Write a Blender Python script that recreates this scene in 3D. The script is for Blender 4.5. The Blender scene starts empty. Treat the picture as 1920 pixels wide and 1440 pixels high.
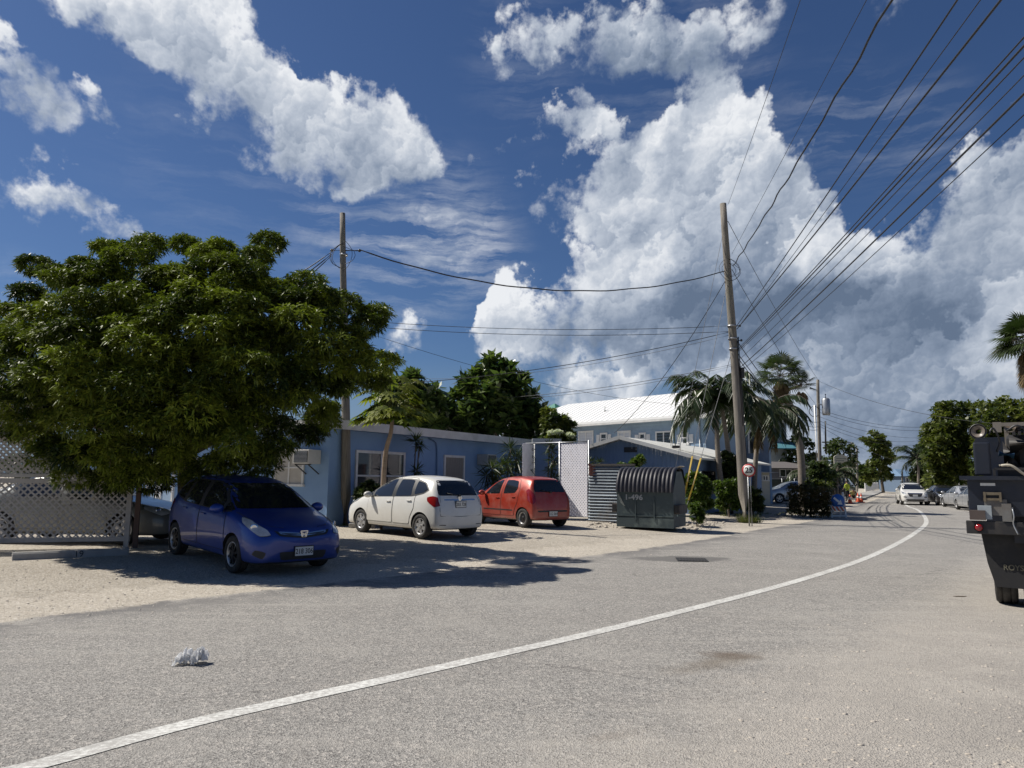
import bpy, bmesh, math, random
import numpy as np
from mathutils import Vector, Matrix
from mathutils.bvhtree import BVHTree
R = math.radians
rnd = random.Random(7)
SC = bpy.context.scene
COL = SC.collection

# ------------------------------------------------------------------ camera
FPX, PITCH, ROLL, CAMH = 1370.0, R(7.36), R(0.6), 1.6
fwd = Vector((0, math.cos(PITCH), math.sin(PITCH)))
u0 = Vector((0, -math.sin(PITCH), math.cos(PITCH))); r0 = Vector((1, 0, 0))
cup = u0 * math.cos(ROLL) - r0 * math.sin(ROLL)
crt = r0 * math.cos(ROLL) + u0 * math.sin(ROLL)
cam_d = bpy.data.cameras.new("camera"); cam = bpy.data.objects.new("camera", cam_d); COL.objects.link(cam)
cam_d.sensor_width = 36.0; cam_d.lens = 36.0 * FPX / 1920.0
cam_d.clip_start = 0.1; cam_d.clip_end = 6000
M3 = Matrix((crt, cup, -fwd)).transposed()
cam.matrix_world = Matrix.Translation((0, 0, CAMH)) @ M3.to_4x4()
SC.camera = cam
SC.render.resolution_x, SC.render.resolution_y = 1024, 768

def ray(px, py):
    return fwd + crt * ((px - 960) / FPX) + cup * ((720 - py) / FPX)
def G(px, py, z=0.0):
    d = ray(px, py); t = (z - CAMH) / d.z
    return Vector((d.x * t, d.y * t, z))
def A(px, py, Y):
    d = ray(px, py); t = Y / d.y
    return Vector((d.x * t, Y, CAMH + d.z * t))
def Z(px, py, z):
    """point on the sight line at height z (above the eye)"""
    d = ray(px, py); t = (z - CAMH) / d.z
    return Vector((d.x * t, d.y * t, z))

# ------------------------------------------------------------------ sky, sun, exposure
SUN_EL = R(50)
sun_h = Vector((-0.95, 0.27, 0)).normalized()
sun_dir = Vector((sun_h.x * math.cos(SUN_EL), sun_h.y * math.cos(SUN_EL), math.sin(SUN_EL)))
sd = bpy.data.lights.new("sun", 'SUN'); so = bpy.data.objects.new("sun", sd); COL.objects.link(so)
sd.energy = 5.0; sd.angle = R(0.53); sd.color = (1.0, 0.945, 0.86)
so.rotation_euler = sun_dir.to_track_quat('Z', 'Y').to_euler()
SC.view_settings.view_transform = 'Standard'; SC.view_settings.look = 'None'
SC.view_settings.exposure = 0.22; SC.view_settings.gamma = 1.0

world = bpy.data.worlds.new("World"); SC.world = world; world.use_nodes = True
nt = world.node_tree; nt.nodes.clear()

class NB:
    """tiny node builder"""
    def __init__(s, nt): s.nt = nt
    def n(s, t, **kw):
        o = s.nt.nodes.new(t)
        for k, v in kw.items(): setattr(o, k, v)
        return o
    def put(s, sock, v):
        if hasattr(v, 'links') or isinstance(v, bpy.types.NodeSocket): s.nt.links.new(v, sock)
        elif v is not None: sock.default_value = v
    def m(s, op, a, b=None, c=None, clamp=False):
        o = s.n('ShaderNodeMath', operation=op, use_clamp=clamp)
        s.put(o.inputs[0], a)
        if b is not None: s.put(o.inputs[1], b)
        if c is not None: s.put(o.inputs[2], c)
        return o.outputs[0]
    def v(s, op, a, b=None, scale=None):
        o = s.n('ShaderNodeVectorMath', operation=op); s.put(o.inputs[0], a)
        if b is not None: s.put(o.inputs[1], b)
        if scale is not None: s.put(o.inputs['Scale'], scale)
        return o.outputs['Value'] if op in ('DISTANCE', 'LENGTH', 'DOT_PRODUCT') else o.outputs[0]
    def mr(s, x, a, b, c=0.0, d=1.0, kind='LINEAR'):
        o = s.n('ShaderNodeMapRange', interpolation_type=kind)
        s.put(o.inputs[0], x); s.put(o.inputs[1], a); s.put(o.inputs[2], b); s.put(o.inputs[3], c); s.put(o.inputs[4], d)
        return o.outputs[0]
    def noise(s, vec, scale, detail=4, rough=.55, dim='3D', dist=0.0, kind='FBM', lac=2.0):
        o = s.n('ShaderNodeTexNoise', noise_dimensions=dim, noise_type=kind)
        if vec is not None: s.put(o.inputs['Vector'], vec)
        s.put(o.inputs['Scale'], scale); o.inputs['Detail'].default_value = detail
        o.inputs['Roughness'].default_value = rough; o.inputs['Distortion'].default_value = dist
        o.inputs['Lacunarity'].default_value = lac
        return o
    def mix(s, f, a, b, kind='MIX'):
        o = s.n('ShaderNodeMix', data_type='RGBA', blend_type=kind)
        s.put(o.inputs[0], f); s.put(o.inputs[6], a); s.put(o.inputs[7], b)
        return o.outputs[2]
def c4(c): return (c[0], c[1], c[2], 1.0)

W = NB(nt)
tc = W.n('ShaderNodeTexCoord'); D = tc.outputs['Generated']
sky = W.n('ShaderNodeTexSky', sky_type='NISHITA'); sky.sun_disc = False
sky.sun_elevation = SUN_EL
sky.sun_rotation = math.atan2(sun_dir.x, sun_dir.y)
sky.altitude = 0; sky.air_density = 1.0; sky.dust_density = 0.6; sky.ozone_density = 3.0
# deepen the zenith blue as the photograph's clear tropical air does
skyc = W.mix(1.0, sky.outputs[0], (0.50, 0.64, 0.86, 1), 'MULTIPLY')
hz_ = W.n('ShaderNodeSeparateXYZ'); W.put(hz_.inputs[0], D)
skyc = W.mix(W.mr(hz_.outputs[2], .16, .0, 0, .85), skyc, (3.0, 4.1, 5.6, 1))
# cloud cover in azimuth / elevation: puffs placed by direction, broken up by noise
sep = W.n('ShaderNodeSeparateXYZ'); W.put(sep.inputs[0], D); dz = sep.outputs[2]
az = W.m('ARCTAN2', sep.outputs[0], sep.outputs[1]); el = W.m('ARCSINE', dz)
cmb = W.n('ShaderNodeCombineXYZ'); W.put(cmb.inputs[0], W.m('MULTIPLY', az, W.m('COSINE', W.m('MULTIPLY', el, .8)))); W.put(cmb.inputs[1], el)
UV = cmb.outputs[0]
def DV(px, py):
    d = ray(px, py).normalized(); e_ = math.asin(d.z)
    return (math.atan2(d.x, d.y) * math.cos(e_ * .8), e_, 0.0)
def sub5(c): return W.v('MULTIPLY', W.v('SUBTRACT', c, (0.5, 0.5, 0.5)), (1, 1, 0))
wn = W.noise(UV, 5.0, 6, .62, '2D'); wv = sub5(wn.outputs['Color'])
Dw = W.v('ADD', UV, W.v('SCALE', wv, scale=0.13))
wn2 = W.noise(UV, 24.0, 4, .6, '2D'); wv2 = sub5(wn2.outputs['Color'])
Dw = W.v('ADD', Dw, W.v('SCALE', wv2, scale=0.022))
def blobs(lst, vec):
    acc = None
    for (px, py, r, w) in lst:
        d = W.v('DISTANCE', vec, DV(px, py))
        k = W.mr(d, r / FPX * 1.45, 0.0, 0.0, w, 'SMOOTHSTEP')
        acc = k if acc is None else W.m('ADD', acc, k)
    return acc
CUM = [  # (px, py, radius px, weight)
 (240, 20, 85, .8), (330, 90, 95, .85), (430, 150, 90, .85), (540, 200, 95, .95), (640, 240, 100, 1.0), (725, 285, 85, .9), (790, 300, 50, .6), (690, 350, 50, .5),
 (360, 230, 45, .4), (195, 185, 45, .6), (640, 130, 40, .35), (440,40,60,.3),
 (-5, 110, 80, .95), (40, 185, 55, .55), (150, 70, 40, .25), (120, 350, 50, .5), (200, 400, 50, .5), (60, 370, 50, .45),(230,440,30,.4),
 (1000, 30, 80, .6), (1100, 60, 95, .85), (1210, 60, 95, .85), (1300, 80, 75, .6), (1390, 45, 60, .5), (1170, 120, 70, .4),
 (1040, 220, 60, .6), (940, 260, 60, .4), (1130, 280, 90, .8), (1260, 290, 90, 1), (1370, 290, 110, 1.1), (1460, 290, 80, .9), (1300, 200, 90, .35), (1400,190,80,.3),
 (1180, 390, 95, 1), (1310, 410, 120, 1.2), (1430, 410, 130, 1.2), (1540, 400, 95, .9), (1080, 470, 75, .9), (1120, 560, 95, 1), (1000, 590, 95, 1), (925, 615, 55, .9),
 (1240, 520, 130, 1.2), (1400, 560, 140, 1.2), (1560, 520, 140, 1.2), (1690, 540, 120, 1.1), (1770, 600, 90, .9), (980, 670, 80, .8), (1100, 690, 90, .8), (1230, 680, 100, .8),
 (1780, 290, 60, .3), (1860, 340, 130, .9), (1900, 460, 110, .7), (1900, 620, 110, .7),
 (1400, 720, 130, .8), (1560, 700, 130, .9), (1700, 720, 150, .9), (1840, 740, 130, .9), (1620, 840, 160, .7), (1800, 850, 150, .7), (1450, 840, 120, .5),
 (790, 645, 60, .6), (1200, 760, 90, .6), (1030, 780, 100, .5), (1930, 120, 60, .35), (500, 90, 20, .2),
 (1450, 620, 150, .6), (1300, 640, 120, .5), (1650, 640, 150, .6), (1820, 560, 110, .6), (1020, 350, 90, .5), (1080, 400, 80, .5), (1500, 800, 160, .5), (1900, 780, 130, .6), (140, 420, 40, .3), (85, 400, 45, .4), (-420, 400, 260, .8), (2300, 500, 320, .9), (600, -480, 260, .8), (1700, -300, 240, .7)]
LX, LY = -.60, .80                               # sun side of the puffs in azimuth / elevation
def lit(vec): return W.v('DOT_PRODUCT', vec, (LX, LY, 0))
QD = lit(Dw)
M0 = None; S0 = None; K0 = None
for (px, py, r, w) in CUM:
    c = DV(px, py); rr = r / FPX * 1.45
    k = W.mr(W.v('DISTANCE', Dw, c), rr, 0.0, 0.0, w, 'SMOOTHSTEP')
    k2 = W.m('POWER', k, 3.0)
    t = W.m('MULTIPLY', W.m('MULTIPLY_ADD', QD, 1 / rr, -(c[0] * LX + c[1] * LY) / rr), k2)
    if M0 is None: M0, S0, K0 = k, t, k2
    else: M0 = W.m('ADD', M0, k); S0 = W.m('ADD', S0, t); K0 = W.m('ADD', K0, k2)
M0 = W.m('MAXIMUM', W.m('SUBTRACT', M0, blobs([(1700, 370, 95, 1.1), (1610, 260, 110, .9), (1500, 130, 120, .5), (1265, 735, 60, .6), (1385, 700, 45, .5), (880, 560, 60, .5), (1150, 170, 60, .5), (1840, 200, 80, .5), (1830, 655, 50, .5), (1480, 230, 50, .4), (300, 190, 50, .4), (1785, 470, 60, .6), (1865, 640, 75, .6), (1720, 655, 50, .45), (1440, 690, 40, .4), (1290, 690, 40, .35), (470, 60, 60, .4)], Dw)), 0.0)
macro = W.m('DIVIDE', S0, W.m('ADD', K0, .03))
def puff(scale, wa, seed, smooth=.35):
    vec = W.v('ADD', W.v('ADD', UV, (seed, 0, 0)), W.v('SCALE', wv2, scale=wa))
    vo = W.n('ShaderNodeTexVoronoi', feature='SMOOTH_F1', voronoi_dimensions='2D'); W.put(vo.inputs['Vector'], vec)
    vo.inputs['Scale'].default_value = scale; vo.inputs['Detail'].default_value = 0; vo.inputs['Smoothness'].default_value = smooth
    sh = W.m('MULTIPLY', lit(W.v('SUBTRACT', vec, vo.outputs['Position'])), scale)
    return W.m('SUBTRACT', .5, vo.outputs['Distance']), sh
hA, sA_ = puff(12, .16, 0.0); hB, sB_ = puff(29, .07, 3.0); hC, sC_ = puff(75, .03, 7.0)
F1 = W.noise(UV, 8.0, 9, .62, '2D').outputs[0]
dens = W.m('ADD', M0, W.m('ADD', W.m('ADD', W.m('MULTIPLY', hA, .55), W.m('MULTIPLY', hB, .34)), W.m('ADD', W.m('MULTIPLY', hC, .16), W.m('MULTIPLY', W.m('SUBTRACT', F1, .5), 2.6))))
soft = W.mr(macro, -.35, .35, 1.0, .30)
cov = W.mr(dens, 0.44, W.m('ADD', soft, .44), 0, 1, 'SMOOTHSTEP')
cov = W.m('MULTIPLY', cov, W.mr(M0, 0.04, 0.26, 0, 1, 'SMOOTHSTEP'))
cm = W.n('ShaderNodeMapping'); cm.inputs['Rotation'].default_value = (0, 0, R(24)); cm.inputs['Scale'].default_value = (3.0, 22.0, 1.0); W.put(cm.inputs[0], W.v('ADD', UV, W.v('SCALE', wv, scale=0.045)))
ci = W.noise(cm.outputs[0], 1.8, 6, .62, '2D')
CIR = [(820, 430, 130, 1.0), (900, 480, 90, .7), (700, 440, 120, .55), (620, 430, 100, .4), (780, 520, 110, .4), (20, 600, 90, .7), (1000, 120, 120, .3), (1290, 140, 150, .5), (400, 300, 160, .22), (1560, 230, 90, .4), (1700, 250, 90, .4)]
cirr = W.m('MULTIPLY', blobs(CIR, UV), W.mr(ci.outputs[0], .42, .78, 0, .62))
DRK = [(1330, 590, 110, .4), (1480, 610, 110, .45), (1620, 610, 110, .45), (1740, 600, 100, .4), (1210, 610, 90, .25), (1540, 760, 100, .2), (1700, 790, 130, .35), (1870, 810, 120, .3), (1600, 850, 110, .25),
       (1420, 330, 90, .18), (1150, 110, 140, .35), (1280, 170, 130, .4), (1850, 400, 130, .35), (1230, 330, 90, .12), (1100, 640, 90, .18), (1390, 480, 120, .1), (1180, 480, 80, .12), (1880, 250, 120, .3), (1760, 680, 90, .2), (1240, 285, 85, -.30), (1385, 255, 85, -.35), (1080, 470, 70, -.25), (1250, 460, 85, -.2), (1560, 480, 85, -.32), (1710, 500, 75, -.28), (1610, 690, 100, -.22), (1150, 700, 80, -.3), (950, 610, 70, -.25), (1500, 690, 90, -.25), (1720, 690, 90, -.2), (1870, 700, 80, -.25), (1830, 330, 90, -.2), (1330, 620, 95, .45), (1460, 625, 95, .45), (1620, 620, 100, .5), (1750, 615, 80, .35), (1250, 640, 70, .2)]
dark = W.m('MULTIPLY', W.m('MINIMUM', blobs(DRK, Dw), .9), .62)
relief = W.m('ADD', W.m('MULTIPLY', macro, .85), W.m('ADD', W.m('MULTIPLY', sA_, .20), W.m('ADD', W.m('MULTIPLY', sB_, .13), W.m('MULTIPLY', sC_, .07))))
relief = W.m('ADD', relief, W.m('ADD', W.mr(dens, .45, 1.4, .20, 0), W.m('MULTIPLY', W.m('SUBTRACT', F1, .5), .55)))
bright = W.m('SUBTRACT', W.m('ADD', .60, relief), dark, clamp=True)
cr = W.n('ShaderNodeValToRGB'); W.put(cr.inputs[0], bright)
e = cr.color_ramp.elements; e[0].position = 0.0; e[0].color = (.12, .165, .245, 1); e[1].position = 1.0; e[1].color = (.80, .82, .85, 1)
x = e.new(.33); x.color = (.235, .29, .385, 1)
x = e.new(.66); x.color = (.47, .52, .60, 1)
bg1 = W.n('ShaderNodeBackground'); W.put(bg1.inputs[0], skyc); bg1.inputs[1].default_value = 0.062
bg2 = W.n('ShaderNodeBackground'); W.put(bg2.inputs[0], cr.outputs[0]); bg2.inputs[1].default_value = 0.92
call = W.m('MULTIPLY', W.m('MAXIMUM', cov, cirr, clamp=True), W.mr(dz, -0.01, 0.02), clamp=True)
mixs = W.n('ShaderNodeMixShader'); W.put(mixs.inputs[0], W.m('MULTIPLY', call, .97)); W.put(mixs.inputs[1], bg1.outputs[0]); W.put(mixs.inputs[2], bg2.outputs[0])
wo = W.n('ShaderNodeOutputWorld'); W.put(wo.inputs[0], mixs.outputs[0])
world.cycles.sampling_method = 'MANUAL'; world.cycles.sample_map_resolution = 256

# ------------------------------------------------------------------ materials
def new_mat(name):
    m = bpy.data.materials.new(name); m.use_nodes = True
    nt = m.node_tree; nt.nodes.clear(); b = NB(nt)
    p = b.n('ShaderNodeBsdfPrincipled'); o = b.n('ShaderNodeOutputMaterial')
    nt.links.new(p.outputs[0], o.inputs[0])
    return m, b, p, o
def pm(name, c1, c2=None, scale=4.0, rough=.6, metal=0.0, bump=0.0, bscale=None, coat=0.0, spec=.5, dirt=None, dscale=1.3, stretch=None, damt=.6):
    """painted / weathered surface: colour 1 varied towards colour 2, optional dirt patches"""
    m, b, p, o = new_mat(name)
    t = b.n('ShaderNodeTexCoord').outputs['Object']
    if stretch:
        mp = b.n('ShaderNodeMapping'); mp.inputs['Scale'].default_value = stretch; b.put(mp.inputs[0], t); t = mp.outputs[0]
    if c2 is None: c2 = tuple(x * .86 for x in c1)
    n = b.noise(t, scale, 6, .62)
    col = b.mix(b.mr(n.outputs[0], .32, .68), c4(c1), c4(c2))
    if dirt:
        n2 = b.noise(t, dscale, 8, .68)
        col = b.mix(b.m('MULTIPLY', b.mr(n2.outputs[0], .52, .72), damt), col, c4(dirt))
    b.put(p.inputs['Base Color'], col)
    b.put(p.inputs['Roughness'], b.mr(n.outputs[0], .3, .7, max(0, rough - .07), min(1, rough + .07)))
    p.inputs['Metallic'].default_value = metal
    p.inputs['Coat Weight'].default_value = coat; p.inputs['Coat Roughness'].default_value = .06
    p.inputs['Specular IOR Level'].default_value = spec
    if bump:
        n3 = b.noise(t, bscale or scale * 6, 4, .6)
        bp = b.n('ShaderNodeBump'); bp.inputs['Strength'].default_value = bump; bp.inputs['Distance'].default_value = .02
        b.put(bp.inputs['Height'], n3.outputs[0]); b.put(p.inputs['Normal'], bp.outputs[0])
    return m
def leaf_mat(name, ca, cb, rough=.42, trans=.25, spec=.4):
    m, b, p, o = new_mat(name)
    at = b.n('ShaderNodeAttribute', attribute_name='tint')
    col = b.mix(at.outputs['Fac'], c4(ca), c4(cb))
    b.put(p.inputs['Base Color'], col); p.inputs['Roughness'].default_value = rough
    p.inputs['Specular IOR Level'].default_value = spec
    tr = b.n('ShaderNodeBsdfTranslucent'); b.put(tr.inputs[0], b.mix(1.0, col, (1.3, 1.5, .7, 1), 'MULTIPLY'))
    ms = b.n('ShaderNodeMixShader'); ms.inputs[0].default_value = trans
    b.nt.links.new(p.outputs[0], ms.inputs[1]); b.nt.links.new(tr.outputs[0], ms.inputs[2]); b.nt.links.new(ms.outputs[0], o.inputs[0])
    return m
def paint_mat(name, c, metal=.0, rough=.32, flake=.06, dust=(.42, .38, .32), da=.16):
    m, b, p, o = new_mat(name)
    tc = b.n('ShaderNodeTexCoord'); t = tc.outputs['Object']
    n = b.noise(t, 2.6, 7, .65)
    s = b.n('ShaderNodeSeparateXYZ'); b.put(s.inputs[0], t)
    lowm = b.mr(s.outputs[2], .75, .2, 0, 1)                       # road dust on the sills
    f = b.m('MULTIPLY', b.m('ADD', b.mr(n.outputs[0], .45, .7), lowm), da, clamp=True)
    b.put(p.inputs['Base Color'], b.mix(f, c4(c), c4(dust)))
    p.inputs['Metallic'].default_value = metal
    b.put(p.inputs['Roughness'], b.m('ADD', rough, b.m('MULTIPLY', f, 1.2)))
    p.inputs['Coat Weight'].default_value = .7; p.inputs['Coat Roughness'].default_value = .05
    return m
def glass_mat(name, c=(.012, .014, .017), rough=.04):
    m, b, p, o = new_mat(name)
    p.inputs['Base Color'].default_value = c4(c); p.inputs['Roughness'].default_value = rough
    p.inputs['Specular IOR Level'].default_value = .6; p.inputs['Coat Weight'].default_value = .3
    return m

MT = dict(
 blackplastic=pm('black_plastic', (.018, .018, .019), (.03, .03, .03), rough=.55),
 rubber=pm('tyre_rubber', (.016, .016, .016), (.035, .033, .03), scale=9, rough=.85, dirt=(.16, .14, .12), dscale=4, damt=.35),
 glass=glass_mat('dark_car_glass'), winglass=glass_mat('window_glass', (.02, .022, .026), .06),
 rim=pm('silver_rim', (.5, .5, .5), (.36, .35, .34), rough=.35, metal=.7), darkrim=pm('dark_rim', (.02, .02, .022), rough=.4, metal=.3),
 chrome=pm('chrome', (.75, .76, .78), rough=.14, metal=1.0),
 lamp=pm('lamp_lens', (.52, .54, .55), (.3, .32, .34), scale=9, rough=.12, coat=1), redlamp=pm('red_lens', (.30, .012, .014), (.2, .01, .01), rough=.15, coat=1),
 plate=pm('plate_white', (.72, .72, .68), rough=.45), ink=pm('black_ink', (.02, .02, .02), rough=.6),
 white=pm('white_paint', (.74, .74, .72), (.62, .61, .58), rough=.5, dirt=(.4, .37, .32), damt=.3),
 steel=pm('galvanised_steel', (.42, .43, .44), (.3, .31, .32), scale=14, rough=.42, metal=.6),
 wood=pm('weathered_pole_wood', (.26, .235, .20), (.13, .115, .095), scale=5, rough=.85, bump=.6, bscale=14, stretch=(6, 6, .35), dirt=(.14, .15, .09), dscale=.8),
 wire=pm('wire_black', (.02, .02, .022), rough=.55), fitting=pm('dark_fitting', (.03, .03, .032), rough=.5),
 copper=pm('grey_wire', (.16, .16, .16), rough=.5),
 bark=pm('bark', (.16, .13, .10), (.08, .065, .05), scale=9, rough=.9, bump=.8, bscale=20), palmbark=pm('palm_bark', (.27, .23, .19), (.15, .13, .11), scale=6, rough=.9, bump=.7, stretch=(1, 1, 9)),
 deadleaf=pm('dead_frond', (.17, .12, .07), (.09, .06, .035), scale=6, rough=.85),
 concrete=pm('concrete', (.40, .385, .36), (.28, .27, .25), scale=3, rough=.85, bump=.4, bscale=40, dirt=(.16, .15, .13)),
 yellow=pm('yellow_guard', (.42, .29, .04), (.30, .20, .03), rough=.6), orange=pm('cone_orange', (.62, .085, .02), rough=.5),
 blue=pm('sign_blue', (.03, .13, .42), rough=.4), red=pm('sign_red', (.42, .03, .03), rough=.45),
)

# ------------------------------------------------------------------ objects
def tag(o, label=None, cat=None, group=None, kind=None):
    if label: o['label'] = label
    if cat: o['category'] = cat
    if group: o['group'] = group
    if kind: o['kind'] = kind
    return o
def thing(name, label, cat, loc=(0, 0, 0), rz=0.0, group=None):
    o = bpy.data.objects.new(name, None); COL.objects.link(o)
    o.location = loc; o.rotation_euler = (0, 0, rz); o.empty_display_size = .2
    return tag(o, label, cat, group)
def link_mesh(name, me, mats, parent=None, smooth=False, world=False):
    for m in (mats if isinstance(mats, (list, tuple)) else [mats]): me.materials.append(m)
    if world and parent is not None:
        root = parent
        chain = []
        while root is not None: chain.append(root); root = root.parent
        T = Matrix.Identity(4)
        for q in reversed(chain): T = T @ Matrix.Translation(q.location) @ q.rotation_euler.to_matrix().to_4x4()
        me.transform(T.inverted())
    if smooth:
        me.polygons.foreach_set('use_smooth', [True] * len(me.polygons))
    o = bpy.data.objects.new(name, me); COL.objects.link(o)
    if parent is not None: o.parent = parent
    return o
def np_mesh(name, V, Fq, tint=None):
    """V (n,3); Fq (m,k) all faces same size"""
    V = np.asarray(V, np.float32); Fq = np.asarray(Fq, np.int32)
    me = bpy.data.meshes.new(name); me.vertices.add(len(V)); me.vertices.foreach_set('co', V.ravel())
    k = Fq.shape[1]; me.loops.add(Fq.size); me.loops.foreach_set('vertex_index', Fq.ravel())
    me.polygons.add(len(Fq)); me.polygons.foreach_set('loop_start', np.arange(0, Fq.size, k, dtype=np.int32))
    me.update(calc_edges=True)
    if tint is not None:
        a = me.attributes.new('tint', 'FLOAT', 'POINT'); a.data.foreach_set('value', np.asarray(tint, np.float32))
    return me
def frame(d):
    d = Vector(d).normalized(); a = Vector((0, 0, 1)) if abs(d.z) < .95 else Vector((1, 0, 0))
    s = d.cross(a).normalized(); return s, s.cross(d).normalized(), d
class MB:
    def __init__(s): s.v = []; s.f = []; s.mi = []; s.sm = []
    def add(s, vs, fs, mi=0, sm=False):
        n = len(s.v); s.v += [tuple(p) for p in vs]; s.f += [tuple(i + n for i in f) for f in fs]
        s.mi += [mi] * len(fs); s.sm += [sm] * len(fs); return s
    def box(s, c, d, rz=0.0, mi=0, M=None, ch=0.0):
        x, y, z = d[0] / 2, d[1] / 2, d[2] / 2
        if ch > 0:   # chamfered vertical & horizontal edges
            b = bmesh.new(); bmesh.ops.create_cube(b, size=1)
            for v in b.verts: v.co = Vector((v.co.x * d[0], v.co.y * d[1], v.co.z * d[2]))
            bmesh.ops.bevel(b, geom=list(b.edges), offset=ch, segments=2, affect='EDGES', profile=.6)
            vs = [v.co.copy() for v in b.verts]; b.verts.index_update(); fs = [[v.index for v in f.verts] for f in b.faces]; b.free()
        else:
            vs = [Vector((i * x, j * y, k * z)) for k in (-1, 1) for j in (-1, 1) for i in (-1, 1)]
            fs = [(0, 2, 3, 1), (4, 5, 7, 6), (0, 1, 5, 4), (2, 6, 7, 3), (0, 4, 6, 2), (1, 3, 7, 5)]
        Rm = M if M is not None else Matrix.Rotation(rz, 3, 'Z')
        return s.add([Rm @ v + Vector(c) for v in vs], fs, mi)
    def bar(s, a, b, w, h, mi=0, up=(0, 0, 1)):
        """box from a to b, w across, h in the up direction"""
        a = Vector(a); b = Vector(b); d = (b - a); L = d.length; d.normalize(); u = Vector(up)
        sd_ = d.cross(u); 
        if sd_.length < 1e-4: sd_ = Vector((1, 0, 0))
        sd_.normalize(); u = sd_.cross(d)
        M = Matrix((sd_, d, u)).transposed()
        return s.box((a + b) / 2, (w, L, h), M=M, mi=mi)
    def tube(s, pts, rad, n=8, mi=0, caps=True, sm=True):
        pts = [Vector(p) for p in pts]
        if not isinstance(rad, (list, tuple)): rad = [rad] * len(pts)
        vs = []; fs = []; pu = None
        for i, p in enumerate(pts):
            d = (pts[min(i + 1, len(pts) - 1)] - pts[max(i - 1, 0)])
            d = d.normalized() if d.length > 1e-9 else Vector((0, 0, 1))
            if pu is None: a, b, _ = frame(d)
            else:
                a = pu - d * pu.dot(d); a = a.normalized() if a.length > 1e-5 else frame(d)[0]; b = d.cross(a)
            pu = a
            for k in range(n):
                t = 2 * math.pi * k / n; vs.append(p + (a * math.cos(t) + b * math.sin(t)) * rad[i])
        for i in range(len(pts) - 1):
            for k in range(n):
                fs.append((i * n + k, i * n + (k + 1) % n, (i + 1) * n + (k + 1) % n, (i + 1) * n + k))
        s.add(vs, fs, mi, sm)
        if caps:
            m = len(s.v) - len(vs)
            s.f += [tuple(m + k for k in range(n))[::-1], tuple(m + (len(pts) - 1) * n + k for k in range(n))]; s.mi += [mi] * 2; s.sm += [False] * 2
        return s
    def cyl(s, a, b, r, r2=None, n=16, mi=0, sm=True): return s.tube([a, b], [r, r if r2 is None else r2], n, mi, True, sm)
    def lathe(s, prof, c=(0, 0, 0), axis=(0, 0, 1), n=24, mi=0, sm=True, closed=False):
        a, b, d = frame(axis); c = Vector(c); vs = []; fs = []; m = len(prof)
        for k in range(n):
            t = 2 * math.pi * k / n; e = a * math.cos(t) + b * math.sin(t)
            for (r, h) in prof: vs.append(c + e * r + d * h)
        for k in range(n):
            q = (k + 1) % n
            for j in range(m - (0 if closed else 1)):
                j2 = (j + 1) % m; fs.append((k * m + j, q * m + j, q * m + j2, k * m + j2))
        return s.add(vs, fs, mi, sm)
    def prism(s, poly, d, O=(0, 0, 0), X=(1, 0, 0), Y=(0, 0, 1), mi=0):
        """2-D polygon in the plane O,X,Y pushed along vector d"""
        O = Vector(O); X = Vector(X); Y = Vector(Y); d = Vector(d); n = len(poly)
        vs = [O + X * p[0] + Y * p[1] for p in poly]; vs += [v + d for v in vs]
        fs = [tuple(range(n))[::-1], tuple(range(n, 2 * n))] + [(i, (i + 1) % n, n + (i + 1) % n, n + i) for i in range(n)]
        return s.add(vs, fs, mi)
    def quad(s, a, b, c, d, mi=0): return s.add([a, b, c, d], [(0, 1, 2, 3)], mi)
    def ball(s, c, r, n=12, m=8, mi=0):
        if not isinstance(r, (tuple, list)): r = (r, r, r)
        vs = [(c[0], c[1], c[2] + r[2])]; fs = []
        for i in range(1, m):
            p = math.pi * i / m
            for k in range(n):
                t = 2 * math.pi * k / n; vs.append((c[0] + r[0] * math.sin(p) * math.cos(t), c[1] + r[1] * math.sin(p) * math.sin(t), c[2] + r[2] * math.cos(p)))
        vs.append((c[0], c[1], c[2] - r[2])); L = len(vs) - 1
        for k in range(n): fs.append((0, 1 + k, 1 + (k + 1) % n)); fs.append((L, 1 + (m - 2) * n + (k + 1) % n, 1 + (m - 2) * n + k))
        for i in range(m - 2):
            for k in range(n): fs.append((1 + i * n + k, 1 + (i + 1) * n + k, 1 + (i + 1) * n + (k + 1) % n, 1 + i * n + (k + 1) % n))
        return s.add(vs, fs, mi, True)
    def build(s, name, mats, parent=None, world=False, fix=True):
        me = bpy.data.meshes.new(name); me.from_pydata(s.v, [], s.f); me.update()
        me.polygons.foreach_set('material_index', s.mi); me.polygons.foreach_set('use_smooth', s.sm)
        if fix:
            b = bmesh.new(); b.from_mesh(me); bmesh.ops.recalc_face_normals(b, faces=b.faces); b.to_mesh(me); b.free()
        return link_mesh(name, me, mats, parent, world=world)
def text_mesh(name, body, size, mat, parent, loc, X, Y, extrude=.002, align='CENTER', sx=1.0, bold=.0):
    """lettering in the plane X (reading direction), Y (up); flat letters a few mm thick"""
    cu = bpy.data.curves.new(name, 'FONT'); cu.body = body; cu.size = size; cu.align_x = align; cu.align_y = 'CENTER'; cu.extrude = extrude; cu.offset = bold
    cu.resolution_u = 3
    t = bpy.data.objects.new(name, cu); COL.objects.link(t)
    dg = bpy.context.evaluated_depsgraph_get(); dg.update()
    me = bpy.data.meshes.new_from_object(t.evaluated_get(dg)); bpy.data.objects.remove(t); bpy.data.curves.remove(cu)
    X = Vector(X).normalized(); Y = Vector(Y).normalized(); N = X.cross(Y)
    M = Matrix((X * sx, Y, N)).transposed().to_4x4(); M.translation = Vector(loc)
    me.transform(M); me.materials.clear(); me.name = name
    return link_mesh(name, me, mat, parent)
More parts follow.
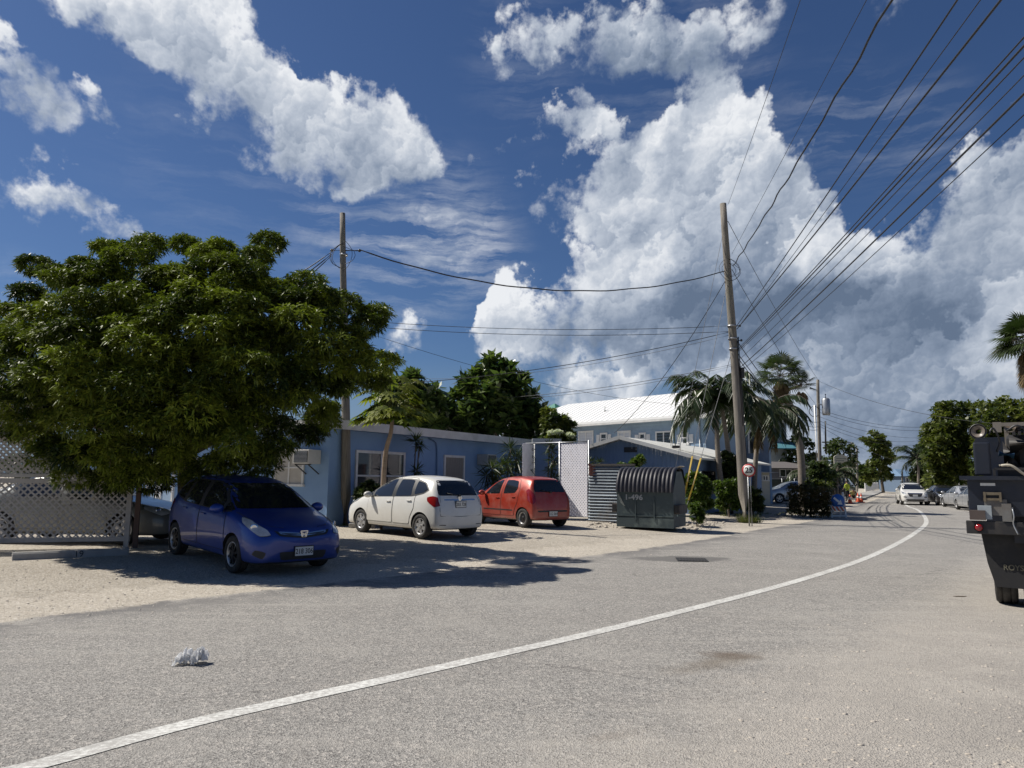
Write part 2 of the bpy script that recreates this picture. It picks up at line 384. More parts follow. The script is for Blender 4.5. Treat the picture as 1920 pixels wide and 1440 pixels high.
def spline(pts, n=8):
    pts = [Vector(p) for p in pts]; out = []
    P = [pts[0] * 2 - pts[1]] + pts + [pts[-1] * 2 - pts[-2]]
    for i in range(1, len(P) - 2):
        for k in range(n):
            t = k / n; a, b, c, d = P[i - 1], P[i], P[i + 1], P[i + 2]
            out.append(.5 * ((2 * b) + (c - a) * t + (2 * a - 5 * b + 4 * c - d) * t * t + (3 * b - a - 3 * c + d) * t ** 3))
    out.append(pts[-1]); return out

# ------------------------------------------------------------------ terrain, road
EDGE_PX = [(-500, 1235), (-200, 1190), (0, 1165), (200, 1142), (400, 1118), (560, 1100), (700, 1084), (850, 1068), (1000, 1054), (1200, 1030), (1330, 1010), (1440, 990), (1530, 975)]
EDGE = [G(*p) for p in EDGE_PX]
DIRR = Vector((.475, .88, 0))
EDGE += [G(1585, 955), G(1640, 937)]
EDGE += [EDGE[-1] + DIRR * t for t in (25, 60, 120, 200)]
EDGE = [Vector((-30, -12.0, 0)), Vector((-16, -1, 0)), Vector((-8.6, 5.2, 0))] + EDGE
EDGE = spline(EDGE, 4)
EX = np.array([p.x for p in EDGE]); EY = np.array([p.y for p in EDGE])
RE_PX = [(1250, 1560), (1480, 1440), (1640, 1300), (1790, 1190), (1900, 1125)]
RE = [Vector((-3, -12, 0)), Vector((-.4, -2, 0))] + [G(*p) for p in RE_PX] + [G(1930, 1060), G(1905, 990), G(1840, 962), G(1770, 945)]
RE += [RE[-1] + DIRR * t for t in (20, 50, 100, 180)]
RE = spline(RE, 4)
def pdist(X, Y, P):
    best = np.full(X.shape, 1e9); 
    for a, b in zip(P[:-1], P[1:]):
        dx, dy = b.x - a.x, b.y - a.y; L = dx * dx + dy * dy + 1e-9
        t = np.clip(((X - a.x) * dx + (Y - a.y) * dy) / L, 0, 1)
        best = np.minimum(best, np.hypot(X - a.x - t * dx, Y - a.y - t * dy))
    return best
def in_poly(X, Y, P):
    r = np.zeros(X.shape, bool); n = len(P)
    for i in range(n):
        a, b = P[i], P[(i + 1) % n]
        c = ((a.y > Y) != (b.y > Y))
        with np.errstate(divide='ignore', invalid='ignore'):
            r ^= c & (X < (b.x - a.x) * (Y - a.y) / (b.y - a.y + 1e-12) + a.x)
    return r
ROADP = EDGE + RE[::-1]
def lot_side(X, Y):
    """positive distance on the far/left (lot) side of the road's left edge"""
    LP = EDGE + [Vector((200, 400, 0)), Vector((-400, 400, 0)), Vector((-400, -12, 0))]
    return np.where(in_poly(X, Y, LP), 1.0, -1.0) * pdist(X, Y, EDGE)
def gh(X, Y):
    d = lot_side(X, Y); t = np.clip(d / 5.5, 0, 1); h = .15 * t * t * (3 - 2 * t)
    far = np.clip((Y - 26) / 14, 0, 1)
    return h * (1 - .55 * far) - .006
def gz(x, y): return float(gh(np.array([float(x)]), np.array([float(y)]))[0])
def GL(px, py):
    """point where the sight line meets the (gently rising) ground"""
    z = 0.0
    for _ in range(6):
        p = G(px, py, z); z = gz(p.x, p.y)
    return Vector((p.x, p.y, z))
def base_at(px, Y):
    """ground point under pixel column px at depth Y"""
    p = A(px, 950, Y); return Vector((p.x, Y, gz(p.x, Y)))

def gravel_nodes(b, t):
    n1 = b.noise(t, .55, 6, .6); n2 = b.noise(t, 38, 3, .7); n3 = b.noise(t, 150, 2, .6)
    vo = b.n('ShaderNodeTexVoronoi'); b.put(vo.inputs[0], t); vo.inputs['Scale'].default_value = 42
    c = b.mix(b.mr(n1.outputs[0], .35, .65), (.52, .47, .39, 1), (.42, .375, .31, 1))
    sp = b.n('ShaderNodeSeparateColor'); b.put(sp.inputs[0], vo.outputs['Color'])
    c = b.mix(b.mr(sp.outputs[0], .62, .95, 0, .75), c, (.66, .62, .55, 1))
    c = b.mix(b.mr(sp.outputs[1], .70, .95, 0, .7), c, (.25, .22, .18, 1))
    c = b.mix(b.mr(n2.outputs[0], .45, .7, 0, .4), c, (.30, .265, .215, 1))
    n4 = b.noise(t, 2.3, 5, .65)
    c = b.mix(b.mr(n4.outputs[0], .56, .74, 0, .55), c, (.33, .295, .245, 1))
    h = b.m('ADD', b.m('MULTIPLY', vo.outputs['Distance'], .8), b.m('ADD', b.m('MULTIPLY', n3.outputs[0], .6), n2.outputs[0]))
    return c, h
def make_gravel():
    m, b, p, o = new_mat('sandy_marl_ground'); t = b.n('ShaderNodeNewGeometry').outputs['Position']
    c, h = gravel_nodes(b, t)
    # oily, parked-on patches and grass-brown litter towards the buildings
    b.put(p.inputs['Base Color'], c); p.inputs['Roughness'].default_value = .95; p.inputs['Specular IOR Level'].default_value = .15
    bp = b.n('ShaderNodeBump'); bp.inputs['Strength'].default_value = .9; bp.inputs['Distance'].default_value = .022; b.put(bp.inputs['Height'], h); b.put(p.inputs['Normal'], bp.outputs[0])
    return m
def make_road():
    m, b, p, o = new_mat('worn_asphalt_road'); t = b.n('ShaderNodeNewGeometry').outputs['Position']
    gc, ghh = gravel_nodes(b, t)
    # aggregate
    vo = b.n('ShaderNodeTexVoronoi'); b.put(vo.inputs[0], t); vo.inputs['Scale'].default_value = 92
    sp = b.n('ShaderNodeSeparateColor'); b.put(sp.inputs[0], vo.outputs['Color'])
    vb = b.n('ShaderNodeTexVoronoi'); b.put(vb.inputs[0], t); vb.inputs['Scale'].default_value = 40
    sb = b.n('ShaderNodeSeparateColor'); b.put(sb.inputs[0], vb.outputs['Color'])
    n1 = b.noise(t, .35, 6, .62); n2 = b.noise(t, 3.0, 6, .7); n3 = b.noise(t, 120, 2, .6)
    mp = b.n('ShaderNodeMapping'); mp.inputs['Rotation'].default_value = (0, 0, R(-18)); mp.inputs['Scale'].default_value = (.12, 1.6, 1); b.put(mp.inputs[0], t)
    n4 = b.noise(mp.outputs[0], 1.1, 5, .6)
    c = b.mix(b.mr(n1.outputs[0], .3, .7), (.235, .226, .21, 1), (.305, .293, .27, 1))
    c = b.mix(b.mr(n4.outputs[0], .4, .7, 0, .5), c, (.225, .213, .196, 1))
    c = b.mix(b.mr(sp.outputs[0], .55, .95, 0, .8), c, (.47, .445, .405, 1))
    c = b.mix(b.mr(sp.outputs[1], .6, .95, 0, .75), c, (.085, .08, .076, 1))
    c = b.mix(b.mr(sb.outputs[2], .82, .98, 0, .5), c, (.52, .48, .43, 1))
    c = b.mix(b.mr(n2.outputs[0], .55, .75, 0, .35), c, (.36, .33, .29, 1))
    vc = b.n('ShaderNodeTexVoronoi', feature='DISTANCE_TO_EDGE'); b.put(vc.inputs[0], b.v('ADD', t, b.v('SCALE', b.noise(t, 1.1, 5, .6).outputs['Color'], scale=.9))); vc.inputs['Scale'].default_value = .42
    ck = b.m('MULTIPLY', b.mr(vc.outputs['Distance'], .010, .002), b.mr(b.noise(t, .22, 3, .5).outputs[0], .50, .60))
    c = b.mix(b.m('MULTIPLY', ck, .55), c, (.10, .095, .09, 1))
    e = b.n('ShaderNodeAttribute', attribute_name='inside').outputs['Fac']
    c = b.mix(b.m('MULTIPLY', b.mr(b.noise(t, .8, 7, .7).outputs[0], .50, .68), .45), c, (.38, .36, .325, 1))
    e2 = b.n('ShaderNodeAttribute', attribute_name='gritty').outputs['Fac']
    nn = b.noise(t, 1.5, 9, .72)
    du = b.noise(mp.outputs[0], 2.6, 7, .66); c = b.mix(b.m('MULTIPLY', b.mr(b.m('SUBTRACT', du.outputs[0], b.m('MULTIPLY', e, .07)), .42, .60), .45), c, (.41, .385, .345, 1))
    # ragged bituminous lip
    k = b.m('ADD', e, b.m('MULTIPLY', b.m('SUBTRACT', nn.outputs[0], .5), .95))
    fa = b.mr(k, -.06, .10)
    lip = b.m('MULTIPLY', b.mr(k, 1.1, .1, 0, .9), b.mr(b.noise(t, .9, 6, .7).outputs[0], .40, .52))
    c = b.mix(lip, c, (.155, .15, .145, 1))
    grit = b.m('ADD', e2, b.m('MULTIPLY', b.m('SUBTRACT', nn.outputs[0], .5), 1.3))
    gf = b.m('MULTIPLY', b.mr(grit, .2, .85), b.mr(b.m('ADD', sp.outputs[2], b.m('MULTIPLY', n3.outputs[0], .5)), .25, .7, .25, 1))
    c = b.mix(b.m('MULTIPLY', gf, .62), c, (.46, .42, .365, 1))
    # stains: oil run and damp patch at the drain
    def spot(x, y, r, rx=1.0, rot=0, amp=2.2):
        q = b.n('ShaderNodeMapping', vector_type='TEXTURE'); q.inputs['Location'].default_value = (x, y, 0); q.inputs['Rotation'].default_value = (0, 0, rot); q.inputs['Scale'].default_value = (r * rx, r, 1); b.put(q.inputs[0], t)
        wz = b.n('ShaderNodeVectorMath', operation='MULTIPLY'); b.put(wz.inputs[0], q.outputs[0]); wz.inputs[1].default_value = (1, 1, 0)
        L = b.v('LENGTH', wz.outputs[0])
        return b.mr(b.m('ADD', L, b.m('MULTIPLY', b.m('SUBTRACT', nn.outputs[0], .5), amp)), 1.0, .75 if amp < 1.5 else .2)
    P = G(1350, 1240); c = b.mix(b.m('MULTIPLY', spot(P.x, P.y, .22, 3.6, R(35)), .6), c, (.17, .14, .105, 1))
    P = G(1370, 1228); c = b.mix(b.m('MULTIPLY', spot(P.x, P.y, .20, 1.5, 0), .75), c, (.13, .10, .075, 1))
    P = G(1275, 1048); c = b.mix(b.m('MULTIPLY', spot(P.x, P.y, .62, 1.9, R(10), 1.2), .8), c, (.125, .122, .117, 1))
    P = G(480, 1297); c = b.mix(b.m('MULTIPLY', spot(P.x, P.y, .05, 1.6, 0), .7), c, (.08, .078, .075, 1))
    P = G(1150, 1380); c = b.mix(b.m('MULTIPLY', spot(P.x, P.y, .10, 2.5, R(30)), .35), c, (.2, .17, .14, 1))
    c = b.mix(fa, gc, c)
    b.put(p.inputs['Base Color'], c); p.inputs['Roughness'].default_value = .88; p.inputs['Specular IOR Level'].default_value = .25
    h = b.m('ADD', b.m('MULTIPLY', vo.outputs['Distance'], 1.2), b.m('ADD', n3.outputs[0], b.m('MULTIPLY', vb.outputs['Distance'], .6)))
    bp = b.n('ShaderNodeBump'); bp.inputs['Strength'].default_value = .75; bp.inputs['Distance'].default_value = .008; b.put(bp.inputs['Height'], h); b.put(p.inputs['Normal'], bp.outputs[0])
    return m
def grid_mesh(xs, ys, zf, keep=None):
    X, Y = np.meshgrid(xs, ys); Z = zf(X.ravel(), Y.ravel())
    V = np.stack([X.ravel(), Y.ravel(), Z], 1); nx = len(xs); ny = len(ys)
    i = np.arange(ny - 1)[:, None] * nx + np.arange(nx - 1)[None]; i = i.ravel()
    Fq = np.stack([i, i + 1, i + 1 + nx, i + nx], 1)
    if keep is not None:
        k = keep(V[:, 0], V[:, 1]); Fq = Fq[k[Fq].any(1)]
        used = np.unique(Fq); mp = np.full(len(V), -1); mp[used] = np.arange(len(used)); V = V[used]; Fq = mp[Fq]
    return V, Fq
GRAVEL = make_gravel()
def axis(lo, hi, step, far):
    a = np.arange(lo, hi + step / 2, step); out = []; s = step
    x = a[-1]; up = []
    while x < far: s *= 1.35; x += s; up.append(x)
    x = a[0]; s = step; dn = []
    while x > -far: s *= 1.35; x -= s; dn.append(x)
    return np.concatenate([dn[::-1], a, up])
V, Fq = grid_mesh(axis(-24, 40, .5, 3000), axis(4, 44, .5, 3000), gh)
o = link_mesh('ground', np_mesh('ground', V, Fq), GRAVEL, smooth=True); tag(o, kind='structure')
def rkeep(X, Y):
    ins = in_poly(X, Y, ROADP); d = np.minimum(pdist(X, Y, EDGE), pdist(X, Y, RE)); return ins | (d < 1.1)
V, Fq = grid_mesh(np.arange(-60, 130, .45), np.arange(-12, 240, .45), lambda x, y: x * 0 + .001, rkeep)
me = np_mesh('road', V, Fq)
V[:, 2] = np.maximum(.001, gh(V[:, 0], V[:, 1]) + .005)
me.vertices.foreach_set('co', V.astype(np.float32).ravel())
dl = -lot_side(V[:, 0], V[:, 1])
dr = pdist(V[:, 0], V[:, 1], RE) * np.where(in_poly(V[:, 0], V[:, 1], ROADP), 1, -1)
RP2 = RE + [Vector((400, 200, 0)), Vector((400, -12, 0))]
dr = pdist(V[:, 0], V[:, 1], RE) * np.where(in_poly(V[:, 0], V[:, 1], RP2), -1, 1)
a = me.attributes.new('inside', 'FLOAT', 'POINT'); a.data.foreach_set('value', np.minimum(dl, dr * .6 + .7).astype(np.float32))
a = me.attributes.new('gritty', 'FLOAT', 'POINT'); a.data.foreach_set('value', (np.clip(1 - dr / 1.6, 0, 1) * (V[:, 1] < 16)).astype(np.float32))
o = link_mesh('road', me, make_road(), smooth=True); tag(o, kind='structure')

# centre line
LINE_PX = [(-560, 1578), (-150, 1480), (50, 1440), (400, 1347), (800, 1258), (1200, 1166), (1500, 1088), (1640, 1040), (1715, 1000), (1737, 977), (1722, 957), (1698, 946)]
lp = spline([G(*p) for p in LINE_PX] + [G(1698, 946) + DIRR * 30, G(1698, 946) + DIRR * 160], 10)
vs = []; fs = []
for i, p in enumerate(lp):
    d = (lp[min(i + 1, len(lp) - 1)] - lp[max(i - 1, 0)]).normalized(); n = Vector((-d.y, d.x, 0))
    for k in (-1, -.33, .33, 1): vs.append((p.x + n.x * k * .082, p.y + n.y * k * .082, .0055))
for i in range(len(lp) - 1):
    for k in range(3): fs.append((i * 4 + k, i * 4 + 4 + k, i * 4 + 5 + k, i * 4 + 1 + k))
me = bpy.data.meshes.new('road_line'); me.from_pydata(vs, [], fs)
m, b, p, o_ = new_mat('worn_line_paint'); t = b.n('ShaderNodeNewGeometry').outputs['Position']
n = b.noise(t, 26, 8, .75); n2 = b.noise(t, 2.2, 4, .6)
mp = b.n('ShaderNodeMapping'); mp.inputs['Rotation'].default_value = (0, 0, R(-30)); mp.inputs['Scale'].default_value = (9, 60, 1); b.put(mp.inputs[0], t); ns = b.noise(mp.outputs[0], 1, 3, .6)
wear = b.mr(b.m('ADD', n.outputs[0], b.m('ADD', b.m('MULTIPLY', n2.outputs[0], .35), b.m('MULTIPLY', ns.outputs[0], .45))), .78, .98)
b.put(p.inputs['Base Color'], b.mix(b.m('MULTIPLY', wear, .75), (.66, .66, .62, 1), (.28, .265, .245, 1))); p.inputs['Roughness'].default_value = .8
bp = b.n('ShaderNodeBump'); bp.inputs['Strength'].default_value = .6; bp.inputs['Distance'].default_value = .008; b.put(bp.inputs['Height'], n.outputs[0]); b.put(p.inputs['Normal'], bp.outputs[0])
o = link_mesh('road_line', me, m); tag(o, kind='structure')

# pavement on the left of the far road, with a real kerb
pv = MB(); pvl = [EDGE[-1] * 0 + q for q in [G(1622, 944), G(1640, 937)]]
P0 = G(1612, 940); n_ = Vector((-DIRR.y, DIRR.x, 0)).normalized()
pv.prism([(0, 0), (2.2, 0), (2.2, .13), (0, .13)], DIRR * 75, O=P0 + DIRR * 3, X=tuple(n_), Y=(0, 0, 1))
o = pv.build('pavement', MT['concrete']); tag(o, kind='structure')

# ------------------------------------------------------------------ cars
def sh_clip(poly, x0, x1, y0, y1):
    def cut(P, ins, isec):
        out = []
        for i in range(len(P)):
            a, b = P[i - 1], P[i]
            if ins(b):
                if not ins(a): out.append(isec(a, b))
                out.append(b)
            elif ins(a): out.append(isec(a, b))
        return out
    def ix(c): return lambda a, b: (c, a[1] + (b[1] - a[1]) * (c - a[0]) / (b[0] - a[0]))
    def iy(c): return lambda a, b: (a[0] + (b[0] - a[0]) * (c - a[1]) / (b[1] - a[1]), c)
    for ins, isec in ((lambda p: p[0] >= x0, ix(x0)), (lambda p: p[0] <= x1, ix(x1)), (lambda p: p[1] >= y0, iy(y0)), (lambda p: p[1] <= y1, iy(y1))):
        if not poly: return poly
        poly = cut(poly, ins, isec)
    return poly
def rounded(P, r=.25, n=1):
    """corner-cut a closed polygon, keeping its straight runs"""
    for _ in range(n):
        out = []
        for i in range(len(P)):
            a, b, c = Vector(P[i - 1]), Vector(P[i]), Vector(P[(i + 1) % len(P)])
            k1 = min(.5, .045 * (1 + r) / max((a - b).length, 1e-6)); k2 = min(.5, .045 * (1 + r) / max((c - b).length, 1e-6))
            out += [tuple(b.lerp(a, k1)), tuple(b.lerp(a, k1 * .3).lerp(b.lerp(c, k2 * .3), .5)), tuple(b.lerp(c, k2))]
        P = out
    return P
def patch(bvh, pts, d, name, mat, parent, off=.004, cell=.07, rnd_=True, grow=0.0):
    d = Vector(d).normalized(); X = Vector((0, 0, 1)).cross(d).normalized() if abs(d.z) < .9 else Vector((0, 1, 0))
    Yv = Vector((0, 0, 1)) if abs(d.z) < .9 else Vector((1, 0, 0))
    P = [(Vector(p).dot(X), Vector(p).dot(Yv)) for p in pts]
    if grow:
        cx = sum(p[0] for p in P) / len(P); cy = sum(p[1] for p in P) / len(P)
        P = [(p[0] + grow * (1 if p[0] > cx else -1), p[1] + grow * (1 if p[1] > cy else -1)) for p in P]
    if rnd_: P = rounded(P)
    xs = [p[0] for p in P]; ys = [p[1] for p in P]
    key = {}; V = []; Fc = []
    def vid(p):
        k = (round(p[0], 4), round(p[1], 4))
        if k in key: return key[k]
        o = X * p[0] + Yv * p[1] - d * 6
        h = bvh.ray_cast(o, d)
        if h[0] is None: key[k] = None; return None
        n = h[1] if h[1].dot(d) < 0 else -h[1]
        V.append(h[0] - d * off * .4 + n * off * .6); key[k] = len(V) - 1; return key[k]
    i0, i1 = math.floor(min(xs) / cell), math.ceil(max(xs) / cell); j0, j1 = math.floor(min(ys) / cell), math.ceil(max(ys) / cell)
    for i in range(i0, i1):
        for j in range(j0, j1):
            q = sh_clip(P, i * cell, (i + 1) * cell, j * cell, (j + 1) * cell)
            ids = []
            for p in q:
                v = vid(p)
                if v is not None and (not ids or ids[-1] != v): ids.append(v)
            if len(ids) > 1 and ids[0] == ids[-1]: ids.pop()
            if len(set(ids)) >= 3 and len(set(ids)) == len(ids): Fc.append(ids)
    me = bpy.data.meshes.new(name); me.from_pydata(V, [], Fc); me.update()
    if len(me.polygons):
        nn = sum((p.normal * p.area for p in me.polygons), Vector())
        if nn.dot(d) > 0: me.flip_normals()
    return link_mesh(name, me, mat, parent, smooth=True)

def wheel(root, x, y, r, w, side, rimmat, style, rr=.66):
    """tyre with its rim as a sub-part; side = +1 left, -1 right"""
    t = MB(); hw = w / 2; c = (x, y, r)
    t.lathe([(r * rr, -hw * .86), (r * rr * 1.08, -hw), (r * .86, -hw * 1.04), (r * .965, -hw * .9), (r, -hw * .68), (r, -hw * .3), (r * .985, -hw * .27), (r * .985, -hw * .2), (r, -hw * .17),
             (r, hw * .17), (r * .985, hw * .2), (r * .985, hw * .27), (r, hw * .3), (r, hw * .68), (r * .965, hw * .9), (r * .86, hw * 1.04), (r * rr * 1.08, hw), (r * rr, hw * .86)], c, (0, 1, 0), 32, closed=True)
    w_ = t.build('wheel', MT['rubber'], root)
    g = MB(); fy = side * hw * .78; A_ = (0, 1, 0)
    g.lathe([(r * rr, -hw * .8), (r * rr, hw * .8)], c, A_, 28, mi=1)
    g.lathe([(r * rr * 1.04, fy), (r * rr * 1.0, fy + side * .012), (r * rr * .9, fy + side * .004), (r * rr * .86, fy - side * .03)], c, A_, 28)
    g.cyl((x, y + fy - side * .055, r), (x, y + fy - side * .04, r), r * rr * .98, n=24, mi=1)
    if style == 'cap':    # full wheel cover with wide petals
        g.lathe([(0, fy + side * .006), (r * .14, fy + side * .008), (r * .2, fy - side * .004), (r * rr * .5, fy - side * .008), (r * rr * .5, fy - side * .03)], c, A_, 20)
        n, wd = 6, .085
    elif style == 'steel':
        g.lathe([(0, fy + side * .0), (r * .16, fy), (r * .2, fy - side * .02), (r * rr * .55, fy - side * .005), (r * rr * .9, fy - side * .035)], c, A_, 24, mi=2)
        n, wd = 0, 0
    elif style == 'black':
        n, wd = 8, .03
    else: n, wd = 5, .06
    for k in range(n):
        a = 2 * math.pi * k / n + .3; e = Vector((math.cos(a), 0, math.sin(a))); cc = Vector((x, y + fy - side * .012, r))
        g.bar(cc + e * r * .1, cc + e * r * rr * .97, wd * (1.1 if style != 'cap' else 1), .02, up=(0, 1, 0), mi=2 if style == 'black' else 0)
    if n: g.cyl((x, y + fy - side * .02, r), (x, y + fy + side * .006, r), r * .19, n=14, mi=2 if style == 'black' else 0)
    g.build('rim', [rimmat, MT['darkrim'], MT['darkrim']], w_)
    return w_

def make_car(name, label, cat, loc, rz, S, paint, group=None):
    root = thing(name, label, cat, loc, rz, group)
    # --- lofted shell
    ring = []
    def half(st):
        x, zb, zs, zt, ws, wt = st; q = []
        q += [(0, zb), (.55 * ws, zb), (.9 * ws, zb + .012), (.975 * ws, zb + .1 * (zs - zb)), (ws, zb + .42 * (zs - zb)), (ws * .998, zb + .72 * (zs - zb)), (ws * .965, zs)]
        hh = zt - zs; y6 = ws * .965
        q += [(y6 + (wt - y6) * .42 + .012 * min(1, hh * 3), zs + hh * .45), (wt + .02 * min(1, hh * 3), zs + hh * .80), (wt * .90, zs + hh * .945), (wt * .62, zt - .004 - hh * .012), (wt * .3, zt - .001), (0, zt)]
        return q
    V = []; Fc = []
    n = None
    for st in S['st']:
        h = half(st); full = h + [(-y, z) for (y, z) in h[-2:0:-1]]
        n = len(full); V += [(st[0], y, z) for (y, z) in full]
    ns = len(S['st'])
    for i in range(ns - 1):
        for k in range(n): Fc.append((i * n + k, i * n + (k + 1) % n, (i + 1) * n + (k + 1) % n, (i + 1) * n + k))
    for i in (0, ns - 1):
        st = S['st'][i]; V.append((st[0] + (.012 if i == 0 else -.012), 0, (st[1] + st[3]) / 2)); c = len(V) - 1
        for k in range(n): Fc.append((i * n + k, i * n + (k + 1) % n, c))
    me = bpy.data.meshes.new('body'); me.from_pydata(V, [], Fc); me.update()
    b = bmesh.new(); b.from_mesh(me); bmesh.ops.recalc_face_normals(b, faces=b.faces); b.to_mesh(me); b.free()
    me.materials.append(paint)
    ob = bpy.data.objects.new('tmp', me); COL.objects.link(ob)
    md = ob.modifiers.new('s', 'SUBSURF'); md.levels = 2; md.render_levels = 2
    cut = MB(); r = S['wr']
    for x in (S['wb'] / 2, -S['wb'] / 2):
        for s in (-1, 1):
            y0 = s * (S['w'] / 2 + .2); y1 = s * (S['w'] / 2 - .26)
            q = r * 1.15; arc = [(x + q * math.cos(R(t)), r + q * math.sin(R(t))) for t in range(-10, 191, 8)]
            cut.prism([(arc[-1][0] , -.2)] + [(arc[0][0], -.2)] + arc, (0, abs(y0 - y1), 0), O=(0, min(y0, y1), 0))
    # two overlapping solids per arch are joined by the self-intersection option
    co = cut.build('cut', MT['blackplastic'], None)
    dg = bpy.context.evaluated_depsgraph_get(); dg.update()
    smooth_me = bpy.data.meshes.new_from_object(ob.evaluated_get(dg))
    bm = bmesh.new(); bm.from_mesh(smooth_me); bvh = BVHTree.FromBMesh(bm); bm.free()
    bo = ob.modifiers.new('b', 'BOOLEAN'); bo.operation = 'DIFFERENCE'; bo.object = co; bo.solver = 'EXACT'; bo.use_self = False
    try: bo.material_mode = 'TRANSFER'
    except Exception: pass
    dg.update(); fin = bpy.data.meshes.new_from_object(ob.evaluated_get(dg))
    bpy.data.objects.remove(ob); bpy.data.objects.remove(co)
    fin.name = 'body'
    if len(fin.materials) < 2: fin.materials.append(MT['blackplastic'])
    # wells black, outer skin smooth
    for p in fin.polygons:
        c = p.center; inw = any(math.hypot(c.x - x, c.z - r) < r * 1.155 for x in (S['wb'] / 2, -S['wb'] / 2))
        p.material_index = 1 if (inw or p.normal.z < -.8 and c.z < .4) else 0
        p.use_smooth = True
    fin.attributes.new('sharp_edge', 'BOOLEAN', 'EDGE')
    bmf = bmesh.new(); bmf.from_mesh(fin)
    for e in bmf.edges:
        if len(e.link_faces) == 2 and e.calc_face_angle(0) > .6: e.smooth = False
    bmf.to_mesh(fin); bmf.free()
    body = bpy.data.objects.new('body', fin); COL.objects.link(body); body.parent = root
    trim = S.get('trim', MT['blackplastic'])
    # --- doors > seam, handle, window
    for s in (-1, 1):
        d = (0, -s, 0)
        for di, dp in enumerate(S['doors']):
            pts = [(x, 0, z) for x, z in dp['poly']]
            patch(bvh, pts, d, 'door_seal', trim, body, .0025, .08, grow=.011)
            do = patch(bvh, pts, d, 'door', paint, root, .006, .08)
            hx, hz = dp['handle']
            hit = bvh.ray_cast(Vector((hx, s * 5, hz)), Vector((0, -s, 0)))
            if hit[0]:
                hm = MB(); hm.box((hx, hit[0].y + s * .02, hz), (.17, .028, .03), ch=.01); hm.build('handle', S.get('handlemat', paint), do)
            if dp.get('win'): patch(bvh, [(x, 0, z) for x, z in dp['win']], d, 'window', MT['glass'], do, .010, .07)
        if S.get('band'): patch(bvh, [(x, 0, z) for x, z in S['band']], d, 'window_trim', MT['blackplastic'], body, .0085, .07)
        for wp in S.get('quarter', []): patch(bvh, [(x, 0, z) for x, z in wp], d, 'quarter_window', MT['glass'], root, .0105, .06)
        for (poly, dd) in S['head']:
            dv = Vector((-dd[0], -s * dd[1], 0)); patch(bvh, [(x, s * y, z) for x, y, z in poly], dv, 'headlight_surround', MT['blackplastic'], body, .003, .05, grow=.008)
            hl = patch(bvh, [(x, s * y, z) for x, y, z in poly], dv, 'headlight', MT['lamp'], root, .009, .05)
            c = sum((Vector((x, s * y, z)) for x, y, z in poly), Vector()) / len(poly)
            hh = bvh.ray_cast(c - dv.normalized() * 4, dv.normalized())
            if hh[0]:
                q = MB(); P_ = hh[0] - dv.normalized() * .012; q.lathe([(0, 0), (.035, .004), (.055, .0), (.06, -.01)], P_, -dv, 16); q.build('reflector', MT['chrome'], hl)
        for (poly, dd) in S['tail']:
            dv = Vector((dd[0], -s * dd[1], 0)); patch(bvh, [(x, s * y, z) for x, y, z in poly], dv, 'tail_light', MT['redlamp'], root, .009, .05)
        for (poly, dd, mt) in S.get('detail_s', []):
            dv = Vector((dd[0], -s * dd[1], 0)); patch(bvh, [(x, s * y, z) for x, y, z in poly], dv, 'trim_panel', MT[mt], root, .008, .06)
        mx, my, mz = S['mirror']
        q = MB(); q.ball((mx, s * (my + .09), mz), (.075, .12, .082), 16, 10); q.cyl((mx + .02, s * (my - .05), mz - .05), (mx + .01, s * (my + .05), mz - .03), .03, n=8)
        q.build('wing_mirror', paint, root)
        for x in (S['wb'] / 2, -S['wb'] / 2):
            wheel(root, x, s * (S['w'] / 2 - .115), r, .19, s, S.get('rimmat', MT['rim']), S.get('rim', 'cap'), S.get('rr', .66))
    patch(bvh, [(0, y, z) for y, z in S['wind']], (-1, 0, 0), 'windscreen', MT['glass'], root, .006, .09)
    patch(bvh, [(0, y, z) for y, z in S['rear']], (1, 0, 0), 'rear_window', MT['glass'], root, .006, .09)
    for (poly, dd, mt, nm) in S.get('detail', []):
        patch(bvh, poly, dd, nm, MT[mt], root, .006, .06)
    # number plates
    for (px_, pz, sgn, txt) in S['plates']:
        h = bvh.ray_cast(Vector((sgn * 6, px_, pz)), Vector((-sgn, 0, 0)))
        if h[0] is None: continue
        xx = h[0].x + sgn * .018
        q = MB(); q.box((xx, px_, pz), (.014, .34, .165)); q.box((xx + sgn * .0085, px_, pz), (.004, .315, .14), mi=1)
        pl = q.build('number_plate', [MT['ink'], MT['plate']], root)
        if txt: text_mesh('plate_characters', txt, .115, MT['ink'], pl, (xx + sgn * .0118, px_, pz - .004), (0, sgn, 0), (0, 0, 1), .001, sx=.82, bold=.001)
    if 'wiper' in S:
        h1 = bvh.ray_cast(Vector((-6, 0, S['wiper'])), Vector((1, 0, 0))); h2 = bvh.ray_cast(Vector((-6, .38, S['wiper'] + .06)), Vector((1, 0, 0)))
        if h1[0] and h2[0]:
            q = MB(); q.tube([h1[0] + Vector((-.03, 0, 0)), h2[0] + Vector((-.02, 0, 0))], .012, 6); q.box(h1[0] + Vector((-.02, 0, 0)), (.05, .07, .05)); q.build('rear_wiper', MT['blackplastic'], root)
    for f in S.get('extra', []): f(root, bvh, S)
    # settle on the slight slope of the ground
    h = S['wb'] / 2; dx, dy = math.cos(rz), math.sin(rz); q = S['w'] / 2
    zf, zr2 = gz(loc[0] + dx * h, loc[1] + dy * h), gz(loc[0] - dx * h, loc[1] - dy * h); zl, zr3 = gz(loc[0] - dy * q, loc[1] + dx * q), gz(loc[0] + dy * q, loc[1] - dx * q)
    root.rotation_euler = (math.atan2(zl - zr3, 2 * q), -math.atan2(zf - zr2, 2 * h), rz); root.location.z = max(.002, (zf + zr2 + zl + zr3) / 4 + .003)
    return root

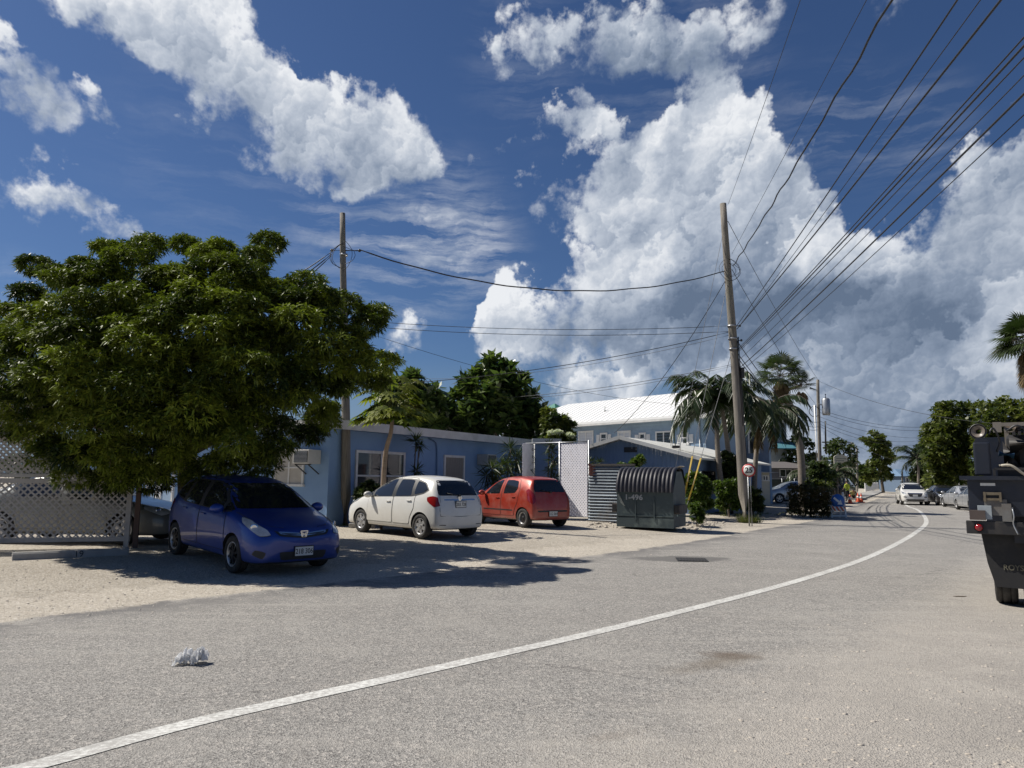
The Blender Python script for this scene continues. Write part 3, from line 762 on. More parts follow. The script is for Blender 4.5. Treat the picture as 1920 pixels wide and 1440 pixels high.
def mirror_poly(P): return [(y, z) for y, z in P] + [(-y, z) for y, z in reversed(P)]
FIT = dict(band=[(.76, .945), (1.05, .96), (.74, 1.145), (.40, 1.34), (.06, 1.425), (-.60, 1.43), (-.95, 1.41), (-1.24, 1.345), (-1.45, 1.17), (-1.30, 1.08), (-.9, 1.0)], w=1.695, wb=2.5, wr=.30, rim='cap',
 st=[(2.07, .34, .50, .60, .50, .44), (2.045, .24, .56, .68, .62, .52), (1.96, .20, .62, .755, .745, .60), (1.80, .19, .68, .83, .815, .66), (1.55, .19, .76, .905, .84, .70), (1.25, .19, .84, .965, .846, .72),
     (1.02, .19, .89, 1.045, .8475, .70), (.80, .19, .915, 1.18, .8475, .665), (.50, .19, .93, 1.335, .8475, .625), (.20, .19, .94, 1.45, .8475, .60), (-.15, .19, .95, 1.51, .8475, .595), (-.55, .19, .955, 1.525, .8475, .595),
     (-1.0, .19, .965, 1.505, .846, .59), (-1.32, .20, .975, 1.462, .838, .575), (-1.50, .21, .98, 1.41, .82, .56), (-1.60, .22, .97, 1.26, .80, .58), (-1.68, .22, .93, 1.10, .785, .62), (-1.75, .23, .84, .97, .765, .66), (-1.80, .25, .70, .80, .73, .64), (-1.825, .32, .56, .62, .64, .56)],
 doors=[dict(poly=[(.95, .34), (.90, .98), (.72, 1.17), (.42, 1.345), (.10, 1.44), (-.16, 1.455), (-.13, .34)], handle=(.02, .86), win=[(.70, .965), (.69, 1.12), (.38, 1.31), (.06, 1.40), (-.10, 1.405), (-.08, .985)]),
        dict(poly=[(-.17, .34), (-.20, 1.455), (-.60, 1.455), (-.88, 1.43), (-1.02, 1.10), (-1.0, .72), (-.86, .50), (-.82, .34)], handle=(-.82, .90), win=[(-.23, .99), (-.25, 1.405), (-.60, 1.405), (-.80, 1.39), (-.86, 1.02)])],
 quarter=[[(1.08, .985), (.79, 1.12), (.78, .97)], [(-.97, 1.05), (-.93, 1.38), (-1.22, 1.325), (-1.42, 1.17), (-1.30, 1.10)]],
 head=[([(1.98, .50, .66), (1.86, .62, .64), (1.50, .80, .82), (1.42, .80, .90), (1.60, .72, .87), (1.85, .50, .74)], (1, .9))],
 tail=[([(-1.74, .66, .90), (-1.80, .64, .80), (-1.70, .76, .77), (-1.52, .83, .90), (-1.47, .80, 1.00), (-1.60, .72, 1.03), (-1.70, .64, 1.0)], (1, .8))],
 mirror=(.80, .84, 1.0),
 wind=mirror_poly([(.70, 1.01), (.66, 1.12), (.56, 1.40)]), rear=mirror_poly([(.63, 1.04), (.60, 1.20), (.50, 1.40)]),
 detail=[([(0, -.5, .735), (0, -.36, .69), (0, 0, .665), (0, .36, .69), (0, .5, .735), (0, .42, .645), (0, 0, .60), (0, -.42, .645)], (-1, 0, 0), 'blackplastic', 'grille'),
         ([(0, -.43, .715), (0, 0, .68), (0, .43, .715), (0, .40, .675), (0, 0, .635), (0, -.40, .675)], (-1, 0, 0), 'chrome', 'grille_bar'),
         ([(0, -.42, .40), (0, .42, .40), (0, .38, .27), (0, -.38, .27)], (-1, 0, 0), 'blackplastic', 'lower_intake'),
         ([(0, -.5, .955), (0, .5, .955), (0, .5, .925), (0, -.5, .925)], (1, 0, 0), 'chrome', 'tailgate_strip'),
         ([(0, .48, .335), (0, .68, .345), (0, .68, .36), (0, .48, .355)], (1, 0, 0), 'blackplastic', 'reflector_slot'),
         ([(0, -.48, .335), (0, -.68, .345), (0, -.68, .36), (0, -.48, .355)], (1, 0, 0), 'blackplastic', 'reflector_slot')],
 plates=[(0, .40, 1, '218 306'), (0, .83, -1, '203 728')], wiper=1.04)
def seam_ring(root, bvh, S):
    P = S['tgate']
    q = []
    for (y, z) in P + [P[0]]:
        h = bvh.ray_cast(Vector((-6, y, z)), Vector((1, 0, 0)))
        if h[0]: q.append(h[0] + Vector((-.001, 0, 0)))
    m = MB(); m.tube(q, .006, 5); m.build('tailgate_seam', MT['blackplastic'], root)
FIT['tgate'] = [(.64, .56), (.66, .70), (.62, .92), (.60, 1.05), (.0, 1.05), (-.60, 1.05), (-.62, .92), (-.66, .70), (-.64, .56), (0, .54)]
def badge(root, bvh, S):
    for sg, z, w_, h_ in ((1, .665, .062, .05), (-1, .965, .05, .04)):
        h = bvh.ray_cast(Vector((sg * 6, 0, z)), Vector((-sg, 0, 0)))
        if h[0] is None: continue
        x = h[0].x + sg * .014; m = MB()
        P = [(-w_, h_), (-w_ * .5, -h_), (w_ * .5, -h_), (w_, h_)]
        for a, c in zip(P, P[1:] + P[:1]): m.bar((x, a[0], z + a[1]), (x, c[0], z + c[1]), .016, .018, up=(1, 0, 0))
        m.bar((x, -w_ * .5, z + h_ * .6), (x, -w_ * .3, z - h_ * .6), .014, .014, up=(1, 0, 0)); m.bar((x, w_ * .5, z + h_ * .6), (x, w_ * .3, z - h_ * .6), .014, .014, up=(1, 0, 0)); m.bar((x, -w_ * .4, z), (x, w_ * .4, z), .014, .014, up=(1, 0, 0))
        m.build('badge', MT['chrome'], root)
def hood_seam(root, bvh, S):
    for s in (-1, 1):
        q = []
        for x, y in S['hood']:
            h = bvh.ray_cast(Vector((x, s * y, 4)), Vector((0, 0, -1)))
            if h[0]: q.append(h[0] + Vector((0, 0, .0)))
        m = MB(); m.tube(q, .006, 5); m.build('bonnet_seam', MT['blackplastic'], root)
FIT['hood'] = [(1.93, .30), (1.88, .48), (1.70, .62), (1.45, .70), (1.12, .735)]
def fog_pods(root, bvh, S):
    for s in (-1, 1):
        patch(bvh, [(1.95, s * .55, .40), (1.85, s * .70, .44), (1.80, s * .74, .36), (1.93, s * .6, .29)], (-1, -s * .7, 0), 'fog_lamp_recess', MT['blackplastic'], root, .006, .05)
    h = bvh.ray_cast(Vector((6, 0, .40)), Vector((-1, 0, 0)))
    m = MB(); m.bar((h[0].x - .05, -.42, .395), (h[0].x - .0, 0, .395), .02, .02); m.bar((h[0].x - .0, 0, .395), (h[0].x - .05, .42, .395), .02, .02); m.build('intake_bar', MT['chrome'], root)
FIT['extra'] = [seam_ring, badge, hood_seam, fog_pods]
KEI = dict(w=1.595, wb=2.38, wr=.285, rim='steel', rr=.62, trim=MT['blackplastic'],
 st=[(1.87, .32, .50, .58, .46, .40), (1.84, .23, .56, .68, .58, .48), (1.75, .20, .63, .77, .70, .56), (1.55, .19, .72, .87, .765, .62), (1.25, .19, .82, .96, .79, .66), (1.0, .19, .88, 1.03, .7975, .65), (.80, .19, .905, 1.16, .7975, .62),
     (.5, .19, .925, 1.35, .7975, .58), (.2, .19, .94, 1.47, .7975, .565), (-.15, .19, .95, 1.53, .7975, .56), (-.6, .19, .965, 1.54, .7975, .56), (-1.0, .19, .98, 1.52, .795, .555), (-1.28, .20, .99, 1.485, .785, .545), (-1.40, .21, 1.0, 1.44, .775, .535),
     (-1.47, .22, .99, 1.28, .765, .56), (-1.53, .22, .96, 1.12, .755, .60), (-1.60, .22, .86, .96, .745, .65), (-1.66, .23, .70, .78, .72, .64), (-1.69, .30, .54, .60, .62, .55)],
 doors=[dict(poly=[(.88, .34), (.84, .96), (.62, 1.20), (.36, 1.37), (.10, 1.445), (-.12, 1.455), (-.10, .34)], handle=(.04, .86), win=[(.74, .965), (.56, 1.17), (.32, 1.33), (.08, 1.40), (-.04, 1.405), (-.02, .985)]),
        dict(poly=[(-.14, .34), (-.17, 1.455), (-.55, 1.455), (-.88, 1.42), (-1.0, 1.12), (-.95, .75), (-.80, .50), (-.76, .34)], handle=(-.76, .90), win=[(-.22, .99), (-.24, 1.405), (-.54, 1.405), (-.82, 1.37), (-.90, 1.16), (-.80, 1.02)])],
 head=[([(1.80, .44, .66), (1.62, .66, .62), (1.30, .76, .86), (1.40, .70, .90), (1.70, .50, .80)], (1, .9))],
 tail=[([(-1.62, .58, .80), (-1.60, .68, .70), (-1.45, .78, .80), (-1.36, .76, 1.10), (-1.42, .70, 1.16), (-1.55, .60, 1.0)], (1, .8))],
 mirror=(.76, .80, 1.0), wind=mirror_poly([(.64, 1.02), (.60, 1.14), (.52, 1.42)]), rear=mirror_poly([(.60, 1.06), (.58, 1.2), (.48, 1.42)]),
 detail=[([(0, -.58, .52), (0, .58, .52), (0, .56, .47), (0, -.56, .47)], (1, 0, 0), 'blackplastic', 'bumper_strip'), ([(0, -.36, .42), (0, .36, .42), (0, .32, .26), (0, -.32, .26)], (-1, 0, 0), 'blackplastic', 'lower_intake')],
 detail_s=[([(.80, .8, .52), (-.72, .8, .52), (-.74, .8, .48), (.80, .8, .48)], (0, 1), 'blackplastic')],
 plates=[(0, .42, -1, '112 064')], wiper=1.06, tgate=[(.60, .58), (.62, .75), (.60, 1.0), (.60, 1.10), (-.60, 1.10), (-.60, 1.0), (-.62, .75), (-.60, .58)], hood=[(1.72, .30), (1.5, .55), (1.05, .66)])
KEI['extra'] = [seam_ring, hood_seam]
SEDAN = dict(w=1.76, wb=2.65, wr=.31, rim='five',
 st=[(2.27, .32, .48, .58, .55, .46), (2.24, .22, .54, .66, .68, .56), (2.12, .19, .60, .73, .78, .64), (1.85, .18, .68, .80, .85, .70), (1.45, .18, .76, .88, .875, .73), (1.10, .18, .84, .94, .88, .73), (.92, .18, .87, 1.0, .88, .70), (.65, .18, .885, 1.16, .88, .65),
     (.3, .18, .90, 1.34, .88, .59), (0, .18, .91, 1.42, .88, .57), (-.4, .18, .92, 1.45, .88, .565), (-.8, .18, .93, 1.43, .88, .57), (-1.15, .18, .94, 1.34, .878, .58), (-1.45, .18, .95, 1.19, .87, .62), (-1.7, .19, .94, 1.055, .86, .68), (-1.95, .20, .90, 1.02, .845, .70), (-2.10, .21, .84, .99, .82, .69), (-2.18, .23, .72, .86, .79, .66), (-2.22, .32, .55, .62, .68, .58)],
 doors=[dict(poly=[(1.0, .32), (.95, .93), (.62, 1.14), (.3, 1.30), (-.05, 1.37), (-.02, .32)], handle=(.12, .82), win=[(.80, .92), (.55, 1.12), (.28, 1.27), (.02, 1.33), (.04, .935)]),
        dict(poly=[(-.06, .32), (-.09, 1.375), (-.5, 1.39), (-.85, 1.35), (-1.1, 1.1), (-1.08, .75), (-.95, .5), (-.9, .32)], handle=(-.85, .85), win=[(-.12, .94), (-.14, 1.335), (-.5, 1.345), (-.8, 1.31), (-1.0, 1.08), (-.98, .97)])],
 head=[([(2.15, .48, .66), (2.0, .68, .60), (1.75, .82, .74), (1.78, .80, .80), (2.05, .56, .76)], (1, .8))],
 tail=[([(-2.1, .52, .86), (-2.12, .58, .74), (-1.95, .80, .76), (-1.85, .82, .90), (-2.0, .66, .96)], (1, .6))],
 mirror=(.78, .88, .98), wind=mirror_poly([(.70, .99), (.66, 1.1), (.54, 1.34)]), rear=mirror_poly([(.64, 1.05), (.60, 1.18), (.52, 1.36)]),
 detail=[([(0, -.42, .66), (0, .42, .66), (0, .38, .54), (0, -.38, .54)], (-1, 0, 0), 'blackplastic', 'grille'), ([(0, -.6, .40), (0, .6, .40), (0, .55, .28), (0, -.55, .28)], (-1, 0, 0), 'blackplastic', 'lower_intake')],
 plates=[(0, .47, 1, ''), (0, .70, -1, '')])
SUV = dict(w=1.79, wb=2.61, wr=.335, rim='five',
 st=[(2.14, .36, .55, .66, .58, .48), (2.11, .27, .62, .78, .70, .56), (2.0, .24, .72, .88, .80, .64), (1.75, .23, .82, .97, .865, .70), (1.4, .23, .90, 1.03, .89, .72), (1.1, .23, .95, 1.09, .895, .70), (.85, .23, .97, 1.24, .895, .66), (.5, .23, .985, 1.43, .895, .62), (.15, .23, 1.0, 1.55, .895, .60),
     (-.3, .23, 1.01, 1.59, .895, .60), (-.8, .23, 1.03, 1.585, .895, .59), (-1.25, .24, 1.05, 1.53, .885, .575), (-1.60, .25, 1.06, 1.41, .87, .57), (-1.8, .26, 1.05, 1.24, .85, .60), (-1.92, .27, .98, 1.08, .83, .66), (-2.02, .29, .78, .88, .80, .68), (-2.06, .36, .6, .68, .70, .6)],
 doors=[dict(poly=[(.98, .40), (.92, 1.02), (.62, 1.26), (.3, 1.43), (0, 1.50), (-.12, 1.51), (-.08, .40)], handle=(.08, .93), win=[(.84, 1.02), (.56, 1.23), (.28, 1.39), (0, 1.46), (-.04, 1.46), (-.02, 1.03)]),
        dict(poly=[(-.12, .40), (-.16, 1.51), (-.6, 1.51), (-.95, 1.46), (-1.05, 1.15), (-1.0, .85), (-.88, .6), (-.85, .40)], handle=(-.85, 1.18), win=[(-.2, 1.04), (-.22, 1.465), (-.58, 1.465), (-.88, 1.42), (-.94, 1.12)])],
 quarter=[[(-1.1, 1.14), (-1.08, 1.40), (-1.4, 1.32), (-1.55, 1.2)]],
 head=[([(2.05, .50, .80), (1.95, .66, .76), (1.6, .84, .88), (1.62, .82, .94), (1.92, .60, .88)], (1, .8))],
 tail=[([(-1.9, .5, 1.02), (-1.92, .55, .9), (-1.75, .82, .92), (-1.65, .84, 1.02)], (1, .6))],
 mirror=(.80, .90, 1.08), wind=mirror_poly([(.70, 1.10), (.66, 1.22), (.56, 1.49)]), rear=mirror_poly([(.58, 1.12), (.56, 1.25), (.50, 1.46)]),
 detail=[([(0, -.50, .86), (0, .50, .86), (0, .36, .60), (0, -.36, .60)], (-1, 0, 0), 'blackplastic', 'grille'), ([(0, -.46, .84), (0, .46, .84), (0, .44, .80), (0, -.44, .80)], (-1, 0, 0), 'chrome', 'grille_bar'),
         ([(0, -.62, .42), (0, .62, .42), (0, .5, .30), (0, -.5, .30)], (-1, 0, 0), 'blackplastic', 'lower_intake'), ([(0, .56, .60), (0, .74, .62), (0, .74, .54), (0, .54, .54)], (-1, 0, 0), 'blackplastic', 'fog_lamp_recess'), ([(0, -.56, .60), (0, -.74, .62), (0, -.74, .54), (0, -.54, .54)], (-1, 0, 0), 'blackplastic', 'fog_lamp_recess')],
 plates=[(0, .68, 1, '')], hood=[(1.95, .35), (1.75, .58), (1.2, .70)])
def roof_rack(root, bvh, S):
    m = MB()
    for s in (-1, 1): m.tube([(.25, s * .56, 1.60), (.15, s * .56, 1.63), (-1.0, s * .55, 1.63), (-1.1, s * .55, 1.56)], .018, 6)
    for x in (0, -.75): m.box((x, 0, 1.65), (.05, 1.2, .03))
    m.build('roof_rack', MT['blackplastic'], root)
SUV['extra'] = [hood_seam, roof_rack]

blue_p = paint_mat('metallic_blue_paint', (.004, .036, .25), .25, .3, dust=(.2, .19, .2), da=.10)
white_p = paint_mat('pearl_white_paint', (.70, .69, .65), .0, .3, da=.2)
red_p = paint_mat('orange_red_paint', (.36, .034, .014), .25, .32, da=.16)
silver_p = paint_mat('silver_paint', (.46, .47, .48), .55, .32)
black_p = paint_mat('black_car_paint', (.012, .012, .014), .0, .25, da=.05)
grey_p = paint_mat('grey_green_paint', (.16, .165, .15), .3, .35)

def place_by_wheels(pr, pf, wr_y, wf_y, spec, side):
    """pose a car from the ground points of its near-side rear (pr) and front (pf) wheels"""
    d = (pf - pr); d.z = 0; d.normalize(); n = Vector((-d.y, d.x, 0))     # n points to the car's left
    mid = (pr + pf) / 2 - n * side * (spec['w'] / 2 - .115)
    return Vector((mid.x, mid.y, 0)), math.atan2(d.y, d.x)
def on_ground(v, dz=0.0): return Vector((v.x, v.y, gz(v.x, v.y) + .004 + dz))

# blue hatchback under the tree: near (its right) side wheels
def at_depth(px, Y):
    p = A(px, 900, Y); return Vector((p.x, Y, 0))
pf = at_depth(452, 12.15); pr = at_depth(342, 13.95)
c, a = place_by_wheels(pr, pf, 0, 0, FIT, -1)
FB = dict(FIT); FB['rim'] = 'black'; FB['rimmat'] = MT['rim']; FB['wr'] = .30
make_car('parked_car', 'dark blue hatchback parked nose-out in the shade under the big leafy tree', 'car', on_ground(c), a, FB, blue_p)
pr = at_depth(794, 17.95); pf = at_depth(684, 19.7)
c, a = place_by_wheels(pr, pf, 0, 0, FIT, 1)
make_car('parked_car', 'white hatchback parked nose-in beside the blue building, seen from its rear corner', 'car', on_ground(c), a, FIT, white_p)
pr = at_depth(984, 22.2); c_h = R(90 + 37); d = Vector((math.cos(c_h), math.sin(c_h), 0)); pf = pr + d * 2.38
c, a = place_by_wheels(pr, pf, 0, 0, KEI, 1)
make_car('parked_car', 'small orange-red hatchback with plain steel wheels parked right of the white hatchback', 'car', on_ground(c), a, KEI, red_p)

# ------------------------------------------------------------------ buildings
U = Vector((.507, .862, 0)).normalized(); NL = Vector((-.862, .507, 0)).normalized()   # street grid: away from us, and to the left
WALL = pm('blue_stucco_wall', (.215, .345, .55), (.19, .31, .51), scale=1.2, rough=.85, bump=.25, bscale=60, dirt=(.15, .23, .36), dscale=.5, damt=.5)
WALL2 = pm('pale_blue_siding', (.27, .37, .48), (.24, .33, .43), scale=1.2, rough=.8, dirt=(.14, .19, .26), dscale=.4, damt=.5)
WALL3 = pm('dark_blue_boards', (.18, .265, .41), (.15, .225, .36), scale=1.2, rough=.8, dirt=(.07, .1, .16), dscale=.6)
FASC = pm('white_fascia', (.60, .60, .58), (.48, .48, .46), scale=2, rough=.6, dirt=(.3, .29, .27), dscale=.9)
BLIND = pm('cream_blinds', (.50, .47, .41), (.42, .39, .34), scale=3, rough=.8)
def plane_hit(px, py, O, T):
    """sight line meets the vertical plane through O along T -> (s, z)"""
    d = ray(px, py); n = Vector((-T.y, T.x, 0)); t = (O - Vector((0, 0, CAMH))).dot(n) / d.dot(n)
    q = Vector((0, 0, CAMH)) + d * t; return ((q - O).dot(T), q.z)
def wall_basis(T):
    """matrix: x along wall, y outwards (towards us), z up"""
    return T
def add_window(parent, O, T, out, s0, s1, z0, z1, cols=2, rows=2, frame=.07, mat_fr='white', pane=None, depth=.05, name='window', vfrac=None, inner=None):
    """O origin of wall plane, T along, out = outward normal; window frame stands proud, panes recessed"""
    m = MB(); zc = (z0 + z1) / 2; sc = (s0 + s1) / 2
    def pt(s, z, o): return O + T * s + out * o + Vector((0, 0, z - O.z))
    m.bar(pt(s0, z0, .0), pt(s0, z1, .0), frame, depth * 2, up=out); m.bar(pt(s1, z0, .0), pt(s1, z1, .0), frame, depth * 2, up=out)
    m.bar(pt(s0 - frame / 2, z1 + frame * .5, .0), pt(s1 + frame / 2, z1 + frame * .5, .0), depth * 2.1, frame); m.bar(pt(s0 - frame, z0 - frame * .5, .015), pt(s1 + frame, z0 - frame * .5, .015), depth * 2.6, frame)
    for k in range(1, cols): s = s0 + (s1 - s0) * k / cols; m.bar(pt(s, z0, .0), pt(s, z1, .0), frame * .8, depth * 1.5, up=out)
    for k in range(1, rows):
        z = z0 + (z1 - z0) * (vfrac if vfrac else k / rows); m.bar(pt(s0, z, .0), pt(s1, z, .0), depth * 1.4, frame * .6)
    w = m.build(name, MT[mat_fr], parent, world=True)
    q = MB(); q.bar(pt(s0, zc, .006), pt(s1, zc, .006), .02, z1 - z0); q.build('pane', pane or MT['winglass'], w, world=True)
    if inner:
        q = MB(); q.bar(pt(s0 + .02, zc, .012 + .008), pt(s1 - .02, zc, .02), .006, z1 - z0 - .02); 
    return w
def ac_unit(parent, c, T, out, w=.66, h=.42, d=.5):
    m = MB(); M = Matrix((T, out, Vector((0, 0, 1)))).transposed()
    m.box(c + out * (d * .5), (w, d, h), M=M, ch=.015)
    a = m.build('air_conditioner', pm('ac_casing', (.55, .54, .50), rough=.55, dirt=(.3, .28, .24)), parent, world=True)
    m = MB(); m.box(c + out * (d + .004), (w * .86, .01, h * .8), M=M)
    for k in range(9): m.box(c + out * (d + .012) + Vector((0, 0, -h * .36 + k * h * .09)), (w * .84, .012, .01), M=M, mi=1)
    m.build('grille', [MT['blackplastic'], MT['steel']], a, world=True)
    m = MB()
    for s in (-1, 1): m.bar(c + T * s * w * .4 + Vector((0, 0, -h * .5 - .02)) + out * d * .9, c + T * s * w * .4 + Vector((0, 0, -h * .5 - .3)), .03, .03)
    m.bar(c - T * w * .5 + Vector((0, 0, -h * .5 - .02)) + out * d * .8, c + T * w * .5 + Vector((0, 0, -h * .5 - .02)) + out * d * .8, .04, .03)
    m.build('bracket', MT['fitting'], a, world=True)

# --- long low blue building
C0 = A(613, 950, 22.0); C0.z = 0
EAVE = 3.02
LEN = 14.6; GB = .0
bld = thing('building', 'long low blue stucco building with a white edged flat roof behind the parked cars', 'building', (C0.x, C0.y, 0))
O_r = Vector((C0.x, C0.y, 0)); nR = -NL                       # right wall outward normal points right/towards us
m = MB()
def box_uv(m, O, u0_, u1_, v0, v1, z0, z1, mi=0):
    P = [O + U * u0_ + NL * v0, O + U * u1_ + NL * v0, O + U * u1_ + NL * v1, O + U * u0_ + NL * v1]
    vs = [Vector((p.x, p.y, z0)) for p in P] + [Vector((p.x, p.y, z1)) for p in P]
    m.add(vs, [(0, 1, 2, 3), (4, 5, 6, 7), (0, 1, 5, 4), (1, 2, 6, 5), (2, 3, 7, 6), (3, 0, 4, 7)], mi)
    return m
box_uv(m, O_r, 0, LEN, 0, 5.0, GB - .3, EAVE)
m.build('wall', WALL, bld, world=True)
m = MB(); box_uv(m, O_r, -.45, LEN + .1, -.5, 5.4, EAVE + .003, EAVE + .03, 1); box_uv(m, O_r, -.48, LEN + .1, -.53, -.49, EAVE - .02, EAVE + .26); box_uv(m, O_r, -.48, -.44, -.49, 5.4, EAVE - .02, EAVE + .26)
box_uv(m, O_r, -.44, LEN + .1, -.49, 5.4, EAVE + .031, EAVE + .24, 0)
rf = m.build('roof', [FASC, WALL], bld, world=True)
def pane_lit(): pass
# windows on the shaded street side
s0, z1 = plane_hit(668, 850, O_r, U); s1, _ = plane_hit(757, 850, O_r, U); _, z0 = plane_hit(668, 922, O_r, U)
wz1 = z1 + .02; wz0 = .80
REFL = glass_mat('reflective_glass', (.03, .03, .035), .05)
add_window(bld, O_r, U, nR, s0, s1, wz0, wz1, 2, 2, .09, vfrac=.54, pane=REFL)
sa, _ = plane_hit(833, 852, O_r, U); sb, _ = plane_hit(869, 852, O_r, U)
CURT = pm('beige_curtain', (.30, .275, .24), (.22, .20, .175), scale=2, rough=.6, stretch=(30, 30, 1))
add_window(bld, O_r, U, nR, sa, sb, wz0, wz1, 1, 2, .09, vfrac=.45, pane=CURT)
s_, z_ = plane_hit(903, 862, O_r, U); ac_unit(bld, O_r + U * s_ + Vector((0, 0, z_)), U, nR)
s_, z_ = plane_hit(819, 820, O_r, U)
m = MB(); P = O_r + U * s_ + nR * .05
m.tube([P + nR * .0 + Vector((0, 0, EAVE - .05)) - U * .5, P + Vector((0, 0, EAVE - .15)) - U * .1, P + Vector((0, 0, EAVE - .4)), P + Vector((0, 0, 1.6))], .035, 8); m.build('conduit', WALL, bld, world=True)
# sunlit end wall
T2 = NL; nE = -U
s0, z1 = plane_hit(571, 846, O_r, T2); s1, _ = plane_hit(519, 846, O_r, T2); _, z0 = plane_hit(571, 908, O_r, T2)
add_window(bld, O_r, T2, nE, s0, s1, z0, z1, 2, 2, .07, pane=BLIND, vfrac=.5)
s_, z_ = plane_hit(587, 857, O_r, T2); ac_unit(bld, O_r + T2 * s_ + Vector((0, 0, z_)), T2, nE)
# --- wing behind the tree
O2 = A(352, 950, 29.0); O2.z = 0
wing = thing('building', 'pale blue wing with doors seen between the lattice fence and the blue hatchback', 'building', (O2.x, O2.y, 0))
m = MB(); box_uv(m, O2, 0, 10, -1.2, 9.5, -.3, 2.95); m.build('wall', WALL, wing, world=True)
m = MB(); box_uv(m, O2, -.4, 10.3, -1.6, 9.9, 2.953, 3.2); m.build('roof', FASC, wing, world=True)
DOORM = pm('pale_blue_door', (.34, .46, .60), (.28, .40, .55), rough=.6, dirt=(.2, .28, .36))
for (pa, pb) in ((327, 305), (298, 280)):
    a_, _ = plane_hit(pa, 900, O2, NL); b_, _ = plane_hit(pb, 900, O2, NL)
    m = MB(); q0 = O2 + NL * a_ - U * .03; q1 = O2 + NL * b_ - U * .03
    m.bar(q0 + Vector((0, 0, 1.15)), q1 + Vector((0, 0, 1.15)), .05, 2.1); d_ = m.build('door', DOORM, wing, world=True)
    m = MB(); m.bar(q0 + Vector((0, 0, .1)) - U * .01, q0 + Vector((0, 0, 2.28)) - U * .01, .1, .09, up=U); m.bar(q1 + Vector((0, 0, .1)) - U * .01, q1 + Vector((0, 0, 2.28)) - U * .01, .1, .09, up=U); m.build('door_frame', MT['white'], d_, world=True)
    m = MB(); q2 = q0.lerp(q1, .15) - U * .06; m.cyl(q2 + Vector((0, 0, 1.1)), q2 + Vector((0, 0, 1.1)) - U * .05, .03); m.build('handle', MT['chrome'], d_, world=True)
add_window(wing, O2, NL, -U, -.9, .25, 1.0, 2.2, 1, 1, .07)

# --- gabled board house behind the fence
ge = A(1307, 855, 33.0); apx = A(1168, 819, 34.9)
O3 = Vector((ge.x, ge.y, 0)); HWID = (Vector((apx.x, apx.y, 0)) - O3).length
GT = (Vector((apx.x, apx.y, 0)) - O3).normalized(); GU = Vector((GT.y, -GT.x, 0)); 
if GU.y < 0: GU = -GU
gab = thing('house', 'dark blue boarded house with a low white gabled roof behind the dumpster', 'house', O3)
ez, az_ = ge.z, apx.z; L3 = 12.5
m = MB(); P = [(0.15, -.3), (2 * HWID - .15, -.3), (2 * HWID - .15, ez - .1), (HWID, az_ - .13), (.15, ez - .1)]
m.prism(P, GU * L3, O=O3, X=GT, Y=(0, 0, 1))
# vertical board battens on the gable end
for k in range(int(2 * HWID / .2)):
    s = .25 + k * .2
    if s > 2 * HWID - .3: break
    top = ez - .1 + (az_ - .05 - ez) * (1 - abs(s - HWID) / HWID) - .05
    m.bar(O3 + GT * s - GU * .012 + Vector((0, 0, 0)), O3 + GT * s - GU * .012 + Vector((0, 0, top)), .022, .02, up=GU)
m.build('wall', WALL3, gab, world=True)
ROOFW = pm('chalky_roof', (.62, .62, .58), (.52, .52, .49), scale=2.5, rough=.8, dirt=(.34, .33, .31), dscale=.8)
m = MB()
for sgn in (0, 1):
    a = O3 + GT * (2 * HWID + .35 if sgn else -.35) + Vector((0, 0, ez - (az_ - ez) * .35 / HWID)); b_ = O3 + GT * HWID + Vector((0, 0, az_))
    m.add([a - GU * .4, b_ - GU * .4, b_ + GU * (L3 + .3), a + GU * (L3 + .3)] + [q + Vector((0, 0, -.09)) for q in (a - GU * .4, b_ - GU * .4, b_ + GU * (L3 + .3), a + GU * (L3 + .3))],
          [(0, 1, 2, 3), (4, 5, 6, 7), (0, 1, 5, 4), (1, 2, 6, 5), (2, 3, 7, 6), (3, 0, 4, 7)])
rf = m.build('roof', ROOFW, gab, world=True)
m = MB()
for sgn in (0, 1):
    a = O3 - GU * .43 + GT * (2 * HWID + .35 if sgn else -.35) + Vector((0, 0, ez - (az_ - ez) * .35 / HWID - .05)); b_ = O3 - GU * .43 + GT * HWID + Vector((0, 0, az_ - .05))
    m.bar(a, b_, .05, .17)
m.build('bargeboard', FASC, rf, world=True)
m = MB(); m.box(O3 + GT * HWID * .42 + GU * 1.5 + Vector((0, 0, ez + (az_ - ez) * .42 + .1)), (.35, .25, .12)); m.build('roof_vent', MT['fitting'], rf, world=True)
m = MB(); m.tube([O3 + GT * HWID * .25 + GU * .4 + Vector((0, 0, ez + .1)), O3 + GT * HWID * .25 + GU * .4 + Vector((0, 0, ez + .85)), O3 + GT * (HWID * .25 - .35) + GU * .4 + Vector((0, 0, ez + .85))], .025, 6); m.build('vent_pipe', MT['white'], rf, world=True)
m = MB(); m.bar(O3 + GT * (HWID * .98) - GU * .03 + Vector((0, 0, az_ - .62)), O3 + GT * (HWID * .80) - GU * .03 + Vector((0, 0, az_ - .62)), .05, .24)
m.build('gable_vent', MT['fitting'], gab, world=True)
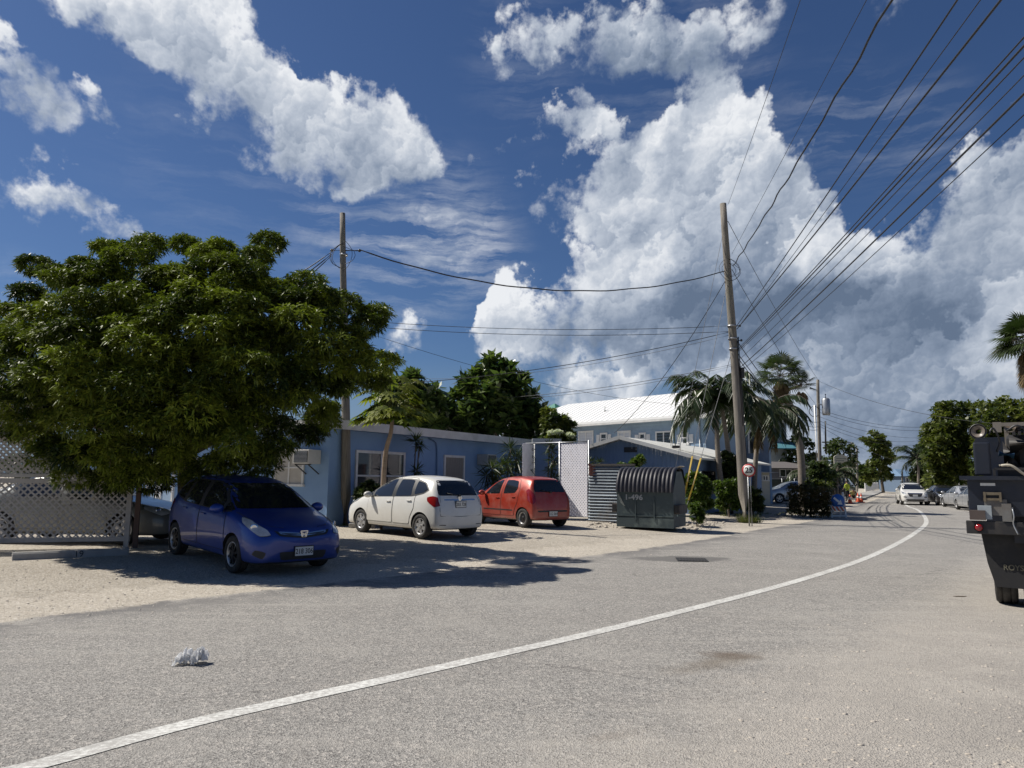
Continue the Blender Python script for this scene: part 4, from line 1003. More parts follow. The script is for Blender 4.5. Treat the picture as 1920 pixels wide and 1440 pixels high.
# unlit icicle lights under the rake
m = MB(); r2 = random.Random(4)
for k in range(90):
    f = r2.random() * 2; s = f * HWID; z = az_ - (az_ - ez) * abs(1 - f) - .10
    L = .06 + .26 * r2.random() ** 1.5; p = O3 + GT * s - GU * .45 + Vector((0, 0, z)); m.tube([p, p + Vector((0, 0, -L))], .004, 3)
    m.box(p + Vector((0, 0, -L)), (.022, .022, .028))
m.build('icicle_lights', MT['steel'], gab, world=True)
s0, _ = plane_hit(1222, 870, O3, GT)
a_, z1 = plane_hit(1310, 884, O3, -GT)
sa, za = plane_hit(1322, 883, O3, GU); sb, _ = plane_hit(1345, 883, O3, GU); 
add_window(gab, O3 - GT * -.15, GU, -GT, sa, max(sb, sa + 1.2), 1.0, 2.0, 2, 1, .05, 'fitting')

# --- two storey house with a white standing seam hip roof
fa = A(1060, 795, 56.5); fb = A(1322, 777, 46.5)
O4 = Vector((fb.x, fb.y, 0)); HT = (Vector((fa.x, fa.y, 0)) - O4).normalized(); HU = Vector((HT.y, -HT.x, 0))
if HU.y < 0: HU = -HU
EZ = fb.z; L4 = (Vector((fa.x, fa.y, 0)) - O4).length + 7
big = thing('house', 'two storey pale blue house with a bright white ribbed metal hip roof', 'house', O4)
m = MB(); m.prism([(0, -.3), (L4, -.3), (L4, EZ - .02), (0, EZ - .02)], HU * 7.5, O=O4, X=HT, Y=(0, 0, 1))
for k in range(22): m.bar(O4 + HT * 0 - HU * .006 + Vector((0, 0, 3 + k * .2)), O4 + HT * L4 - HU * .006 + Vector((0, 0, 3 + k * .2)), .02, .015) if 3 + k * .2 < EZ - .1 else None
m.build('wall', WALL2, big, world=True)
METAL = pm('white_metal_roof', (.80, .80, .78), (.74, .74, .72), scale=1.5, rough=.45)
D4, ov, RZ = 7.5, .7, None
ra = A(1132, 752, 58.5); rb = A(1265, 736, 52.5); RZ = rb.z
e0 = O4 - HT * ov - HU * ov; e1 = O4 + HT * (L4 + ov) - HU * ov; e2 = e1 + HU * (D4 + 2 * ov); e3 = e0 + HU * (D4 + 2 * ov)
hd = D4 / 2 + ov
q0 = e0 + HT * 3.6 + HU * hd; q1 = e1 - HT * 4.0 + HU * hd
for q in (e0, e1, e2, e3): q.z = EZ
for q in (q0, q1): q.z = RZ - .0
m = MB(); m.add([e0, e1, e2, e3, q0, q1], [(0, 1, 5, 4), (1, 2, 5), (2, 3, 4, 5), (3, 0, 4)])
lo = [q - Vector((0, 0, .14)) for q in (e0, e1, e2, e3)]
m.add([e0, e1, e2, e3] + lo, [(0, 1, 5, 4), (1, 2, 6, 5), (2, 3, 7, 6), (3, 0, 4, 7), (4, 5, 6, 7)])
def ribs(A_, B_, C_, D_, n):
    """standing seams from eave A_-B_ up to ridge D_-C_ (perpendicular to the eave)"""
    ed = (B_ - A_); Lr = ed.length; ed.normalize(); nrm = ed.cross(D_ - A_).normalized(); up = nrm.cross(ed).normalized()
    if up.z < 0: up = -up
    if nrm.z < 0: nrm = -nrm
    h = (D_ - A_).dot(up); fA = (D_ - A_).dot(ed); fB = (C_ - A_).dot(ed)
    for k in range(1, n):
        s = Lr * k / n
        if s < fA: t = h * s / fA
        elif s > fB: t = h * (Lr - s) / (Lr - fB)
        else: t = h
        a = A_ + ed * s; m.bar(a, a + up * t, .055, .05, up=nrm)
ribs(e0, e1, q1, q0, 42); ribs(e3, e0, q0, q0, 24); 
rf = m.build('roof', METAL, big, world=True)
m = MB(); 
for px, py in ((1122, 783), (1198, 779)):
    f = (px - 1060) / 262; p = O4 + HT * (L4 - 7) * (1 - f) + HU * 1.2 + Vector((0, 0, EZ + .9)); m.cyl(p, p + Vector((0, 0, .35)), .07)
    break
m.build('roof_pipe', MT['steel'], rf, world=True)
m = MB(); m.bar(e0 - Vector((0, 0, .22)) + HU * .02, e1 - Vector((0, 0, .22)) + HU * .02, .12, .16); m.build('gutter', FASC, big, world=True)
SHUT = pm('white_shutter', (.62, .64, .66), (.5, .52, .55), scale=1, rough=.6, stretch=(1, 1, 40))
for (pa, pb, kind) in ((1086, 1112, 's'), (1127, 1138, 'd'), (1160, 1182, 's'), (1200, 1210, 'd'), (1231, 1259, 'b'), (1280, 1290, 'd')):
    sa, _ = plane_hit(pb, 830, O4, HT); sb, _ = plane_hit(pa, 830, O4, HT); _, zt = plane_hit((pa + pb) / 2, 811, O4, HT); _, zb = plane_hit((pa + pb) / 2, 838 if kind != 's' else 850, O4, HT)
    if kind == 'd': _, zt = plane_hit(pa, 815, O4, HT); _, zb = plane_hit(pa, 831, O4, HT)
    add_window(big, O4, HT, -HU, sa, sb, zb, zt, 2 if kind != 'd' else 1, 1 if kind != 'd' else 2, .13 if kind != 'b' else .1, pane=SHUT if kind == 's' else None, depth=.06)
    if kind == 'd':
        for sx in (sa - .28, sb + .28):
            m = MB(); m.bar(O4 + HT * sx - HU * .03 + Vector((0, 0, zb)), O4 + HT * sx - HU * .03 + Vector((0, 0, zt)), .3, .05, up=HU); m.build('shutter', MT['white'], big, world=True)
# downpipe corner
m = MB(); m.cyl(O4 + HT * .4 - HU * .08 + Vector((0, 0, 0)), O4 + HT * .4 - HU * .08 + Vector((0, 0, EZ - .2)), .05); m.build('downpipe', MT['white'], big, world=True)

# --- grey-blue stucco annex with an arched window, seen behind the palms
pa = A(1316, 900, 50.0); O5 = Vector((pa.x, pa.y, 0)); T5 = Vector((.93, -.2, 0)).normalized(); n5 = Vector((T5.y, -T5.x, 0)); B5 = -n5
anx = thing('house', 'grey blue stucco annex with a tall arched window behind the palm trees', 'house', O5)
W5 = pm('grey_blue_stucco', (.155, .20, .265), (.13, .17, .23), rough=.9, bump=.3, bscale=30)
s5, z5 = plane_hit(1440, 795, O5, T5)
m = MB(); m.prism([(0, -.3), (s5, -.3), (s5, z5), (0, z5 + .1)], B5 * 8, O=O5, X=T5, Y=(0, 0, 1)); m.build('wall', W5, anx, world=True)
m = MB(); q = [O5 - T5 * .5 - B5 * .5, O5 + T5 * (s5 + .5) - B5 * .5, O5 + T5 * (s5 + .5) + B5 * 8.5, O5 - T5 * .5 + B5 * 8.5]
q = [Vector((v.x, v.y, z5 + .1)) for v in q]; tp = (q[0] + q[2]) / 2 + Vector((0, 0, 1.5)); t2 = tp - T5 * 1.2; t3 = tp + T5 * 1.2
m.add(q + [t2, t3], [(0, 1, 5, 4), (1, 2, 5), (2, 3, 4, 5), (3, 0, 4), (0, 1, 2, 3)]); m.build('roof', METAL, anx, world=True)
sa, zt = plane_hit(1403, 806, O5, T5); sb, _ = plane_hit(1421, 806, O5, T5); _, zb = plane_hit(1412, 850, O5, T5)
m = MB(); arch = []; wq = (sb - sa) / 2; cx = (sa + sb) / 2
for k in range(13): t = math.pi * k / 12; arch.append((cx + wq * math.cos(t), zt - wq + wq * math.sin(t)))
outl = [(sb, zb)] + arch + [(sa, zb)]
for a_, b_ in zip(outl, outl[1:]): m.bar(O5 + T5 * a_[0] - B5 * .04 + Vector((0, 0, a_[1])), O5 + T5 * b_[0] - B5 * .04 + Vector((0, 0, b_[1])), .12, .12, up=B5)
aw = m.build('arched_window', FASC, anx, world=True)
m = MB(); m.prism(outl, B5 * .03, O=O5 - B5 * .035, X=T5, Y=(0, 0, 1)); m.build('pane', MT['winglass'], aw, world=True)

# --- teal trimmed tower
pt_ = A(1442, 900, 75.0); O6 = Vector((pt_.x, pt_.y, 0)); T6 = Vector((1, 0, 0)); B6 = Vector((0, 1, 0))
tw = thing('building', 'grey tower with turquoise windows rising behind the fan palm', 'building', O6)
s6, z6 = plane_hit(1473, 772, O6, T6)
m = MB(); m.prism([(0, -.3), (s6, -.3), (s6, z6), (0, z6)], B6 * 4, O=O6, X=T6, Y=(0, 0, 1)); m.build('wall', pm('pale_grey_render', (.30, .33, .34), rough=.9), tw, world=True)
TEAL = pm('turquoise_trim', (.08, .22, .26), rough=.6)
for (x0, x1, y0, y1) in ((1444, 1453, 805, 820), (1456, 1466, 805, 820), (1448, 1466, 776, 790)):
    a_, zt = plane_hit(x0, y0, O6, T6); b_, zb = plane_hit(x1, y1, O6, T6)
    m = MB(); m.bar(O6 + T6 * a_ - B6 * .04 + Vector((0, 0, (zt + zb) / 2)), O6 + T6 * b_ - B6 * .04 + Vector((0, 0, (zt + zb) / 2)), .1, zt - zb); m.build('window', TEAL, tw, world=True)
m = MB(); cc = O6 + T6 * s6 / 2 + B6 * 2; q = [cc + Vector((x * (s6 / 2 + .5), y * 2.5, z6)) for x, y in ((-1, -1), (1, -1), (1, 1), (-1, 1))]; m.add(q + [cc + Vector((0, 0, z6 + 1.4))], [(0, 1, 4), (1, 2, 4), (2, 3, 4), (3, 0, 4), (0, 1, 2, 3)]); m.build('roof', TEAL, tw, world=True)
z7 = A(1455, 829, 75).z
m = MB(); q = [cc + Vector((x * (s6 / 2 + .9), -2 - y, z7 - .5 * y)) for x, y in ((-1, 0), (1, 0), (1, 1.3), (-1, 1.3))]; m.add(q + [p + Vector((0, 0, -.1)) for p in q], [(0, 1, 2, 3), (4, 5, 6, 7), (0, 1, 5, 4), (1, 2, 6, 5), (2, 3, 7, 6), (3, 0, 4, 7)]); m.build('canopy', TEAL, tw, world=True)

# green roofed tower tip beyond the white roof
p_ = A(1040, 762, 80); gt = thing('building', 'distant building with a small green roof peak left of the white roof', 'building', (p_.x, p_.y, 0))
m = MB(); m.box((p_.x, p_.y, p_.z / 2 - .6), (2.4, 2.4, p_.z - .9)); m.build('wall', pm('pale_wall', (.5, .5, .47), rough=.9), gt, world=True)
m = MB(); m.lathe([(2.0, p_.z - 1.0), (1.9, p_.z - .75), (.1, p_.z + .3), (0, p_.z + .3)], (p_.x, p_.y, 0), n=4, sm=False); m.build('roof', pm('green_roof', (.04, .20, .14), rough=.5), gt, world=True)

# --- dark bungalow behind the car park, far right blue hut
def simple_house(name, label, px0, px1, Y, py_eave, py_ridge, wallm, roofm, depth=8, wins=()):
    a = A(px0, 900, Y); b_ = A(px1, 900, Y); ze = A((px0 + px1) / 2, py_eave, Y).z; zr = A((px0 + px1) / 2, py_ridge, Y + depth / 2).z
    O = Vector((a.x, a.y, 0)); w = b_.x - a.x
    h = thing(name, label, 'house' if name == 'house' else 'building', O)
    m = MB(); m.prism([(0, -.4), (w, -.4), (w, ze), (0, ze)], (0, depth, 0), O=O, X=(1, 0, 0), Y=(0, 0, 1)); m.build('wall', wallm, h, world=True)
    m = MB(); e = [O + Vector((x, y, ze)) for x, y in ((-.5, -.6), (w + .5, -.6), (w + .5, depth + .6), (-.5, depth + .6))]; r1 = O + Vector((min(w * .3, depth / 2), depth / 2, zr)); r2_ = O + Vector((w - min(w * .3, depth / 2), depth / 2, zr))
    m.add(e + [r1, r2_], [(0, 1, 5, 4), (1, 2, 5), (2, 3, 4, 5), (3, 0, 4), (0, 1, 2, 3)]); m.build('roof', roofm, h, world=True)
    for (x0, x1, y0, y1) in wins:
        p0 = A(x0, y0, Y); p1 = A(x1, y1, Y); add_window(h, O, Vector((1, 0, 0)), Vector((0, -1, 0)), p0.x - O.x, p1.x - O.x, p1.z, p0.z, 2, 1, .08)
    return h
simple_house('house', 'low dark roofed bungalow in the shade behind the silver cars', 1440, 1535, 62, 878, 866, pm('shaded_grey_wall', (.20, .20, .22), rough=.9), pm('brown_shingle', (.13, .115, .105), (.09, .08, .075), scale=8, rough=.9), wins=((1462, 1484, 881, 893),))
simple_house('house', 'small far house with a blue roof at the end of the street', 1694, 1722, 120, 893, 880, pm('dull_blue_wall', (.12, .17, .24), rough=.9), pm('blue_roof', (.12, .20, .30), (.10, .17, .26), rough=.6), wins=((1698, 1710, 896, 903),))
simple_house('building', 'cream hut with a flat top beside the sign pole', 1412, 1443, 48, 886, 883.5, pm('cream_wall', (.55, .52, .42), rough=.85), pm('cream_roof', (.6, .58, .5), rough=.85), depth=3, wins=((1430, 1440, 893, 900),))

# ------------------------------------------------------------------ fences
def lattice(m, O, X, Y, w, h, pitch, sw, th, mi=0, border=True, off=0.0):
    """diagonal slats both ways, clipped to the w x h rectangle"""
    X = Vector(X).normalized(); Y = Vector(Y).normalized(); N = X.cross(Y)
    for lay, sg in ((0, 1), (1, -1)):
        k = -h if sg > 0 else 0
        a = math.floor(-h / pitch) * pitch if sg > 0 else 0.0
        t = a
        end = w if sg > 0 else w + h
        while t < end:
            # line s = t + sg*z
            half = sw * .7071
            P = [(t - half * 1.0 + 0, 0), (t + half, 0), (t + half + sg * h, h), (t - half + sg * h, h)]
            q = sh_clip(P if sg > 0 else P, 0, w, 0, h)
            if len(q) >= 3: m.prism(q, N * th, O=O + N * (lay * th * 1.02 + off), X=X, Y=Y, mi=mi)
            t += pitch
LATW = pm('grey_white_lattice', (.50, .47, .43), (.43, .40, .37), scale=5, rough=.7, dirt=(.22, .2, .18), dscale=2)
fR = GL(252, 1014); fR = at_depth(252, 14.9); fL0 = at_depth(0, 14.2)
dF = (fL0 - fR).normalized(); fL = fR + dF * 5.6
zr_ = gz(fR.x, fR.y); 
fen = thing('lattice_fence', 'greyish white diagonal lattice fence two panels high at the left edge', 'fence', on_ground(fR))
XD = (fL - fR).normalized(); zb = A(252, 1013, fR.y).z; zt = A(252, 903, fR.y).z
fx = Vector((fR.x, fR.y, 0))
m = MB(); lattice(m, fx + Vector((0, 0, zb + .05)), XD, (0, 0, 1), 5.6, zt - zb - .08, .128, .032, .008); m.build('lattice_panel', LATW, fen, world=True)
m = MB()
for z in (zb + .03, zt - .0): m.bar(fx + Vector((0, 0, z)), fx + XD * 5.6 + Vector((0, 0, z)), .05, .09)
m.build('rail', LATW, fen, world=True)
m = MB(); m.bar(fx + Vector((0, 0, zt + .1)), fx + XD * 5.6 + Vector((0, 0, zt + .1)), .05, .07); m.build('rail', LATW, fen, world=True)
up = fx + XD * 1.5 + Vector((0, 0, zt + .12))
m = MB(); N_ = XD.cross(Vector((0, 0, 1)))
lattice(m, up, XD, (0, 0, 1), 4.1, 1.5, .11, .028, .008); m.build('lattice_panel', LATW, fen, world=True)
m = MB(); lattice(m, up + N_ * .07 + Vector((.03, 0, .04)), XD, (0, 0, 1), 4.0, 1.4, .11, .028, .008); m.build('lattice_panel', LATW, fen, world=True)
for s, hh, mt in ((.06, zt + .14, LATW), (-.10, zt + .1, pm('rusty_post', (.14, .09, .07), rough=.9)), (2.9, zt + 1.6, LATW), (5.5, zt + 1.7, LATW)):
    p = fx + XD * s; m = MB(); m.bar(Vector((p.x, p.y, gz(p.x, p.y) - .05)), Vector((p.x, p.y, hh)), .09, .09, up=XD); m.build('post', mt, fen, world=True)
# concrete wheel stop
wa = GL(22, 1050); wb_ = GL(240, 1040)
ws = thing('wheel_stop', 'grey concrete wheel stop numbered 19 lying in front of the lattice fence', 'wheel stop', on_ground((wa + wb_) / 2))
d = (wb_ - wa).normalized(); m = MB(); m.prism([(-.09, 0), (.09, 0), (.07, .10), (.04, .13), (-.04, .13), (-.07, .10)], (wb_ - wa), O=wa + Vector((0, 0, -.004)), X=Vector((d.y, -d.x, 0)), Y=(0, 0, 1)); m.build('concrete_block', MT['concrete'], ws, world=True)
q = text_mesh('painted_number', '19', .15, MT['ink'], ws, Vector(wa.lerp(wb_, .55) - ws.location) + Vector((d.y, -d.x, 0)) * .082 + Vector((0, 0, .055)), d, Vector((-d.y * .1, d.x * .1, 1)), .002)

# white slatted panel between the red car and the corrugated sheets
SL = pm('white_privacy_slats', (.80, .79, .82), (.7, .69, .72), scale=4, rough=.5, dirt=(.5, .46, .44))
pl_ = at_depth(1050, 26.9); pr_ = at_depth(1101, 26.0); zb = A(1101, 969, 26.0).z; zt = A(1101, 830, 26.0).z
pan = thing('fence_panel', 'tall white lattice privacy panel standing beside the red car', 'fence', on_ground(pr_))
XD = (pl_ - pr_); wid = XD.length; XD.normalize(); N_ = XD.cross(Vector((0, 0, 1))); O_ = Vector((pr_.x, pr_.y, zb))
m = MB(); lattice(m, O_, -XD * -1, (0, 0, 1), wid, zt - zb, .125, .056, .012); m.build('lattice_panel', SL, pan, world=True)
for s in (-.07, wid + .03):
    p = O_ + XD * s; m = MB(); m.cyl(Vector((p.x, p.y, gz(p.x, p.y) - .1)), Vector((p.x, p.y, zt + .08)), .038, n=12); m.build('post', MT['steel'], pan, world=True)
tr0 = at_depth(985, 28.0); tr0.z = zt + .04
m = MB(); m.tube([O_ - XD * .07 + Vector((0, 0, zt - zb + .04)), O_ + XD * wid + Vector((0, 0, zt - zb + .04)), tr0], .028, 8); m.build('top_rail', MT['steel'], pan, world=True)
# second leaf, edge-on by the wall
g0 = at_depth(1002, 28.2); g1 = at_depth(980, 26.6); XD2 = (g1 - g0).normalized(); w2_ = (g1 - g0).length
pan2 = thing('fence_panel', 'white slatted gate leaf swung back against the blue wall behind the spiky plants', 'gate', on_ground(g0))
m = MB(); lattice(m, Vector((g0.x, g0.y, zb)), XD2, (0, 0, 1), w2_, zt - zb, .125, .056, .012); m.build('lattice_panel', SL, pan2, world=True)
m = MB(); m.cyl(Vector((g0.x, g0.y, .0)), Vector((g0.x, g0.y, zt + .05)), .045, n=12); m.build('post', MT['white'], pan2, world=True)
# blue wall stub behind
p0 = at_depth(1002, 29.5); p1 = at_depth(1052, 29.5)
st = thing('wall', 'narrow dark blue wall between the swung gate leaf and the white panel', 'wall', on_ground(p0))
m = MB(); m.prism([(0, -.2), (p1.x - p0.x, -.2), (p1.x - p0.x, 3.0), (0, 3.0)], (0, .3, 0), O=(p0.x, p0.y, 0)); m.prism([(-.1, 3.003), (p1.x - p0.x, 3.003), (p1.x - p0.x, 3.2), (-.1, 3.2)], (0, .5, 0), O=(p0.x, p0.y - .15, 0), mi=1); m.build('blockwork', [WALL3, FASC], st, world=True)

# corrugated sheet fence
q0 = at_depth(1104, 25.8); q1 = at_depth(1160, 25.2); zb = gz(q0.x, q0.y) + .03; zt = A(1104, 873, 25.8).z
cor = thing('corrugated_fence', 'grey horizontally corrugated metal sheet fence left of the dumpster', 'fence', on_ground(q0))
T_ = (Vector((q1.x, q1.y, 0)) - Vector((q0.x, q0.y, 0))); Lc = T_.length + .6; T_.normalize(); n_ = Vector((T_.y, -T_.x, 0))
m = MB(); vs = []; fs = []; nz = 160
for i in range(nz + 1):
    z = zb + (zt - zb) * i / nz; o_ = .028 * math.sin(2 * math.pi * (z - zb) / .105) + (.03 if z < zb + (zt - zb) * .5 else 0)
    for s in (0, Lc): vs.append(Vector((q0.x, q0.y, z)) + T_ * s + n_ * o_)
for i in range(nz): fs.append((2 * i, 2 * i + 1, 2 * i + 3, 2 * i + 2))
m.add(vs, fs, 0, True); n0 = len(vs)
CORR = pm('corrugated_zinc', (.24, .28, .31), (.18, .21, .24), scale=2, rough=.5, metal=.35, dirt=(.2, .15, .11), dscale=1.2)
m.build('corrugated_sheet', CORR, cor, world=True, fix=False)
m = MB(); m.bar(Vector((q0.x, q0.y, zt + .03)) , Vector((q0.x, q0.y, zt + .03)) + T_ * Lc, .1, .06); m.build('top_rail', pm('dark_rail', (.09, .08, .07), rough=.8), cor, world=True)
sg = thing('notice_board', 'weathered orange notice plate fixed high on the corrugated fence', 'sign', Vector((q0.x, q0.y, 0)))
c = A(1113, 881, 25.7); m = MB(); m.box(c, (.34, .02, .40)); m.build('plate', pm('faded_red_board', (.30, .10, .06), (.2, .09, .07), scale=14, rough=.7, dirt=(.35, .28, .22), dscale=9), sg, world=True)
sg.location = (c.x, c.y, c.z)
for ch in sg.children: ch.data.transform(Matrix.Translation((q0.x - c.x, q0.y - c.y, -c.z)))
text_mesh('faded_print', '10', .26, pm('faded_print', (.16, .05, .04), rough=.8), sg, (0, -.012, .02), (1, 0, 0), (0, 0, 1), .001)

# ------------------------------------------------------------------ dumpster
pa = GL(1157, 990); pb = at_depth(1262, pa.y - .80)
DO = Vector((pa.x, pa.y, 0)); DX = (Vector((pb.x, pb.y, 0)) - DO).normalized(); DW = (Vector((pb.x, pb.y, 0)) - DO).length; DY = Vector((-DX.y, DX.x, 0))
dz0 = gz(pa.x, pa.y) - .0; S_ = 1 / 1370 * pa.y
H1 = A(1160, 920, pa.y).z - dz0; H2 = A(1170, 880, pa.y + .5).z - dz0
GRN = pm('dumpster_green_paint', (.058, .082, .086), (.042, .060, .064), scale=1.4, rough=.6, dirt=(.15, .19, .175), dscale=1.3, damt=1.0)
dum = thing('dumpster', 'dark green steel dumpster with a ribbed black plastic lid marked 1-496', 'dumpster', (DO.x, DO.y, dz0), math.atan2(DX.y, DX.x))
DD = 1.55
m = MB()
m.prism([(0, .06), (DD, .06), (DD, H1 + .12), (DD * .72, H2 - .06), (DD * .30, H2 - .06), (0, H1)], (DW, 0, 0), O=(0, 0, 0), X=(0, 1, 0), Y=(0, 0, 1))
m.build('container', GRN, dum)
m = MB()
for x in (DW * .34, DW * .67): m.box((x, -.022, .62), (.035, .045, H1 * .62))
m.box((DW / 2, -.018, H1 - .04), (DW * 1.0, .05, .07)); m.box((DW / 2, -.018, .40), (DW * 1.0, .035, .03)); m.box((DW / 2, -.012, .20), (DW * 1.005, .03, .30))
m.build('stiffener', GRN, dum)
for x in (-.09, DW + .09):
    m = MB(); m.box((x, .55, .62), (.17, 1.0, .26)); m.box((x, .02, .62), (.13, .02, .20), mi=1); m.build('fork_pocket', [pm('rusty_steel', (.10, .085, .075), (.06, .05, .045), rough=.8), MT['ink']], dum)
m = MB(); m.bar((DW + .15, -.15, .45), (DW + .62, .1, .42), .10, .05); m.build('lift_arm', GRN, dum)
# ribbed curved lid
LID = pm('black_plastic_lid', (.022, .021, .026), (.032, .03, .036), scale=6, rough=.5, dirt=(.07, .065, .07))
m = MB(); nr = 14; nx = nr * 10; prof = []
for k in range(15):
    t = k / 14; ang = t * math.pi / 2
    prof.append((-.06 + (.62) * (1 - math.cos(ang)), H1 - .03 + (H2 - H1 + .05) * math.sin(ang)))
prof += [(DD * .6, H2 + .03), (DD * .8, H2 - .01), (DD + .04, H1 + .14)]
vs = []; fs = []
for i in range(nx + 1):
    u = i / nx; rib = abs(math.sin(math.pi * u * nr)) ** .7; x = DW * (-.012 + 1.024 * u)
    for j, (y, z) in enumerate(prof):
        k = min(1, j / 14); f = .050 * rib; a = k * math.pi / 2
        vs.append((x, y - f * math.cos(a), z + f * math.sin(a)))
np_ = len(prof)
for i in range(nx):
    for j in range(np_ - 1): fs.append((i * np_ + j, (i + 1) * np_ + j, (i + 1) * np_ + j + 1, i * np_ + j + 1))
m.add(vs, fs, 0, True); m.build('lid', LID, dum)
text_mesh('stencilled_number', '1-496', .23, pm('stencil_white', (.42, .44, .44), (.3, .32, .32), scale=20, rough=.7), dum, (.56, -.050, H1 - .20), (1, 0, 0), (0, 0, 1), .002, sx=1.1, bold=.006)
m = MB(); 
for k in range(9): m.bar((.04 + .012 * k, -.03, H1 - .12 - .03 * k), (.10 + .02 * k, -.03, H1 - .10 - .045 * k), .012, .02, up=(0, 1, 0))
m.build('paint_scrape', pm('scraped_white', (.40, .41, .38), (.16, .18, .17), scale=30, rough=.8), dum)
cb = thing('cardboard_sheet', 'flat piece of buff cardboard resting on top of the dumpster lid', 'cardboard', (DO + DX * DW * .8 + DY * .7) + Vector((0, 0, dz0 + H2 + .05)), math.atan2(DX.y, DX.x))
m = MB(); m.prism([(-.45, 0), (.2, -.03), (.45, .05), (.40, .07), (.2, 0), (-.4, .03)], (0, .5, 0), X=(1, 0, 0), Y=(0, 0, 1)); m.build('board', pm('cardboard', (.32, .27, .2), rough=.9), cb)

# ------------------------------------------------------------------ poles
def pole(name, label, pxb, pyb, pxt, pyt, r0_, r1_, Y=None, mat='wood', lean_y=0.0, n=16):
    b_ = GL(pxb, pyb) if Y is None else base_at(pxb, Y)
    t_ = A(pxt, pyt, b_.y + lean_y)
    p = thing(name, label, 'utility pole', (b_.x, b_.y, b_.z))
    pts = []; rr = []
    for k in range(13):
        f = k / 12; q = b_.lerp(t_, f); q = q + Vector((math.sin(f * 5) * .03, 0, 0)); 
        if k == 0: q.z -= .3
        pts.append(q); rr.append(r0_ + (r1_ - r0_) * f)
    m = MB(); m.tube(pts, rr, n, caps=True); m.build('pole_shaft', MT[mat], p, world=True)
    return p, b_, t_
P1, P1b, P1t = pole('utility_pole', 'weathered wooden utility pole between the big tree and the blue building', 648, 985, 644, 400, .155, .085)
P2, P2b, P2t = pole('utility_pole', 'tall leaning wooden utility pole beside the 25 sign, carrying most of the wires', 1397, 980, 1357, 382, .20, .125)
P3, P3b, P3t = pole('utility_pole', 'thinner far utility pole with a grey transformer beside the fan palm', 1538, 905, 1534, 712, .17, .12, Y=62)
def on_pole(b_, t_, py):
    """point on a pole axis seen at image height py"""
    best = None
    for k in range(401):
        q = b_.lerp(t_, k / 400); v = Vector(q) - Vector((0, 0, CAMH)); y = 720 - FPX * v.dot(cup) / v.dot(fwd)
        if best is None or abs(y - py) < best[0]: best = (abs(y - py), q)
    return best[1].copy()
# fittings on the near poles
def fitting_ring(par, c, r, h=.06):
    m = MB(); m.lathe([(r, -h / 2), (r + .015, -h / 2), (r + .015, h / 2), (r, h / 2)], c, n=16, closed=True); m.build('steel_band', MT['steel'], par, world=True)
for py in (612, 636, 655): q = on_pole(P2b, P2t, py); fitting_ring(P2, q, .17)
for py in (478,): q = on_pole(P1b, P1t, py); fitting_ring(P1, q, .11)
def dead_end(par, c, d):
    m = MB(); m.tube([c, c + Vector(d)], .02, 6); m.ball(c + Vector(d), .05, 8, 6); m.build('insulator', MT['fitting'], par, world=True)
q = on_pole(P1b, P1t, 470); dead_end(P1, q, (.5, 0, 0)); dead_end(P1, q, (-.38, 0, 0))
q = on_pole(P2b, P2t, 612); dead_end(P2, q, (.28, -.1, 0)); q = on_pole(P2b, P2t, 640); dead_end(P2, q, (.30, -.1, .02))
def loops(par, c, rnd_s, n, r):
    q = random.Random(rnd_s)
    for _ in range(n):
        a0 = q.uniform(0, 6.28); pts = []
        ax = Vector((q.uniform(-1, 1), q.uniform(-.3, .3), 0)); 
        w = r * q.uniform(.5, 1.1); hgt = r * q.uniform(.6, 1.2); s = -1 if q.random() < .55 else 1
        for k in range(13):
            t = math.pi * k / 12; pts.append(Vector(c) + Vector((s * w * math.sin(t), -.15 + .1 * math.sin(2 * t), hgt * math.cos(t) + q.uniform(-.02, .02))))
        m = MB(); m.tube(pts, .008, 6); m.build('cable_loop', MT['wire'], par, world=True)
loops(P1, on_pole(P1b, P1t, 482), 3, 5, .42); loops(P2, on_pole(P2b, P2t, 508), 5, 6, .42)
# cable risers down pole 2
m = MB(); pts = [on_pole(P2b, P2t, y) + Vector((.19, -.08, 0)) for y in (632, 700, 760, 830, 900, 965)]; m.tube(pts, .025, 6); m.build('riser_cable', MT['wire'], P2, world=True)
m = MB(); pts = [on_pole(P2b, P2t, y) + Vector((.12 * 1, -.16, 0)) for y in (640, 720, 800)]; m.tube(pts, .018, 6); m.build('riser_cable', MT['wire'], P2, world=True)
q = on_pole(P2b, P2t, 700) + Vector((.26, -.1, 0)); m = MB(); m.box(q, (.14, .12, .42), ch=.03); m.build('junction_box', MT['blackplastic'], P2, world=True)
# transformer on the far pole
q = on_pole(P3b, P3t, 762) + Vector((.55, -.2, 0)); m = MB(); m.lathe([(0, -.75), (.3, -.75), (.33, -.6), (.33, .55), (.27, .65), (.2, .7), (0, .72)], q, n=18); m.cyl(q + Vector((0, 0, .7)), q + Vector((0, 0, 1.05)), .06); m.build('transformer', MT['steel'], P3, world=True)
m = MB(); m.bar(q + Vector((-.6, 0, .2)), q, .08, .08); m.build('bracket', MT['steel'], P3, world=True)
m = MB(); pts = [on_pole(P3b, P3t, y) + Vector((.45, -.25, 0)) for y in (790, 810, 850)]; m.tube(pts, .07, 7); m.build('riser_cable', MT['wire'], P3, world=True)
m = MB(); m.lathe([(.42, -.03), (.46, -.03), (.46, .03), (.42, .03)], on_pole(P3b, P3t, 772) + Vector((-.45, -.2, 0)), axis=(0, 1, 0), n=20, closed=True); m.build('cable_coil', MT['wire'], P3, world=True)
m = MB(); b4 = base_at(1535, 60.5); m.cyl(b4, Vector((b4.x, b4.y, A(1531, 760, 60.5).z)), .11, .10); m.build('steel_pole', MT['steel'], P3, world=True)

